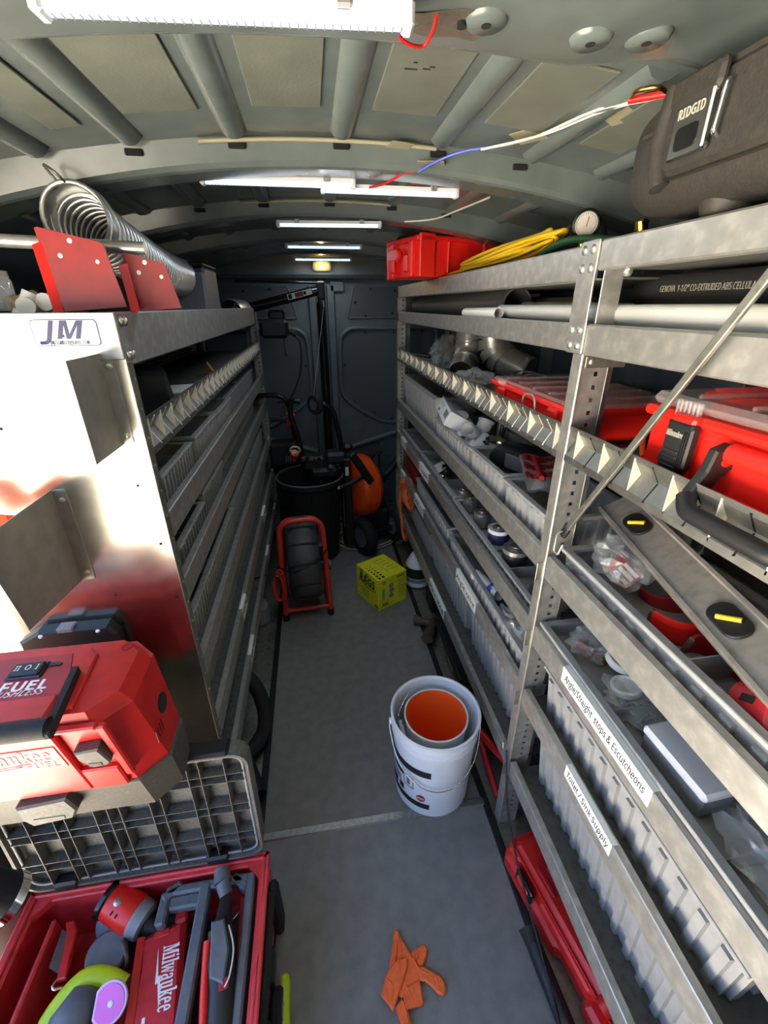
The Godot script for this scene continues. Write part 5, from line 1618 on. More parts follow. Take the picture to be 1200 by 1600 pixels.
func vacuum() -> void:
	# mounting plate on the end panel
	var t := thing("mounting_plate", "black mounting plate with a grey button on the end panel behind the red vacuum", "mount", Vector3(-0.575, 0.80, -0.879))
	var st := S()
	prism(st, [Vector2(-0.10, -0.15), Vector2(0.10, -0.15), Vector2(0.10, 0.140), Vector2(0.085, 0.165), Vector2(-0.055, 0.165), Vector2(-0.10, 0.14)], 0.0, 0.034, Transform3D.IDENTITY, 0.006)
	obj("plate", st, "black", t)
	st = S(); box(st, Vector3(0.0, 0.163, 0.022), Vector3(0.034, 0.014, 0.026), 0.003); obj("button", st, "grey_light", t)
	for x in [-0.05, 0.065]:
		st = S(); lathe(st, [[0, 0.002], [0.004, 0.0015], [0.0055, 0]], 12, X(Vector3(x, 0.155, 0.034), Vector3(60, 0, 0))); obj("screw", st, "rivet", t)
	for s in [-1, 1]:
		st = S(); box(st, Vector3(s * 0.06, -0.02, 0.052), Vector3(0.05, 0.12, 0.055), 0.005); obj("cleat", st, "black", t)
	# the vacuum: black tank, red body
	t = thing("shop_vacuum", "red and black boxy shop vacuum hung before the shiny end panel", "vacuum", Vector3.ZERO)
	st = S()
	var tk := func(x1: float, zf: float, y: float, c: float) -> Array:
		var o := []
		for v in chamf(-0.81, x1, -0.80, zf, c): o.append(Vector3(v.x, y, v.y))
		return o
	loft(st, [tk.call(-0.362, -0.652, 0.636, 0.04), tk.call(-0.352, -0.645, 0.644, 0.045), tk.call(-0.347, -0.617, 0.757, 0.047), tk.call(-0.350, -0.62, 0.760, 0.047)], true, true, false)
	obj("tank", st, "tank_black", t)
	st = S(); loft(st, [tk.call(-0.353, -0.622, 0.758, 0.045), tk.call(-0.367, -0.587, 0.952, 0.047)], true, true, false)
	# chamfer up to the top
	var lo := chamf(-0.79, -0.366, -0.79, -0.586, 0.048)
	var hi := chamf(-0.77, -0.385, -0.775, -0.596, 0.04)
	var ra := []; var rb := []
	for i in 8:
		ra.append(Vector3(lo[i].x, 0.952, lo[i].y)); rb.append(Vector3(hi[i].x, 0.978, hi[i].y))
	loft(st, [ra, rb], true, true, false)
	var body := obj("body", st, "red", t)
	# front pillars and recesses: raised front skin left and right of the latch
	st = S()
	for r in [[-0.80, -0.475, 0.757, 0.955], [-0.475, -0.405, 0.955, 0.965], [-0.475, -0.41, 0.757, 0.828]]:
		box(st, Vector3((r[0] + r[1]) / 2, (r[2] + r[3]) / 2, -0.583), Vector3(r[1] - r[0], r[3] - r[2], 0.014), 0.003)
	box(st, Vector3(-0.4, 0.875, -0.584), Vector3(0.016, 0.17, 0.012), 0.003)
	var F := X(Vector3(0, 0.952, -0.587), Vector3(10.5, 0, 0)) * X(Vector3(0, -0.952, 0.587))
	obj("front_skin", st, "red", body).transform = F
	st = S()
	prism(st, [Vector2(-0.455, 0.908), Vector2(-0.414, 0.913), Vector2(-0.406, 0.868), Vector2(-0.414, 0.858), Vector2(-0.440, 0.855), Vector2(-0.455, 0.885)], -0.588, -0.566, Transform3D.IDENTITY, 0.003)
	var la := obj("latch", st, "tank_black", t)
	la.transform = F
	la.set_meta("label", "upper latch")
	st = S(); box(st, Vector3(-0.432, 0.868, -0.566), Vector3(0.022, 0.01, 0.002), 0.0005); obj("latch_slot", st, "black", la)
	st = S(); prism(st, [Vector2(-0.612, 0.748), Vector2(-0.522, 0.757), Vector2(-0.510, 0.722), Vector2(-0.523, 0.698), Vector2(-0.597, 0.690), Vector2(-0.612, 0.715)], -0.645, -0.600, Transform3D.IDENTITY, 0.004)
	la = obj("latch", st, "tank_black", t)
	la.set_meta("label", "wide lower latch")
	st = S(); box(st, Vector3(-0.563, 0.708, -0.600), Vector3(0.055, 0.010, 0.002), 0.0005); obj("latch_slot", st, "black", la)
	# name plate on the front
	st = S(); box(st, Vector3(-0.575, 0.892, -0.5755), Vector3(0.185, 0.066, 0.002), 0.0006)
	var np := obj("name_plate", st, "red_bright", t)
	np.transform = F
	text(np, "Milwaukee", "white_print", 0.034, Vector3(-0.572, 0.902, -0.5738), Vector3.ZERO, "lettering", 0.150, "Droid Serif", true, 0.2)
	text(np, "FUEL", "white_print", 0.018, Vector3(-0.520, 0.872, -0.5738), Vector3.ZERO, "lettering", 0.055, "Droid Sans", true, 0.2)
	st = S(); prism(st, [Vector2(-0.66, 0.866), Vector2(-0.55, 0.874), Vector2(-0.56, 0.880), Vector2(-0.50, 0.892), Vector2(-0.555, 0.886), Vector2(-0.545, 0.880), Vector2(-0.66, 0.872)], -0.5745, -0.5736)
	obj("lightning_mark", st, "white_print", np)
	# top: raised panel, switch, handle
	st = S(); slab(st, [Vector2(-0.76, -0.757), Vector2(-0.478, -0.757), Vector2(-0.458, -0.735), Vector2(-0.447, -0.605), Vector2(-0.76, -0.605)], 0.976, 0.984, 0.003)
	var tp := obj("top_panel", st, "red", t)
	st = S(); slab(st, [Vector2(-0.70, -0.745), Vector2(-0.505, -0.742), Vector2(-0.487, -0.69), Vector2(-0.48, -0.635), Vector2(-0.70, -0.635)], 0.983, 0.986, 0.001)
	obj("control_field", st, "red_deep", tp)
	st = S(); box(st, Vector3(-0.565, 0.987, -0.703), Vector3(0.062, 0.006, 0.040), 0.003)
	var sw := obj("switch", st, "black_gloss", t)
	st = S(); box(st, Vector3(-0.565, 0.991, -0.703), Vector3(0.052, 0.008, 0.032), 0.003, X(Vector3.ZERO, Vector3.ZERO))
	obj("rocker", st, "black", sw)
	text(sw, "II  O  I", "white_print", 0.012, Vector3(-0.565, 0.9952, -0.703), Vector3(-90, 0, 0), "lettering", 0.04)
	st = S(); prism(st, rrect(0.024, 0.009, 0.004, 3), 0, 0.003, X(Vector3(-0.524, 0.985, -0.714), Vector3(-90, 0, 0))); obj("indicator", st, "black", t)
	text(tp, "FUEL", "white_print", 0.024, Vector3(-0.552, 0.9866, -0.665), Vector3(-90, 0, 0), "lettering", 0.078, "Droid Sans", true)
	text(tp, "BRUSHLESS", "white_print", 0.013, Vector3(-0.56, 0.9866, -0.648), Vector3(-90, 0, 0), "lettering", 0.095, "Droid Sans", false, 0.3)
	st = S()
	prism(st, [Vector2(-0.006, 0), Vector2(0.006, 0), Vector2(0.005, 0.016), Vector2(-0.005, 0.016)], 0.0, 0.15, X(Vector3(-0.474, 0.984, -0.69), Vector3(0, 8, 0)), 0.003)
	var hd := obj("handle", st, "black_soft", t)
	st = S(); tube(st, [Vector3(-0.456, 0.995, -0.557), Vector3(-0.74, 0.995, -0.557)], 0.017, 12); obj("handle_bar", st, "black_soft", hd)
	st = S(); box(st, Vector3(-0.60, 0.985, -0.605), Vector3(0.25, 0.014, 0.06), 0.006); obj("handle_recess", st, "red", t)
	st = S(); tube(st, ring_pts(Vector3(-0.412, 0.9785, -0.752), 0.009, 24), 0.0011, 6, true); rod(st, Vector3(-0.418, 0.9785, -0.758), Vector3(-0.406, 0.9785, -0.746), 0.001, 6); obj("warning_mark", st, "red_dark", t)
	# right side: port and slots
	st = S(); lathe(st, [[0.0, 0.0004], [0.017, 0.0004], [0.0185, 0.0016], [0.021, 0.0012], [0.021, 0.0]], 24, X(Vector3(-0.3598, 0.855, -0.715), Vector3(0, 0, -86)))
	obj("exhaust_port", st, "black", t)
	for k in 4:
		st = S(); box(st, Vector3(-0.3575, 0.825, -0.685 + k * 0.010), Vector3(0.003, 0.032, 0.0035), 0.0008)
		obj("vent_slot", st, "red_dark", t)

func crate() -> void:
	var t := thing("tool_crate", "open red tool crate with its black ribbed lid raised, bottom left", "tool box", Vector3.ZERO)
	var x0 := -0.80; var x1 := -0.216; var z0 := -0.72; var z1 := -0.30; var yt := 0.25
	var st := S()
	for q in [[x0, x1, z0, z0 + 0.012], [x0, x1, z1 - 0.012, z1], [x0, x0 + 0.012, z0, z1], [x1 - 0.012, x1, z0, z1]]:
		box(st, Vector3((q[0] + q[1]) / 2, 0.14, (q[2] + q[3]) / 2), Vector3(q[1] - q[0], 0.22, q[3] - q[2]), 0.003)
	box(st, Vector3((x0 + x1) / 2, 0.035, (z0 + z1) / 2), Vector3(x1 - x0, 0.012, z1 - z0), 0.003)
	var tub := obj("tub", st, "crate_red", t)
	# stepped rim
	st = S()
	for k in 2:
		var e := 0.006 - k * 0.012
		var w := 0.014
		var y := yt - k * 0.010
		box(st, Vector3((x0 + x1) / 2, y - 0.006, z0 - e + w / 2), Vector3(x1 - x0 + 2 * e, 0.012, w), 0.003)
		box(st, Vector3((x0 + x1) / 2, y - 0.006, z1 + e - w / 2), Vector3(x1 - x0 + 2 * e, 0.012, w), 0.003)
		for s in [-1, 1]: box(st, Vector3((x0 + e * -1 + w / 2) if s < 0 else (x1 + e - w / 2), y - 0.006, (z0 + z1) / 2), Vector3(w, 0.012, z1 - z0 + 2 * e), 0.003)
	for s in [-1, 1]:
		var cxr: float = x0 + 0.012 if s < 0 else x1 - 0.012
		slab(st, [Vector2(cxr, z0 + 0.012), Vector2(cxr - s * 0.045, z0 + 0.012), Vector2(cxr, z0 + 0.057)], yt - 0.03, yt - 0.008)
	obj("rim", st, "crate_red", tub)
	# inner wall of the left half
	st = S(); box(st, Vector3(-0.735, 0.14, -0.49), Vector3(0.012, 0.16, 0.36), 0.004, X(Vector3.ZERO, Vector3.ZERO)); obj("inner_wall", st, "crate_red", tub)
	# black skid, right side bracket and wheel
	st = S(); box(st, Vector3((x0 + x1) / 2, 0.02, (z0 + z1) / 2), Vector3(x1 - x0 + 0.006, 0.034, z1 - z0), 0.008)
	for z in [-0.66, -0.40]: box(st, Vector3(x1 + 0.012, 0.10, z), Vector3(0.026, 0.19, 0.05), 0.008)
	box(st, Vector3(x1 + 0.008, 0.19, -0.53), Vector3(0.018, 0.03, 0.25), 0.006)
	obj("skid", st, "black_soft", t)
	st = S(); lathe(st, [[0, -0.012], [0.04, -0.012], [0.045, -0.006], [0.045, 0.006], [0.04, 0.012], [0, 0.012]], 24, X(Vector3(x1 + 0.022, 0.055, -0.47), Vector3(0, 0, 90))); obj("wheel", st, "rubber", t)
	st = S(); lathe(st, [[0, 0.0], [0.016, 0.0], [0.018, -0.004]], 16, X(Vector3(x1 + 0.036, 0.055, -0.47), Vector3(0, 0, -90))); obj("wheel_hub", st, "grey_light", t)
	st = S(); box(st, Vector3(x1 + 0.012, 0.12, -0.53), Vector3(0.014, 0.05, 0.07), 0.005); obj("side_latch", st, "black", t)
	# tray insert: dark grey frame with bars
	st = S()
	var yy := 0.222
	for b in [[-0.470, -0.262, -0.690, -0.668], [-0.268, -0.246, -0.69, -0.31]]:
		box(st, Vector3((b[0] + b[1]) / 2, yy, (b[2] + b[3]) / 2), Vector3(b[1] - b[0], 0.03, b[3] - b[2]), 0.005)
	box(st, Vector3(-0.372, yy, -0.50), Vector3(0.028, 0.034, 0.37), 0.005, X(Vector3.ZERO, Vector3.ZERO))
	box(st, Vector3(-0.47, yy - 0.004, -0.645), Vector3(0.024, 0.03, 0.07), 0.005)
	box(st, Vector3(-0.42, yy - 0.008, -0.655), Vector3(0.08, 0.026, 0.03), 0.005)
	for s in [0, 1]: box(st, Vector3(0, 0, 0), Vector3(0.05, 0.03, 0.02), 0.004, X(Vector3(-0.285 if s else -0.455, yy, -0.672 if s else -0.678), Vector3(0, -40 if s else 40, 0)))
	obj("tray_insert", st, "grey_plastic", t)
	st = S(); box(st, Vector3(-0.36, 0.10, -0.48), Vector3(0.24, 0.006, 0.36), 0.002); obj("tray_floor", st, "black", t)
	# raised lid with its ribs
	var lid := Node3D.new(); lid.name = "lid"; t.add_child(lid, true)
	lid.position = Vector3(-0.513, 0.265, -0.735); lid.rotation_degrees = Vector3(-3, 0, 0)
	var W := 0.575; var H := 0.375
	st = S(); prism(st, rrect(W, H, 0.035, 5, 0, H / 2), -0.012, -0.004, Transform3D.IDENTITY, 0.002)
	obj("lid_plate", st, "black_lid", lid)
	st = S()
	var out := []
	for v in rrect(W, H, 0.035, 5, 0, H / 2): out.append(Vector3(v.x, v.y, 0.018))
	for i in out.size():
		var a: Vector3 = out[i]
		var b: Vector3 = out[(i + 1) % out.size()]
		box(st, Vector3.ZERO, Vector3(a.distance_to(b) + 0.004, 0.007, 0.044), 0.0, Transform3D(Basis((b - a).normalized(), Vector3.BACK.cross((b - a).normalized()), Vector3.BACK), (a + b) / 2 - Vector3(0, 0, 0.016)))
	obj("lid_rim", st, "black_lid", lid)
	st = S()
	var inn := []
	for v in rrect(W - 0.022, H - 0.022, 0.028, 5, 0, H / 2): inn.append(Vector3(v.x, v.y, 0.014))
	tube(st, inn, 0.0035, 6, true)
	obj("lid_gasket", st, "grey_light", lid)
	var xs := [-0.225, -0.165, -0.14, -0.075, -0.045, -0.018, 0.05, 0.078, 0.15, 0.178, 0.235]
	var ysv := [0.072, 0.098, 0.18, 0.206, 0.288, 0.314]
	for x in xs:
		st = S(); prism(st, [Vector2(-0.0012, -0.004), Vector2(0.0012, -0.004), Vector2(0.0008, 0.024), Vector2(-0.0008, 0.024)], 0.014, H - 0.014, X(Vector3(x, 0, 0), Vector3(-90, 180, 0)))
		obj("rib", st, "black_lid", lid)
	for y in ysv:
		st = S(); prism(st, [Vector2(-0.0012, -0.004), Vector2(0.0012, -0.004), Vector2(0.0008, 0.022), Vector2(-0.0008, 0.022)], -W / 2 + 0.012, W / 2 - 0.012, X(Vector3(0, y, 0), Vector3(0, 90, 90)))
		obj("rib", st, "black_lid", lid)
	for x in [-0.2, 0.17]:
		st = S(); box(st, Vector3(x, 0.002, 0.012), Vector3(0.06, 0.03, 0.03), 0.006); obj("hinge", st, "black", lid)
	for x in [0.0, 0.2]:
		st = S(); box(st, Vector3(x, H + 0.004, 0.0), Vector3(0.10, 0.016, 0.05), 0.006); obj("lid_catch", st, "black", lid)

func crate_tools() -> void:
	# red round tool
	var t := thing("inflator", "round red cordless tool with a grey collar at the back of the open crate", "power tool", Vector3(-0.575, 0.205, -0.672), Vector3(0, -28, -14))
	var st := S()
	lathe(st, [[0, -0.055], [0.030, -0.055], [0.040, -0.05], [0.043, -0.03], [0.044, 0.03], [0.041, 0.038], [0.041, 0.04]], 24, X(Vector3.ZERO, Vector3(0, 0, -90)), true)
	obj("body", st, "red_bright", t)
	st = S(); lathe(st, [[0.041, 0.038], [0.043, 0.045], [0.040, 0.066], [0.03, 0.07], [0, 0.07]], 24, X(Vector3.ZERO, Vector3(0, 0, -90))); obj("collar", st, "grey_light", t)
	st = S(); lathe(st, [[0.04, -0.052], [0.046, -0.054], [0.046, -0.044], [0.043, -0.04]], 24, X(Vector3.ZERO, Vector3(0, 0, -90))); obj("end_ring", st, "black_gloss", t)
	st = S(); tube(st, [Vector3(0.07, -0.002, 0), Vector3(0.13, -0.01, 0.0)], [0.024, 0.016], 14); obj("nozzle", st, "black", t)
	st = S(); prism(st, rrect(0.05, 0.06, 0.022, 4), -0.016, 0.016, X(Vector3(-0.02, -0.03, 0.035), Vector3(-35, 0, 20)), 0.006); obj("trigger_guard", st, "grey_plastic", t)
	st = S(); lathe(st, [[0, 0.003], [0.004, 0.003], [0.009, 0.001], [0.010, 0]], 8, X(Vector3(-0.012, 0.0435, 0.006))); obj("star_knob", st, "rivet", t)
	for k in 2:
		st = S(); box(st, Vector3(-0.01 + k * 0.014, 0.036, 0.026), Vector3(0.004, 0.002, 0.012), 0.0005, X(Vector3.ZERO, Vector3.ZERO)); obj("vent", st, "black", t)
	# red long tool with lettering
	t = thing("cutting_tool", "long red cordless tool with white lettering lying in the crate", "power tool", Vector3(-0.445, 0.0, -0.525), Vector3(0, 9, 0))
	st = S()
	slab(st, [Vector2(-0.062, -0.09), Vector2(0.045, -0.10), Vector2(0.048, 0.20), Vector2(-0.05, 0.20), Vector2(-0.062, 0.05), Vector2(-0.055, -0.03)], 0.10, 0.205, 0.012)
	obj("body", st, "tool_red", t)
	st = S(); prism(st, [Vector2(0, 0.0), Vector2(0.014, 0.0), Vector2(0.016, 0.012), Vector2(0.0, 0.016)], -0.09, 0.19, X(Vector3(-0.062, 0.195, 0)), 0.003); obj("edge_ridge", st, "red", t)
	st = S(); box(st, Vector3(-0.008, 0.2055, -0.082), Vector3(0.035, 0.004, 0.014), 0.002); obj("top_tab", st, "red", t)
	text(t, "Milwaukee", "white_print", 0.036, Vector3(0.016, 0.2056, 0.005), Vector3(-90, -90, 0), "lettering", 0.115, "Droid Serif", true, 0.15)
	st = S(); slab(st, [Vector2(-0.012, -0.055), Vector2(-0.006, 0.0), Vector2(-0.001, -0.002), Vector2(0.002, 0.06), Vector2(-0.006, 0.01), Vector2(-0.011, 0.012)], 0.2052, 0.2062); obj("lightning_mark", st, "white_print", t)
	st = S(); prism(st, [Vector2(-0.03, 0.06), Vector2(-0.024, 0.06), Vector2(-0.022, 0.12), Vector2(-0.034, 0.12)], 0.2052, 0.2064, X(Vector3.ZERO, Vector3(90, 0, 0)).translated_local(Vector3(0, 0, -0.411))); obj("side_mark", st, "white_print", t)
	st = S(); box(st, Vector3(0.006, 0.17, -0.125), Vector3(0.07, 0.05, 0.06), 0.01); obj("jaw_housing", st, "black", t)
	st = S(); box(st, Vector3(0.035, 0.19, -0.115), Vector3(0.03, 0.04, 0.05), 0.006); obj("release_button", st, "red_deep", t)
	# lime sander with its pink disc
	t = thing("sander", "lime and grey sander with a pink round pad in the crate", "power tool", Vector3(-0.605, 0.19, -0.50), Vector3(0, -20, 0))
	st = S()
	var wide := func(st2: SurfaceTool, pts: Array, w: Array, h: float):
		var rings := []
		for i in pts.size():
			var d: Vector3 = (pts[mini(i + 1, pts.size() - 1)] - pts[maxi(i - 1, 0)]).normalized()
			var sd := d.cross(Vector3.UP).normalized()
			var up := sd.cross(d)
			var rg := []
			for v in rrect(w[mini(i, w.size() - 1)] * 2.0, h * 2.0, h * 0.6, 2): rg.append(pts[i] + sd * v.x + up * v.y)
			rings.append(rg)
		loft(st2, rings)
	wide.call(st, spline([Vector3(-0.040, -0.02, 0.10), Vector3(-0.056, 0.002, 0.03), Vector3(-0.030, 0.014, -0.035), Vector3(0.015, 0.012, -0.052), Vector3(0.065, 0.0, -0.05)], 4), [0.019], 0.018)
	obj("lime_shell", st, "lime", t)
	st = S(); wide.call(st, spline([Vector3(-0.005, 0.0, 0.11), Vector3(0.02, 0.012, 0.072), Vector3(0.055, 0.014, 0.055), Vector3(0.095, 0.0, 0.065)], 4), [0.022], 0.016); obj("lime_foot", st, "lime", t)
	st = S(); loft(st, [ngon3(0.02, Vector3(0.0, 0.0, -0.035)), ngon3(0.036, Vector3(0.0, 0.014, -0.02)), ngon3(0.044, Vector3(0.0, 0.018, 0.03)), ngon3(0.032, Vector3(-0.01, 0.0, 0.08)), ngon3(0.03, Vector3(-0.015, 0.0, 0.14))]); obj("grey_body", st, "grey_plastic", t)
	st = S()
	var dxf := X(Vector3(0.072, 0.045, -0.012), Vector3(25, 0, -12))
	var half := []
	for i in 31:
		var a := -PI * 0.80 + PI * 1.60 * i / 30.0 + 0.3
		half.append(Vector2(0.036 * cos(a), 0.036 * sin(a)))
	prism(st, half, -0.004, 0.004, dxf * X(Vector3.ZERO, Vector3(-90, 0, 0)), 0.001)
	var pad := obj("pad", st, "pink_pale", t)
	half = []
	for i in 31:
		var a := -PI * 0.80 + PI * 1.60 * i / 30.0 + 0.3
		half.append(Vector2(0.031 * cos(a), 0.031 * sin(a)))
	st = S(); prism(st, half, 0.004, 0.0055, dxf * X(Vector3.ZERO, Vector3(-90, 0, 0)), 0.0005); obj("pad_face", st, "pink", pad)
	st = S(); lathe(st, [[0, 0.0075], [0.005, 0.007], [0.006, 0.0055]], 12, dxf * X(Vector3(0.004, 0, 0))); obj("pad_screw", st, "white", pad)
	st = S(); tube(st, [dxf * Vector3(0, -0.004, 0), dxf * Vector3(0, -0.03, 0)], 0.026, 16); obj("pad_backing", st, "black", t)
	# hacksaw like red frame with a hook
	t = thing("hand_saw", "small red saw frame with a bent silver hook, left side of the crate", "saw", Vector3(-0.685, 0.20, -0.61), Vector3(0, 18, 0))
	st = S(); prism(st, [Vector2(-0.012, -0.055), Vector2(0.006, -0.06), Vector2(0.02, 0.03), Vector2(0.012, 0.055), Vector2(-0.008, 0.06), Vector2(-0.002, 0.03)], -0.008, 0.008, X(Vector3.ZERO, Vector3(-90, 0, 0)), 0.003); obj("frame", st, "red", t)
	st = S(); prism(st, [Vector2(-0.03, -0.02), Vector2(-0.006, -0.045), Vector2(0.006, 0.03), Vector2(-0.012, 0.05)], -0.003, 0.003, X(Vector3(-0.002, 0.002, 0), Vector3(-90, 0, 0)), 0.001); obj("blade", st, "rust", t)
	st = S(); tube(st, fillet([Vector3(0.0, -0.01, 0.045), Vector3(-0.02, -0.004, 0.05), Vector3(-0.022, -0.004, 0.064), Vector3(0.01, -0.012, 0.07)], 0.008), 0.004, 8); obj("hook", st, "chrome", t)
	# grey cup
	t = thing("grey_container", "grey round container behind the lime sander", "container", Vector3(-0.60, 0.14, -0.60), Vector3(10, 0, -10))
	st = S(); lathe(st, [[0, 0], [0.042, 0], [0.045, 0.004], [0.045, 0.05], [0.04, 0.056], [0, 0.056]], 26); obj("body", st, "grey_plastic", t)
	st = S(); tube(st, fillet([Vector3(0.03, 0.055, -0.02), Vector3(0.035, 0.08, -0.01), Vector3(0.055, 0.075, 0.02), Vector3(0.05, 0.05, 0.03)], 0.01), 0.005, 8); obj("bail", st, "rust", t)
	st = S(); lathe(st, [[0, 0], [0.05, 0], [0.05, 0.08], [0, 0.08]], 24)
	solo("black_pot", "black pot in the shade under the round red tool", "container", st, "black", Vector3(-0.56, 0.07, -0.645))
	# oscillating tool
	t = thing("multi_tool", "slim red, black and grey oscillating tool along the right of the crate", "power tool", Vector3(-0.304, 0.222, -0.505), Vector3(6, 10, 0))
	t.scale = Vector3.ONE * 1.12
	st = S()
	loft(st, [ngon3(0.016, Vector3(0.005, 0.004, -0.085)), ngon3(0.026, Vector3(0.004, 0.006, -0.06)), ngon3(0.031, Vector3(0.0, 0.006, -0.01)), ngon3(0.029, Vector3(0, 0.002, 0.03)), ngon3(0.031, Vector3(-0.004, 0, 0.10)), ngon3(0.033, Vector3(-0.008, 0, 0.20))])
	obj("grip", st, "black", t)
	st = S(); prism(st, [Vector2(-0.012, 0.075), Vector2(0.014, 0.072), Vector2(0.022, 0.02), Vector2(0.01, -0.03), Vector2(-0.016, -0.012)], -0.004, 0.005, X(Vector3(-0.002, 0.034, 0.0), Vector3(-90, 0, 0)), 0.003); obj("grey_shield", st, "grey_plastic", t)
	st = S(); tube(st, spline([Vector3(-0.024, 0.018, -0.05), Vector3(-0.03, 0.014, 0.02), Vector3(-0.034, 0.012, 0.1), Vector3(-0.04, 0.01, 0.2)]), 0.009, 10, false, true, 1.4); obj("red_side", st, "red_bright", t)
	st = S(); box(st, Vector3(0.008, 0.032, 0.028), Vector3(0.018, 0.006, 0.018), 0.002, X(Vector3.ZERO, Vector3.ZERO)); obj("red_button", st, "red_deep", t)
	st = S(); tube(st, spline([Vector3(0.02, 0.03, -0.06), Vector3(0.028, 0.03, -0.02), Vector3(0.02, 0.036, 0.02), Vector3(0.01, 0.038, 0.035)]), 0.0016, 6); obj("white_seam", st, "white_print", t)
	st = S(); tube(st, [Vector3(0.005, 0.004, -0.08), Vector3(0.012, 0.0, -0.125)], [0.017, 0.012], 12); obj("neck", st, "black", t)
	st = S(); tube(st, [Vector3(0.012, 0.0, -0.125), Vector3(0.006, 0.005, -0.15)], [0.014, 0.016], 12); tube(st, [Vector3(0.006, 0.005, -0.15), Vector3(0.004, 0.008, -0.178)], [0.019, 0.017], 14); obj("nose_cup", st, "grey_plastic", t)
	t = thing("grinder_bit", "small magenta and silver bit beside the slim oscillating tool", "bit", Vector3(-0.318, 0.185, -0.60), Vector3(0, 30, 0))
	st = S(); tube(st, [Vector3(-0.02, 0, 0), Vector3(0.01, 0, 0)], 0.012, 12); obj("hub", st, "red_deep", t)
	st = S(); tube(st, [Vector3(0.01, 0, 0), Vector3(0.055, 0.006, -0.01)], 0.004, 8); obj("shank", st, "chrome", t)
	st = S(); box(st, Vector3.ZERO, Vector3(0.018, 0.05, 0.13), 0.004)
	solo("red_battery", "red box edge between the tray rim and the slim tool", "battery", st, "red_deep", Vector3(-0.276, 0.175, -0.60), Vector3(0, 4, 0))
	st = S(); box(st, Vector3.ZERO, Vector3(0.02, 0.006, 0.18), 0.002)
	solo("cloth_strip", "pale strip lying under the slim oscillating tool", "strip", st, "tape", Vector3(-0.335, 0.165, -0.52), Vector3(0, 12, 0))
	# brushed tube at the left edge
	t = thing("metal_hose", "dark metal tube with a bright end, left of the raised lid", "tube", Vector3(-0.755, 0.46, -0.62))
	st = S(); tube(st, [Vector3(-0.10, 0.14, 0.02), Vector3(0.0, -0.035, -0.01)], 0.045, 20); obj("tube", st, "black_soft", t)
	st = S(); tube(st, [Vector3(0.0, -0.035, -0.01), Vector3(0.01, -0.052, -0.013)], 0.048, 20); obj("end_ring", st, "chrome", t)
	t = thing("waste_bin", "dark round bin standing on the sill left of the raised lid", "bin", Vector3(-0.93, -0.01, -0.74))
	st = S(); lathe(st, [[0, 0.0], [0.10, 0.0], [0.115, 0.50], [0.12, 0.505], [0.12, 0.52], [0.108, 0.52], [0.095, 0.01], [0, 0.01]], 32); obj("shell", st, "black_soft", t)

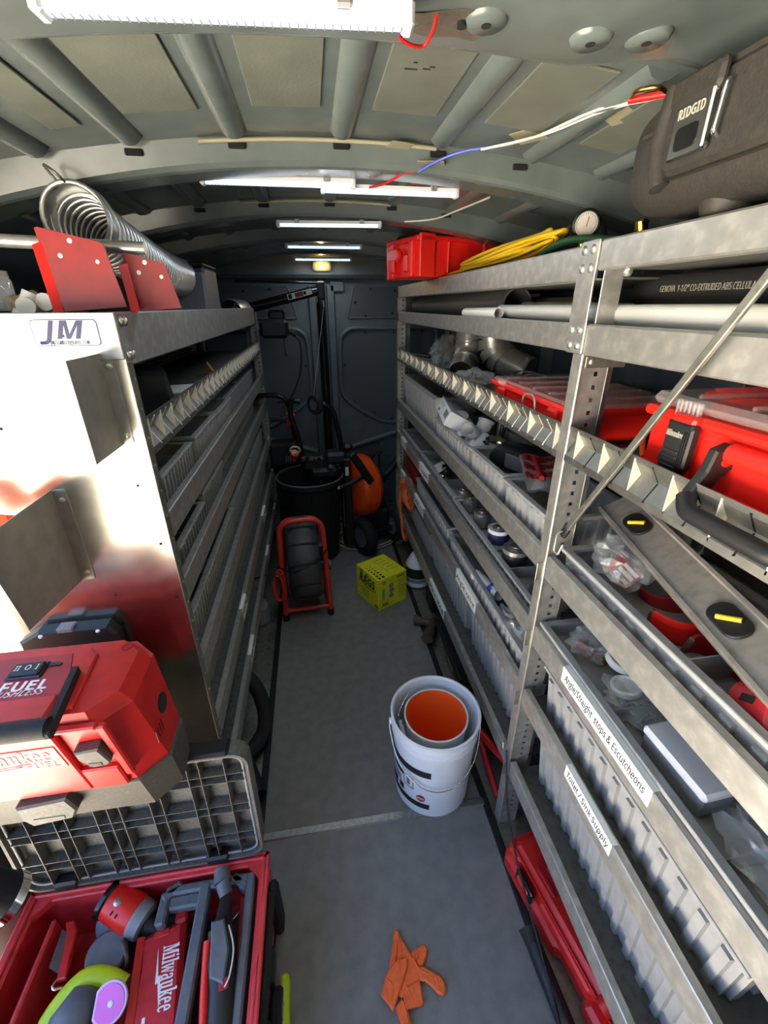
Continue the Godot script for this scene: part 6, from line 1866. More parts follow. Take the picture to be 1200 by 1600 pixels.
# ---------------------------------------------------------------- the aisle
func aisle() -> void:
	# white bucket with a smaller orange-lined pail in it
	var t := thing("bucket", "white plastic bucket with black printed label standing on the mat", "bucket", Vector3(0.325, 0.003, -1.0))
	var st := S()
	lathe(st, [[0, 0.004], [0.126, 0.0], [0.131, 0.006], [0.1415, 0.30], [0.1415, 0.302], [0.147, 0.304], [0.147, 0.312], [0.1425, 0.314], [0.1425, 0.328], [0.148, 0.330], [0.148, 0.338], [0.144, 0.340], [0.145, 0.362], [0.150, 0.364], [0.151, 0.370], [0.145, 0.372], [0.141, 0.366], [0.128, 0.012], [0, 0.012]], 56)
	obj("shell", st, "bucket", t)
	st = S()
	var p := []
	for i in 25:
		var a := PI * i / 24.0
		p.append(Vector3(-0.155 * cos(a), 0.322 - 0.15 * sin(a), 0.10 * sin(a) + 0.0))
	var q := []
	for v in p:   # keep the drooping bail outside the wall
		var r: float = Vector2(v.x, v.z).length()
		var m: float = 0.1515
		if r < m: v = Vector3(v.x, v.y, sqrt(maxf(0.0, m * m - v.x * v.x)))
		q.append(Basis(Vector3.UP, deg_to_rad(-8)) * v)
	tube(st, q, 0.0022, 8)
	obj("bail", st, "chrome", t)
	for s in [-1, 1]:
		st = S(); lathe(st, [[0, 0.012], [0.010, 0.012], [0.013, 0]], 12, X(Basis(Vector3.UP, deg_to_rad(-8)) * Vector3(s * 0.144, 0.322, 0), Vector3(0, -8, -90 * s))); obj("bail_ear", st, "bucket", t)
	# printed label round the wall
	var arcq := func(a0: float, a1: float, y0: float, y1: float, m: String, called: String, par: Node, off: float) -> Node:
		var s2 := S()
		s2.set_smooth_group(1)
		var n := maxi(2, int((a1 - a0) / 6.0))
		for i in n:
			var a := deg_to_rad(a0 + (a1 - a0) * i / n)
			var b := deg_to_rad(a0 + (a1 - a0) * (i + 1) / n)
			var r0: float = 0.131 + y0 * 0.0355 + off
			var r1: float = 0.131 + y1 * 0.0355 + off
			quad(s2, Vector3(cos(a) * r0, y0, sin(a) * r0), Vector3(cos(b) * r0, y0, sin(b) * r0), Vector3(cos(b) * r1, y1, sin(b) * r1), Vector3(cos(a) * r1, y1, sin(a) * r1), Vector3(cos(a), 0, sin(a)))
		return obj(called, s2, m, par)
	var lb: Node = arcq.call(108.0, 206.0, 0.215, 0.245, "ink", "printed_band", t, 0.0008)
	arcq.call(108.0, 206.0, 0.045, 0.072, "ink", "printed_band", t, 0.0008)
	arcq.call(122.0, 206.0, 0.10, 0.19, "bucket", "label_field", t, 0.0005)
	for k in [[132.0, 150.0, 0.125, 0.185, "grey_light"], [134.0, 148.0, 0.133, 0.178, "white"], [138.0, 144.0, 0.14, 0.172, "ink_grey"], [150.0, 176.0, 0.165, 0.185, "ink"], [156.0, 180.0, 0.12, 0.15, "grey_light"], [150.0, 160.0, 0.085, 0.115, "ink"], [165.0, 186.0, 0.08, 0.11, "ink"]]:
		arcq.call(k[0], k[1], k[2], k[3], k[4], "label_picture", t, 0.0010 if k[4] != "white" and k[4] != "ink_grey" else (0.0014 if k[4] == "white" else 0.0018))
	for k in [[121.0, 0.098]]:
		var a := deg_to_rad(k[0])
		var r: float = 0.131 + k[1] * 0.0355
		st = S(); lathe(st, [[0, 0.0012], [0.0155, 0.0012], [0.0155, 0]], 20, Transform3D(Basis(Vector3.UP, -a) * Basis.from_euler(Vector3(0, 0, -PI / 2)), Vector3(cos(a) * r, k[1], sin(a) * r)))
		var lg := obj("round_logo", st, "red_deep", t)
		text(lg, "Rheem", "white_print", 0.009, Vector3(cos(a) * (r + 0.0014), k[1], sin(a) * (r + 0.0014)), Vector3(0, 90 - k[0], 0), "lettering", 0.024, "Droid Sans", true)
	t = thing("pail", "smaller orange lined pail standing inside the white bucket", "bucket", Vector3(0.330, 0.018, -1.006))
	st = S(); lathe(st, [[0, 0.0], [0.088, 0.0], [0.104, 0.318], [0.109, 0.320], [0.109, 0.328], [0.104, 0.330], [0.103, 0.326]], 48); obj("shell", st, "white", t)
	st = S(); lathe(st, [[0.1035, 0.328], [0.101, 0.31], [0.085, 0.008], [0, 0.008]], 48); obj("lining", st, "orange_in", t)
	st = S(); tube(st, spline([Vector3(-0.105, 0.315, 0.02), Vector3(-0.125, 0.30, -0.02), Vector3(-0.11, 0.31, -0.06), Vector3(-0.06, 0.33, -0.11), Vector3(0.0, 0.325, -0.12)]), 0.002, 6); obj("bail", st, "chrome", t)
	st = S(); tube(st, [Vector3(-0.122, 0.305, -0.012), Vector3(-0.108, 0.25, 0.045)], 0.007, 10); obj("bail_grip", st, "white", t)
	# orange glove: a limp flat glove of five fingers
	glove(Vector3(0.125, 0.004, -0.505))
	# yellow rag carton
	t = thing("rag_carton", "bright yellow rag carton standing on the floor mat", "carton", Vector3(0.313, 0.002, -2.16), Vector3(0, 28, 0))
	var w := 0.204; var d := 0.225; var h := 0.208
	st = S(); box(st, Vector3(0, h / 2, 0), Vector3(w, h, d), 0.003); obj("carton_body", st, "yellow_box", t)
	st = S(); box(st, Vector3(0, h + 0.0004, 0), Vector3(0.0012, 0.0012, d * 0.98)); obj("flap_seam", st, "ink_grey", t)
	# near faces after the turn: local -x (left) and local +z (right)
	text(t, "RAGS", "ink", 0.058, Vector3(-w / 2 - 0.0008, 0.148, 0.0), Vector3(0, -90, 0), "lettering", 0.15, "Droid Sans", true, 0.1)
	text(t, "200", "ink", 0.022, Vector3(-w / 2 - 0.0008, 0.02, 0.09), Vector3(0, -90, 0), "lettering", 0.04, "Droid Sans", true)
	text(t, "RAGS", "ink", 0.017, Vector3(0.055, 0.187, d / 2 + 0.0008), Vector3.ZERO, "lettering", 0.05, "Droid Sans", true)
	text(t, "200", "ink", 0.022, Vector3(-0.055, 0.03, d / 2 + 0.0008), Vector3.ZERO, "lettering", 0.045, "Droid Sans", true)
	st = S(); tube(st, spline([Vector3(-w / 2 - 0.0006, 0.128, -0.055), Vector3(-w / 2 - 0.0006, 0.108, 0.0), Vector3(-w / 2 - 0.0006, 0.108, 0.05), Vector3(-w / 2 - 0.0006, 0.122, 0.085)]), 0.0022, 6); obj("swash", st, "ink", t)
	for e in [[0.155, -0.02, 0.0], [0.165, -0.075, 0.0]]:
		st = S(); lathe(st, [[0, 0.0008], [0.013, 0.0008], [0.013, 0]], 18, X(Vector3(-w / 2, e[0] + 0.03, 0.02 + e[1]), Vector3(0, 0, 90))); obj("round_mark", st, "grey_light", t)
	st = S()
	for k in 3: lathe(st, [[0, 0.0008], [0.017, 0.0008], [0.017, 0]], 18, X(Vector3(-0.012 + 0.004 * (k % 2), 0.145 - k * 0.034, d / 2), Vector3(90, 0, 0)))
	lathe(st, [[0, 0.0008], [0.011, 0.0008], [0.011, 0]], 18, X(Vector3(-0.062, 0.18, d / 2), Vector3(90, 0, 0)))
	prism(st, rrect(0.016, 0.075, 0.007, 4, -0.068, 0.10), d / 2, d / 2 + 0.0008)
	tag(obj("printed_pictures", st, "grey_light", t), "", "", "", "stuff")
	st = S()
	for k in 9: box(st, Vector3(0.062, 0.16 - k * 0.014, d / 2 + 0.0004), Vector3(0.06 - 0.012 * (k % 3), 0.003, 0.0008))
	for k in 5: box(st, Vector3(-w / 2 - 0.0004, 0.085 - k * 0.012, -0.02), Vector3(0.0008, 0.003, 0.07 - 0.015 * (k % 2)))
	tag(obj("small_print", st, "ink_grey", t), "", "", "", "stuff")
	st = S()
	for k in 7:
		for j in 2: lathe(st, [[0, 0.0006], [0.0095 - 0.0011 * k, 0.0006], [0.0095 - 0.0011 * k, 0]], 10, X(Vector3(-w / 2 + 0.022 + j * 0.026, h, -d / 2 + 0.04 + (6 - k) * 0.0) + Vector3(0, 0, k * 0.026) * -1.0 + Vector3(0, 0, 0.165)))
	tag(obj("printed_dots", st, "ink", t), "", "", "", "stuff")
	st = S()
	for k in 5: box(st, Vector3(0.03 + 0.006 * k, h + 0.0004, -0.07 + k * 0.03), Vector3(0.05, 0.0008, 0.004))
	tag(obj("small_print", st, "ink_grey", t), "", "", "", "stuff")
	# drain cable reel in a red tube frame
	t = thing("cable_reel", "black drum cable reel in a red tube frame standing in the aisle", "cable machine", Vector3(-0.128, 0.0, -2.12), Vector3(0, 4, 0))
	for fz in [0.07, -0.16]:
		st = S()
		var hh := 0.60 if fz > 0 else 0.50
		tube(st, fillet([Vector3(-0.125, 0.02, fz + 0.02), Vector3(-0.115, hh * 0.7, fz), Vector3(-0.11, hh, fz - 0.01), Vector3(0.11, hh, fz - 0.01), Vector3(0.115, hh * 0.7, fz), Vector3(0.125, 0.02, fz + 0.02)], 0.075, 8), 0.0145, 12)
		tube(st, [Vector3(-0.122, 0.06, fz + 0.018), Vector3(0.122, 0.06, fz + 0.018)], 0.0125, 10)
		obj("frame", st, "red_steel", t)
		for s in [-1, 1]:
			st = S(); tube(st, [Vector3(s * 0.125, 0.0, fz + 0.02), Vector3(s * 0.125, 0.04, fz + 0.02)], 0.018, 12); obj("rubber_foot", st, "rubber", t)
	st = S()
	for s in [-1, 1]: tube(st, [Vector3(s * 0.12, 0.06, 0.088), Vector3(s * 0.12, 0.06, -0.14)], 0.011, 10)
	obj("side_rail", st, "red_steel", t)
	st = S()
	lathe(st, [[0.03, -0.085], [0.20, -0.085], [0.222, -0.07], [0.235, -0.04], [0.238, 0.0], [0.235, 0.04], [0.222, 0.07], [0.20, 0.085], [0.03, 0.085]], 40, X(Vector3(0.0, 0.315, -0.04), Vector3(0, 0, 90)), true)
	var dr := obj("drum", st, "drum_black", t)
	for a in [22.0, 48.0, 74.0, -6.0, -32.0]:
		st = S(); box(st, Vector3(0, 0, 0.2375), Vector3(0.15, 0.012, 0.006), 0.002, X(Vector3(0, 0.315, -0.04), Vector3(-a, 0, 0))); obj("drum_groove", st, "rubber", dr)
	st = S(); tube(st, spline([Vector3(-0.14, 0.36, 0.09), Vector3(-0.05, 0.39, 0.22), Vector3(0.08, 0.42, 0.16), Vector3(0.13, 0.42, 0.06)]), 0.0035, 6); obj("bungee", st, "black_gloss", t)
	st = S()
	for k in 3:
		var pp := []
		for i in 22: pp.append(Vector3(-0.135 - 0.006 * k + 0.028 * sin(TAU * i / 22), 0.235 + (0.10 - 0.01 * k) * cos(TAU * i / 22), 0.09 + 0.012 * k))
		tube(st, pp, 0.006, 7, true)
	obj("power_cord", st, "red_steel", t)
	st = S(); box(st, Vector3(0.10, 0.40, 0.02), Vector3(0.05, 0.11, 0.12), 0.01); obj("motor_box", st, "black", t)
	st = S(); tube(st, [Vector3(0.09, 0.25, -0.04), Vector3(0.15, 0.25, -0.04)], 0.03, 14); obj("axle", st, "grey_plastic", t)
	st = S(); tube(st, fillet([Vector3(-0.29, 0.30, 0.10), Vector3(-0.19, 0.325, 0.10), Vector3(-0.15, 0.315, 0.12), Vector3(-0.135, 0.28, 0.11)], 0.03), 0.004, 8)
	obj("cord_end", st, "black", t)

func glove(at: Vector3) -> void:
	var t := thing("rubber_glove", "crumpled orange rubber glove lying on the near mat", "glove", at, Vector3(0, 0, 0))
	var st := S()
	var px := func(u: float, v: float) -> Vector3:   # zoomed outline units to metres on the floor
		return Vector3((u - 480.0) * 0.000247 + 0.010, 0.0, (v - 560.0) * 0.000247 - 0.0)
	var slab2 := func(st2: SurfaceTool, pts: Array, y: float, th: float) -> void:
		var pl := []
		for p in pts:
			var v: Vector3 = px.call(p.x, p.y)
			pl.append(Vector2(v.x, -v.z))
		var c := PackedVector2Array(pl)
		if Geometry2D.is_polygon_clockwise(c): c.reverse()
		prism(st2, c, y, y + th, X(Vector3.ZERO, Vector3(-90, 0, 0)), minf(th * 0.45, 0.003), true)
	slab2.call(st, [Vector2(395, 200), Vector2(430, 215), Vector2(440, 240), Vector2(520, 390), Vector2(600, 540), Vector2(640, 640), Vector2(590, 650), Vector2(440, 680), Vector2(380, 750), Vector2(290, 640), Vector2(290, 480), Vector2(330, 390)], 0.004, 0.009)   # palm
	slab2.call(st, [Vector2(540, 420), Vector2(600, 395), Vector2(680, 365), Vector2(715, 375), Vector2(732, 410), Vector2(715, 460), Vector2(660, 530), Vector2(610, 540)], 0.0, 0.010)   # thumb
	slab2.call(st, [Vector2(590, 545), Vector2(650, 545), Vector2(750, 610), Vector2(815, 650), Vector2(845, 700), Vector2(840, 770), Vector2(800, 795), Vector2(755, 770), Vector2(690, 700), Vector2(640, 660), Vector2(590, 650)], 0.002, 0.012)   # first finger
	slab2.call(st, [Vector2(395, 690), Vector2(590, 640), Vector2(595, 815), Vector2(570, 830), Vector2(430, 832), Vector2(400, 810)], 0.003, 0.011)   # folded fingers
	slab2.call(st, [Vector2(300, 800), Vector2(380, 740), Vector2(430, 840), Vector2(438, 930), Vector2(430, 1010), Vector2(400, 1040), Vector2(365, 1010), Vector2(345, 930)], 0.0, 0.011)   # little finger
	obj("hand", st, "glove", t)
	st = S()
	slab2.call(st, [Vector2(470, 455), Vector2(492, 470), Vector2(480, 540), Vector2(420, 630), Vector2(270, 835), Vector2(235, 780), Vector2(170, 705), Vector2(230, 580), Vector2(330, 480), Vector2(385, 465)], 0.013, 0.009)
	var cuff := obj("cuff", st, "glove", t)
	st = S()
	for c in [[Vector2(430, 220), Vector2(440, 330), Vector2(440, 400), Vector2(420, 470)], [Vector2(400, 330), Vector2(375, 420), Vector2(330, 500)], [Vector2(760, 650), Vector2(775, 700), Vector2(760, 760)], [Vector2(600, 400), Vector2(612, 440), Vector2(600, 480)], [Vector2(430, 660), Vector2(480, 750), Vector2(490, 810)], [Vector2(390, 470), Vector2(395, 560), Vector2(400, 620)], [Vector2(235, 590), Vector2(300, 660), Vector2(270, 760)], [Vector2(380, 780), Vector2(400, 860), Vector2(405, 930)], [Vector2(560, 470), Vector2(600, 560), Vector2(690, 620)]]:
		var pp := []
		for v in c:
			var w: Vector3 = px.call(v.x, v.y)
			pp.append(Vector3(w.x, 0.0125 if c[0].y < 600 and c[0].x > 420 or c[0].x > 420 else 0.021, w.z))
		tube(st, spline(pp, 4), 0.0028, 6)
	obj("creases", st, "glove", cuff)

# ---------------------------------------------------------------- by the rear doors
func ring_pts(c: Vector3, r: float, n: int, axis := "y", squash := 1.0) -> Array:
	var o := []
	for i in n:
		var a := TAU * i / n
		if axis == "y": o.append(c + Vector3(r * cos(a), 0, r * squash * sin(a)))
		elif axis == "x": o.append(c + Vector3(0, r * cos(a), r * squash * sin(a)))
		else: o.append(c + Vector3(r * cos(a), r * squash * sin(a), 0))
	return o

func wheel(parent: Node, c: Vector3, r: float, w: float, turn: Vector3) -> void:
	var xf := X(c, turn)   # axis along local y before the turn
	var st := S()
	lathe(st, [[r * 0.55, -w * 0.42], [r * 0.86, -w / 2], [r * 0.97, -w * 0.34], [r, 0], [r * 0.97, w * 0.34], [r * 0.86, w / 2], [r * 0.55, w * 0.42]], 32, xf, true)
	var tire := obj("tire", st, "rubber", parent)
	st = S()
	lathe(st, [[0, w * 0.55], [r * 0.12, w * 0.55], [r * 0.14, w * 0.3], [r * 0.42, w * 0.22], [r * 0.5, w * 0.4], [r * 0.57, w * 0.42], [r * 0.57, -w * 0.42], [0, -w * 0.3]], 28, xf)
	for k in 5:
		var a := TAU * k / 5
		box(st, Vector3(cos(a), 0, sin(a)) * r * 0.28 + Vector3(0, w * 0.27, 0), Vector3(r * 0.30, w * 0.16, r * 0.10), 0.003, xf * Transform3D(Basis.IDENTITY, Vector3.ZERO) if k < 0 else xf)
	obj("hub", st, "grey_plastic", tire)

func rear_machines() -> void:
	# trash can
	var t := thing("trash_can", "large dark plastic trash can behind the red framed reel", "trash can", Vector3(-0.072, 0.002, -2.75))
	t.scale = Vector3(0.92, 1.0, 0.92)
	var st := S()
	lathe(st, [[0, 0.0], [0.175, 0.0], [0.18, 0.01], [0.222, 0.55], [0.236, 0.552], [0.240, 0.56], [0.240, 0.585], [0.232, 0.592], [0.222, 0.585], [0.176, 0.015], [0, 0.012]], 48)
	obj("shell", st, "black_soft", t)
	st = S(); tube(st, ring_pts(Vector3(0, 0.588, 0), 0.236, 48), 0.006, 8, true); obj("rim_bead", st, "grey_plastic", t)
	st = S()
	for k in 10:
		var a := TAU * k / 10 + 0.3
		tube(st, [Vector3(cos(a) * 0.184, 0.03, sin(a) * 0.184), Vector3(cos(a) * 0.223, 0.54, sin(a) * 0.223)], 0.004, 6)
	obj("shell_ribs", st, "black", t)
	st = S(); box(st, Vector3(0.0, 0.56, -0.238), Vector3(0.12, 0.05, 0.03), 0.008); obj("handle_grip", st, "grey_plastic", t)
	# drum machine
	t = thing("drain_machine", "orange drum drain machine with black wheels by the rear doors", "drain machine", Vector3(0.265, 0.0, -2.80), Vector3.ZERO)
	var axis_turn := Vector3(0, 24, 90)
	var dxf := X(Vector3(-0.01, 0.465, -0.03), axis_turn)
	st = S()
	lathe(st, [[0.03, 0.085], [0.10, 0.085], [0.17, 0.075], [0.20, 0.055], [0.212, 0.02], [0.208, -0.01], [0.215, -0.03], [0.205, -0.07], [0.15, -0.11], [0.06, -0.13], [0.03, -0.13]], 44, dxf, true)
	var drum := obj("drum", st, "orange", t)
	for k in [[0.2145, 0.006], [0.212, -0.048]]:
		st = S()
		var pts := []
		for i in 44: pts.append(dxf * Vector3(k[0] * cos(TAU * i / 44), k[1], k[0] * sin(TAU * i / 44)))
		tube(st, pts, 0.004, 6, true); obj("drum_ridge", st, "orange", drum)
	wheel(t, Vector3(0.005, 0.135, 0.11), 0.134, 0.08, Vector3(0, 28, -90))
	wheel(t, Vector3(0.235, 0.15, -0.02), 0.135, 0.06, Vector3(0, 24, 90))
	st = S(); tube(st, [Vector3(0.0, 0.125, 0.10), Vector3(0.22, 0.145, 0.0)], 0.012, 10); obj("axle", st, "black", t)
	st = S()
	tube(st, fillet([Vector3(-0.12, 0.06, 0.06), Vector3(-0.125, 0.55, 0.03), Vector3(-0.115, 0.76, 0.03), Vector3(-0.16, 1.0, 0.03), Vector3(-0.20, 1.045, 0.03), Vector3(-0.262, 1.047, 0.03)], 0.09, 8), 0.0165, 12)
	obj("handle_tube", st, "black_gloss", t)
	st = S(); tube(st, fillet([Vector3(-0.37, 0.60, 0.0), Vector3(-0.385, 0.80, 0.02), Vector3(-0.43, 1.0, 0.03), Vector3(-0.415, 1.075, 0.03), Vector3(-0.36, 1.07, 0.03)], 0.06, 8), 0.0165, 12)
	tube(st, [Vector3(-0.365, 0.62, 0.0), Vector3(-0.12, 0.62, 0.03)], 0.0165, 10); obj("handle_tube", st, "black_gloss", t)
	wheel(t, Vector3(-0.27, 1.05, 0.05), 0.062, 0.04, Vector3(0, 40, -90))
	st = S(); prism(st, [Vector2(-0.03, 0.05), Vector2(0.03, 0.05), Vector2(0.022, 0.70), Vector2(-0.022, 0.70)], -0.03, 0.03, X(Vector3(-0.09, 0, 0.06)), 0.008); obj("column", st, "black", t)
	st = S()
	for k in 15: box(st, Vector3(-0.125, 0.21 + k * 0.017, 0.085), Vector3(0.008, 0.006, 0.01), 0.002)
	tag(obj("chain", st, "grey_light", t), "", "", "", "stuff")
	st = S(); box(st, Vector3.ZERO, Vector3(0.05, 0.26, 0.03), 0.008, X(Vector3(-0.005, 0.66, 0.17), Vector3(0, 20, 32))); obj("brace", st, "black", t)
	st = S(); box(st, Vector3(-0.095, 0.62, 0.10), Vector3(0.022, 0.06, 0.004), 0.001); obj("white_tag", st, "white_pipe", t)
	for c in [[Vector3(-0.30, 0.68, 0.05), Vector3(0.15, 0.10, 0.12)], [Vector3(-0.16, 0.70, 0.02), Vector3(0.14, 0.08, 0.12)], [Vector3(-0.24, 0.62, 0.08), Vector3(0.18, 0.07, 0.10)], [Vector3(-0.08, 0.76, 0.02), Vector3(0.07, 0.05, 0.07)]]:
		st = S(); box(st, c[0], c[1], 0.02); obj("motor_block", st, "black", t)
	for c in [Vector3(-0.355, 0.72, 0.11), Vector3(-0.28, 0.71, 0.115), Vector3(-0.20, 0.66, 0.12)]:
		st = S(); lathe(st, [[0, 0.02], [0.016, 0.02], [0.022, 0.01], [0.022, -0.02]], 14, X(c, Vector3(70, 30, 0))); obj("cap_nut", st, "chrome", t)
	st = S(); tube(st, fillet([Vector3(0.03, 0.60, 0.12), Vector3(-0.07, 0.56, 0.16), Vector3(-0.15, 0.53, 0.16)], 0.02), 0.016, 10); obj("lever", st, "black", t)
	st = S(); box(st, Vector3(-0.155, 0.535, 0.165), Vector3(0.016, 0.02, 0.016), 0.003, X(Vector3.ZERO, Vector3.ZERO)); obj("lever_tip", st, "white_pipe", t)
	for c in [Vector3(0.10, 0.64, -0.12), Vector3(0.15, 0.66, -0.12)]:
		st = S(); lathe(st, [[0, 0.02], [0.02, 0.018], [0.024, 0.005], [0.008, 0.0], [0.008, -0.1], [0, -0.1]], 12, X(c)); obj("knob", st, "black", t)
	st = S(); tube(st, spline([Vector3(0.34, 1.0, -0.25), Vector3(0.36, 0.85, -0.2), Vector3(0.33, 0.66, -0.18), Vector3(0.22, 0.50, -0.16), Vector3(0.15, 0.46, -0.1)], 8), 0.025, 12); obj("guide_hose", st, "black", t)
	st = S(); box(st, Vector3(0.11, 0.16, -0.12), Vector3(0.2, 0.22, 0.2), 0.02); obj("base_box", st, "black", t)
	# pale hose coiled on the floor
	t = thing("hose_coil", "pale thin hose looped on the floor round the machine's wheel", "hose", Vector3(0.30, 0.012, -2.89))
	for k in 3:
		st = S(); tube(st, ring_pts(Vector3(0.008 * k, 0.001 + 0.010 * (k % 2), -0.004 * k), 0.225 - 0.017 * k, 44, "y", 0.80), 0.0055, 8, true); obj("loop", st, "cable_white", t)
	# black tube frame cart at the left
	t = thing("hand_truck", "black tube framed cart with a black box, left by the rear doors", "cart", Vector3(-0.26, 0.0, -3.06))
	st = S(); tube(st, fillet([Vector3(-0.18, 0.05, 0), Vector3(-0.18, 1.06, 0.0), Vector3(0.07, 1.06, 0), Vector3(0.10, 0.75, 0.0), Vector3(0.12, 0.05, 0.02)], 0.10, 8), 0.017, 12); obj("frame", st, "black_gloss", t)
	st = S(); box(st, Vector3(0.02, 0.67, 0.04), Vector3(0.2, 0.17, 0.14), 0.02); obj("box", st, "black", t)
	st = S()
	for k in 4: box(st, Vector3(0.03 + k * 0.014, 0.645, 0.112), Vector3(0.006, 0.045, 0.003), 0.001)
	tag(obj("grille", st, "grey_light", t), "", "", "", "stuff")
	# orange plugs
	for c in [["upper orange cone plug beyond the left shelving", Vector3(-0.175, 0.935, -2.86), Vector3(8, 0, -14)], ["lower orange plug with a white ring, beyond the left shelving", Vector3(-0.165, 0.705, -2.80), Vector3(30, 0, -10)]]:
		t = thing("test_plug", c[0], "plug", c[1], c[2], "orange plugs")
		st = S(); lathe(st, [[0, -0.035], [0.016, -0.035], [0.026, 0.03], [0.030, 0.034], [0.028, 0.042], [0, 0.042]], 20); obj("cone", st, "orange", t)
		if c[1].y < 0.8:
			st = S(); tube(st, ring_pts(Vector3(0, 0.065, 0), 0.030, 20, "z"), 0.007, 8, true); obj("ring", st, "cable_white", t)
	st = S(); tube(st, [Vector3(-0.30, 0.932, -2.90), Vector3(-0.17, 0.925, -2.88)], 0.012, 8)
	solo("plug_rail", "dark rail carrying the orange plugs by the left shelving", "rail", st, "black")
	# crane boom with hoist
	t = thing("hoist_crane", "black folding crane boom with a hoist motor at the rear doors", "hoist", Vector3(0.0, 0.0, -3.02))
	st = S(); tube(st, [Vector3(0.07, 0.30, 0.0), Vector3(0.07, 1.62, 0.0)], 0.022, 4); obj("post", st, "black_gloss", t)
	st = S(); tube(st, [Vector3(-0.42, 1.575, 0.03), Vector3(0.075, 1.69, 0.02)], 0.028, 4); obj("boom", st, "black_gloss", t)
	st = S(); tube(st, [Vector3(-0.42, 1.735, 0.02), Vector3(0.085, 1.725, 0.02)], 0.007, 8); obj("stay", st, "black_gloss", t)
	st = S(); box(st, Vector3(0.078, 1.685, 0.02), Vector3(0.05, 0.10, 0.06), 0.008); obj("hinge_block", st, "black", t)
	st = S(); prism(st, rrect(0.15, 0.032, 0.003, 2), 0.0, 0.0015, X(Vector3(-0.05, 1.664, 0.052), Vector3(0, 0, 13))); var lb := obj("warning_label", st, "white_pipe", t)
	st = S(); prism(st, rrect(0.05, 0.026, 0.002, 2), 0.0015, 0.0022, X(Vector3(-0.055, 1.663, 0.052), Vector3(0, 0, 13))); obj("label_block", st, "red_dark", lb)
	st = S(); prism(st, rrect(0.022, 0.026, 0.002, 2), 0.0015, 0.0022, X(Vector3(-0.108, 1.651, 0.052), Vector3(0, 0, 13))); prism(st, rrect(0.016, 0.018, 0.002, 2), 0.0015, 0.0024, X(Vector3(-0.02, 1.671, 0.052), Vector3(0, 0, 13))); obj("label_mark", st, "ink", lb)
	st = S(); box(st, Vector3(-0.22, 1.475, 0.04), Vector3(0.17, 0.11, 0.11), 0.02); box(st, Vector3(-0.20, 1.55, 0.03), Vector3(0.10, 0.06, 0.06), 0.015); tube(st, [Vector3(-0.16, 1.47, 0.05), Vector3(-0.09, 1.44, 0.05)], 0.016, 10); obj("hoist_motor", st, "black", t)
	st = S(); rod(st, Vector3(0.088, 1.63, 0.02), Vector3(0.09, 1.595, 0.02), 0.006); rod(st, Vector3(0.09, 1.60, 0.02), Vector3(-0.012, 1.08, 0.18), 0.0022, 6); obj("cable", st, "alu", t)
	st = S(); tube(st, spline([Vector3(-0.11, 1.435, 0.05), Vector3(-0.075, 1.40, 0.06), Vector3(-0.07, 1.30, 0.07), Vector3(-0.10, 1.17, 0.07), Vector3(-0.17, 1.05, 0.07), Vector3(-0.25, 1.03, 0.06)], 8), 0.006, 8); obj("power_lead", st, "black", t)
	st = S(); tube(st, [Vector3(-0.165, 1.43, 0.09), Vector3(-0.165, 1.33, 0.09)], 0.003, 6); box(st, Vector3(-0.163, 1.325, 0.09), Vector3(0.014, 0.02, 0.01), 0.003); obj("pendant_switch", st, "black", t)

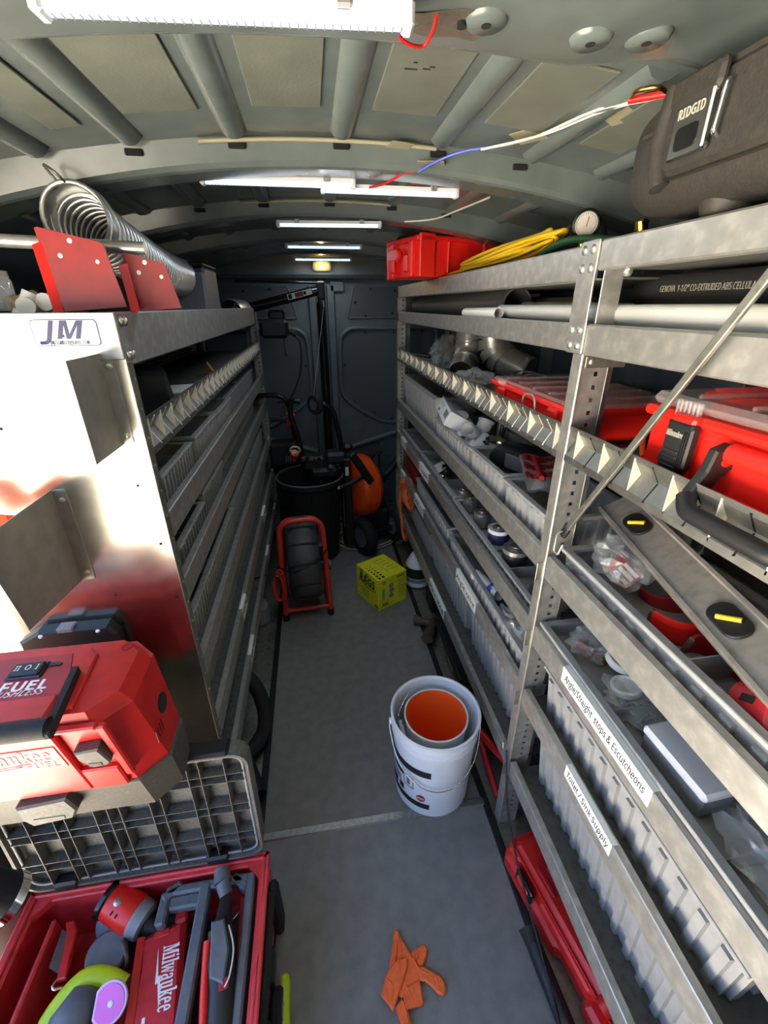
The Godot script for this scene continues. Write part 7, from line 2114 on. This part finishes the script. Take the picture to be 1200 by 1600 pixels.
func under_right() -> void:
	# red blow-moulded case on the floor
	var t := thing("tool_case", "red blow moulded case on the floor under the nearest shelving", "case", Vector3(0.478, 0.01, -0.715), Vector3(0, 10, 0))
	var st := S()
	slab(st, [Vector2(0.015, 0.0), Vector2(0.33, 0.0), Vector2(0.33, 0.9), Vector2(0.0, 0.9), Vector2(0.0, 0.36), Vector2(0.018, 0.34), Vector2(0.018, 0.26), Vector2(0.0, 0.24), Vector2(0.0, 0.02)], 0.0, 0.065, 0.012)
	obj("lower_shell", st, "red", t)
	st = S()
	slab(st, [Vector2(0.02, 0.006), Vector2(0.33, 0.006), Vector2(0.33, 0.9), Vector2(0.006, 0.9), Vector2(0.006, 0.42), Vector2(0.03, 0.40), Vector2(0.03, 0.37), Vector2(0.006, 0.35), Vector2(0.006, 0.17), Vector2(0.02, 0.15), Vector2(0.02, 0.07), Vector2(0.006, 0.055), Vector2(0.006, 0.024)], 0.066, 0.105, 0.006)
	slab(st, [Vector2(0.03, 0.012), Vector2(0.33, 0.012), Vector2(0.33, 0.9), Vector2(0.014, 0.9), Vector2(0.014, 0.03)], 0.10, 0.125, 0.018)
	obj("upper_shell", st, "red", t)
	st = S(); slab(st, [Vector2(0.075, 0.24), Vector2(0.33, 0.19), Vector2(0.33, 0.9), Vector2(0.075, 0.9)], 0.1235, 0.128, 0.003); slab(st, [Vector2(0.09, 0.03), Vector2(0.33, 0.03), Vector2(0.33, 0.17), Vector2(0.09, 0.20)], 0.1235, 0.128, 0.003); obj("top_panel", st, "red_deep", t)
	st = S(); box(st, Vector3(0.045, 0.127, 0.14), Vector3(0.012, 0.006, 0.075), 0.002); box(st, Vector3(0.07, 0.127, 0.15), Vector3(0.012, 0.006, 0.075), 0.002); obj("moulded_bars", st, "red_deep", t)
	st = S(); prism(st, rrect(0.075, 0.05, 0.01, 3), -0.003, 0.010, X(Vector3(0.006, 0.072, 0.11), Vector3(0, -90, 0)), 0.003); var la := obj("latch", st, "black_gloss", t)
	st = S(); prism(st, rrect(0.05, 0.02, 0.006, 3), 0.010, 0.016, X(Vector3(0.006, 0.080, 0.11), Vector3(0, -90, 0)), 0.002); obj("latch_tab", st, "red_bright", la)
	st = S(); tube(st, [Vector3(0.012, 0.112, 0.385), Vector3(0.04, 0.127, 0.385)], 0.02, 14); obj("hinge_boss", st, "red", t)
	# black torch like tube on the floor edge
	t = thing("hand_torch", "black round torch lying beside the red floor case", "handle", Vector3(0.478, 0.055, -0.44), Vector3(0, 4, 0))
	st = S(); tube(st, [Vector3(0, 0, -0.05), Vector3(0, -0.005, 0.16)], 0.021, 16); obj("grip", st, "black", t)
	st = S(); tube(st, [Vector3(0, 0.004, -0.085), Vector3(0, 0, -0.05)], [0.026, 0.021], 6); obj("pommel", st, "black_soft", t)
	# strap down the upright
	t = thing("strap", "thin dark strap hanging from the riveted upright over the red case", "strap", Vector3.ZERO)
	st = S()
	var pts := spline([Vector3(0.506, 0.36, -0.83), Vector3(0.500, 0.30, -0.80), Vector3(0.487, 0.235, -0.745), Vector3(0.475, 0.19, -0.66), Vector3(0.470, 0.15, -0.56), Vector3(0.468, 0.12, -0.47), Vector3(0.466, 0.07, -0.36), Vector3(0.462, 0.02, -0.25)], 6)
	tube(st, pts, 0.0055, 6, false, true, 0.4); obj("webbing", st, "black_soft", t)
	st = S(); tube(st, fillet([Vector3(0.508, 0.33, -0.855), Vector3(0.500, 0.38, -0.85), Vector3(0.497, 0.37, -0.84), Vector3(0.498, 0.33, -0.83)], 0.01), 0.002, 6); obj("wire_hook", st, "zinc", t)
	# black case under the far shelving
	t = thing("soft_case", "rounded black case with a pale mark under the right shelving", "case", Vector3(0.66, 0.004, -1.52))
	st = S(); loft(st, [ngon3(0.06, Vector3(0, 0.10, -0.25), 1.2), ngon3(0.10, Vector3(0, 0.105, -0.22), 1.0), ngon3(0.125, Vector3(0, 0.11, -0.12), 0.88), ngon3(0.13, Vector3(0, 0.11, 0.12), 0.85), ngon3(0.11, Vector3(0, 0.105, 0.18), 0.9), ngon3(0.06, Vector3(0, 0.10, 0.21), 1.0)]); obj("body", st, "black_soft", t)
	st = S(); box(st, Vector3(-0.13, 0.14, 0.0), Vector3(0.02, 0.012, 0.42), 0.004); obj("zip_band", st, "black", t)
	text(t, "RIDGID", "grey_print", 0.022, Vector3(-0.132, 0.10, 0.07), Vector3(0, -90, 0), "lettering", 0.09, "Droid Sans", true)
	st = S(); box(st, Vector3.ZERO, Vector3(0.26, 0.07, 0.22), 0.012)
	solo("black_box", "low black box beside the rounded black case", "box", st, "black", Vector3(0.70, 0.04, -1.24))
	# pipe vice or wrench in rusty silver
	t = thing("pipe_wrench", "rusty silver pipe tool lying on the mat edge below the right shelving", "tool", Vector3(0.525, 0.03, -1.84), Vector3(0, -28, 0))
	st = S(); tube(st, [Vector3(-0.06, 0, 0), Vector3(0.09, 0, 0.0)], 0.02, 12); lathe(st, [[0.012, -0.02], [0.024, -0.02], [0.026, 0.0], [0.024, 0.02], [0.012, 0.02]], 10, X(Vector3(-0.06, 0, 0), Vector3(0, 0, 90))); obj("shaft", st, "rust", t)
	st = S(); tube(st, [Vector3(0.03, 0.0, -0.03), Vector3(0.03, 0.02, 0.10)], 0.024, 14); tube(st, [Vector3(0.03, 0.02, 0.10), Vector3(0.03, 0.02, 0.15)], 0.032, 8); obj("jaw", st, "rust", t)
	st = S(); tube(st, [Vector3(-0.055, 0, 0), Vector3(-0.085, 0, 0)], 0.011, 10); obj("tip", st, "chrome", t)
	# navy box, jug
	st = S(); box(st, Vector3(0, 0.10, 0), Vector3(0.10, 0.20, 0.13), 0.01)
	solo("navy_box", "dark navy box behind the rusty pipe tool", "box", st, "navy", Vector3(0.62, 0.003, -2.02))
	t = thing("jug", "small white tub with a cone top and dark green label beside the yellow carton", "jug", Vector3(0.56, 0.003, -2.27))
	st = S(); lathe(st, [[0, 0], [0.070, 0], [0.074, 0.006], [0.074, 0.14], [0.070, 0.15], [0.045, 0.20], [0.026, 0.225], [0.022, 0.235], [0, 0.236]], 32); obj("body", st, "white", t)
	st = S(); lathe(st, [[0.0748, 0.065], [0.0748, 0.135]], 32); obj("tub_label", st, "green_dark", t)
	st = S(); lathe(st, [[0.0752, 0.035], [0.0752, 0.060]], 32); obj("tub_label", st, "grey_light", t)
	# red handled cutters behind the upright
	t = thing("bolt_cutter", "long red handles of a cutter behind the foot of the riveted upright", "cutter", Vector3.ZERO)
	st = S(); tube(st, [Vector3(0.54, 0.10, -1.10), Vector3(0.60, 0.115, -0.93)], 0.016, 12); obj("handle", st, "red", t)
	st = S(); tube(st, [Vector3(0.533, 0.085, -1.07), Vector3(0.535, 0.045, -0.88)], 0.012, 10); obj("handle", st, "red_deep", t)
	st = S(); box(st, Vector3(0.565, 0.16, -1.17), Vector3(0.035, 0.05, 0.10), 0.008, Transform3D(Basis.IDENTITY, Vector3(-0.02, -0.06, 0.02))); obj("joint", st, "black", t)
	# orange cord looped over the shelf lip
	t = thing("extension_cord", "orange cord looped over the shelf lip at the far end of the right shelving", "cord", Vector3(0.525, 0.0, -2.50))
	for k in 5:
		st = S()
		var p := []
		for i in 24:
			var a := TAU * i / 24
			p.append(Vector3(0.016 * cos(a) - 0.01 + 0.006 * k, 0.535 + (0.075 + 0.004 * k) * sin(a) , 0.10 * sin(a + 0.5 * k) * 0.5 + (k - 2) * 0.025))
		tube(st, p, 0.012, 8, true); obj("loop", st, "orange_cord", t)
	st = S(); tube(st, spline([Vector3(-0.02, 0.60, -0.05), Vector3(-0.025, 0.48, -0.06), Vector3(-0.02, 0.36, -0.05), Vector3(-0.01, 0.22, -0.02), Vector3(0.0, 0.20, 0.03), Vector3(0.0, 0.27, 0.06)], 6), 0.011, 8); obj("hanging_loop", st, "orange_cord", t)
	st = S(); box(st, Vector3.ZERO, Vector3(0.20, 0.10, 0.30), 0.008)
	solo("red_box", "red box on the third tray behind the orange cord", "box", st, "red_dark", Vector3(0.665, 0.655, -2.55))

func small_things() -> void:
	var st := S()
	# lime tool end at the foot of the crate
	st = S(); box(st, Vector3.ZERO, Vector3(0.022, 0.05, 0.16), 0.006)
	solo("lime_level", "lime green bar end on the floor beside the crate", "bar", st, "lime", Vector3(-0.178, 0.03, -0.46), Vector3(0, 2, 0))
	# ribbed black hose under the left shelving
	var t := thing("vacuum_hose", "ribbed black hose bulging from under the left shelving", "hose", Vector3.ZERO)
	var base := spline([Vector3(-0.42, 0.235, -1.42), Vector3(-0.335, 0.24, -1.36), Vector3(-0.295, 0.14, -1.32), Vector3(-0.30, 0.06, -1.26), Vector3(-0.36, 0.04, -1.18), Vector3(-0.45, 0.04, -1.12)], 16)
	var rr := []
	for i in base.size(): rr.append(0.030 if i % 2 else 0.027)
	tube(st, base, rr, 14); 
	st = S(); tube(st, base, rr, 14); obj("hose", st, "rubber", t)
	st = S(); tube(st, [Vector3(-0.38, 0.06, -1.20), Vector3(-0.30, 0.035, -1.02)], 0.032, 18, false, false); tube(st, [Vector3(-0.38, 0.06, -1.20), Vector3(-0.30, 0.035, -1.02)], 0.027, 18, false, false)
	solo("black_tube", "open black tube below the ribbed hose", "tube", st, "black")
	st = S(); lathe(st, [[0, 0], [0.06, 0], [0.06, 0.10], [0.055, 0.105], [0, 0.105]], 24)
	solo("pale_canister", "pale round canister under the left shelving behind the reel", "canister", st, "grey_light", Vector3(-0.40, 0.0, -2.05))
	# wiring under the roof
	var wires := [
		["red wire curling from the end of the nearest strip light", "cable_red", 0.0018, [Vector3(0.112, 1.853, -0.612), Vector3(0.125, 1.85, -0.618), Vector3(0.142, 1.853, -0.625), Vector3(0.147, 1.858, -0.605), Vector3(0.146, 1.862, -0.59)]],
		["blue wire taped along the roof beyond the second bow", "cable_blue", 0.0028, [Vector3(0.262, 1.872, -1.20), Vector3(0.30, 1.885, -1.155), Vector3(0.35, 1.895, -1.12), Vector3(0.43, 1.895, -1.065)]],
		["red and white wire end joining the overlapping strip lights", "cable_red", 0.0026, [Vector3(0.16, 1.862, -1.305), Vector3(0.20, 1.862, -1.25), Vector3(0.235, 1.872, -1.20), Vector3(0.262, 1.874, -1.195)]],
		["long white wire stretched over the roof towards the black case", "cable_white", 0.0024, [Vector3(0.37, 1.888, -1.08), Vector3(0.45, 1.893, -1.02), Vector3(0.495, 1.893, -0.88), Vector3(0.52, 1.88, -0.80), Vector3(0.53, 1.868, -0.735)]],
		["second white wire beside the long one", "cable_white", 0.0022, [Vector3(0.38, 1.886, -1.06), Vector3(0.465, 1.892, -0.99), Vector3(0.505, 1.890, -0.87), Vector3(0.53, 1.878, -0.78)]],
		["thin white wire hanging below the third roof bow", "cable_white", 0.0024, [Vector3(0.335, 1.853, -1.70), Vector3(0.42, 1.853, -1.64), Vector3(0.46, 1.856, -1.50), Vector3(0.50, 1.862, -1.36)]],
		["loop of bright wire at the joint above the black case", "brass", 0.003, [Vector3(0.485, 1.872, -0.765), Vector3(0.475, 1.87, -0.74), Vector3(0.49, 1.868, -0.72), Vector3(0.51, 1.866, -0.725)]]]
	for w in wires:
		st = S(); tube(st, spline(w[3], 6), w[2], 6)
		solo("wire", w[0], "wire", st, w[1], Vector3.ZERO, Vector3.ZERO, "roof wiring")
	st = S(); tube(st, [Vector3(0.488, 1.872, -0.775), Vector3(0.515, 1.866, -0.728)], 0.0045, 10)
	solo("wire_joint", "red taped wire joint beside the black case", "wire joint", st, "cable_red")
	var tapes := [["strip of clear tape at the left end of the blue wire", 0.215, -1.178, 0.05, 0.07, 10], ["wide tape patch on the second bow under the blue wire", 0.295, -1.19, 0.06, 0.05, -20], ["tan tape over the white wires near the fourth pad", 0.415, -0.872, 0.075, 0.035, 12], ["tape patch nearest the black case", 0.545, -0.89, 0.06, 0.05, 30], ["clear tape where the blue and white wires meet", 0.455, -1.045, 0.055, 0.06, 40]]
	for w in tapes:
		st = S(); box(st, Vector3.ZERO, Vector3(w[3], 0.0014, w[4]), 0.0004)
		var x: float = w[1]
		var low: float = 0.012 if w[2] < -1.10 else 0.003
		solo("tape", w[0], "tape", st, "tape", Vector3(x, roof_y(x) - low - (0.02 if w[2] < -1.18 else 0.0), w[2]), Vector3(0, w[5], rad_to_deg(atan(-0.21 * (x - 0.09) / 0.74))), "tape on the roof")
	# dark bundle tucked along the left roof edge
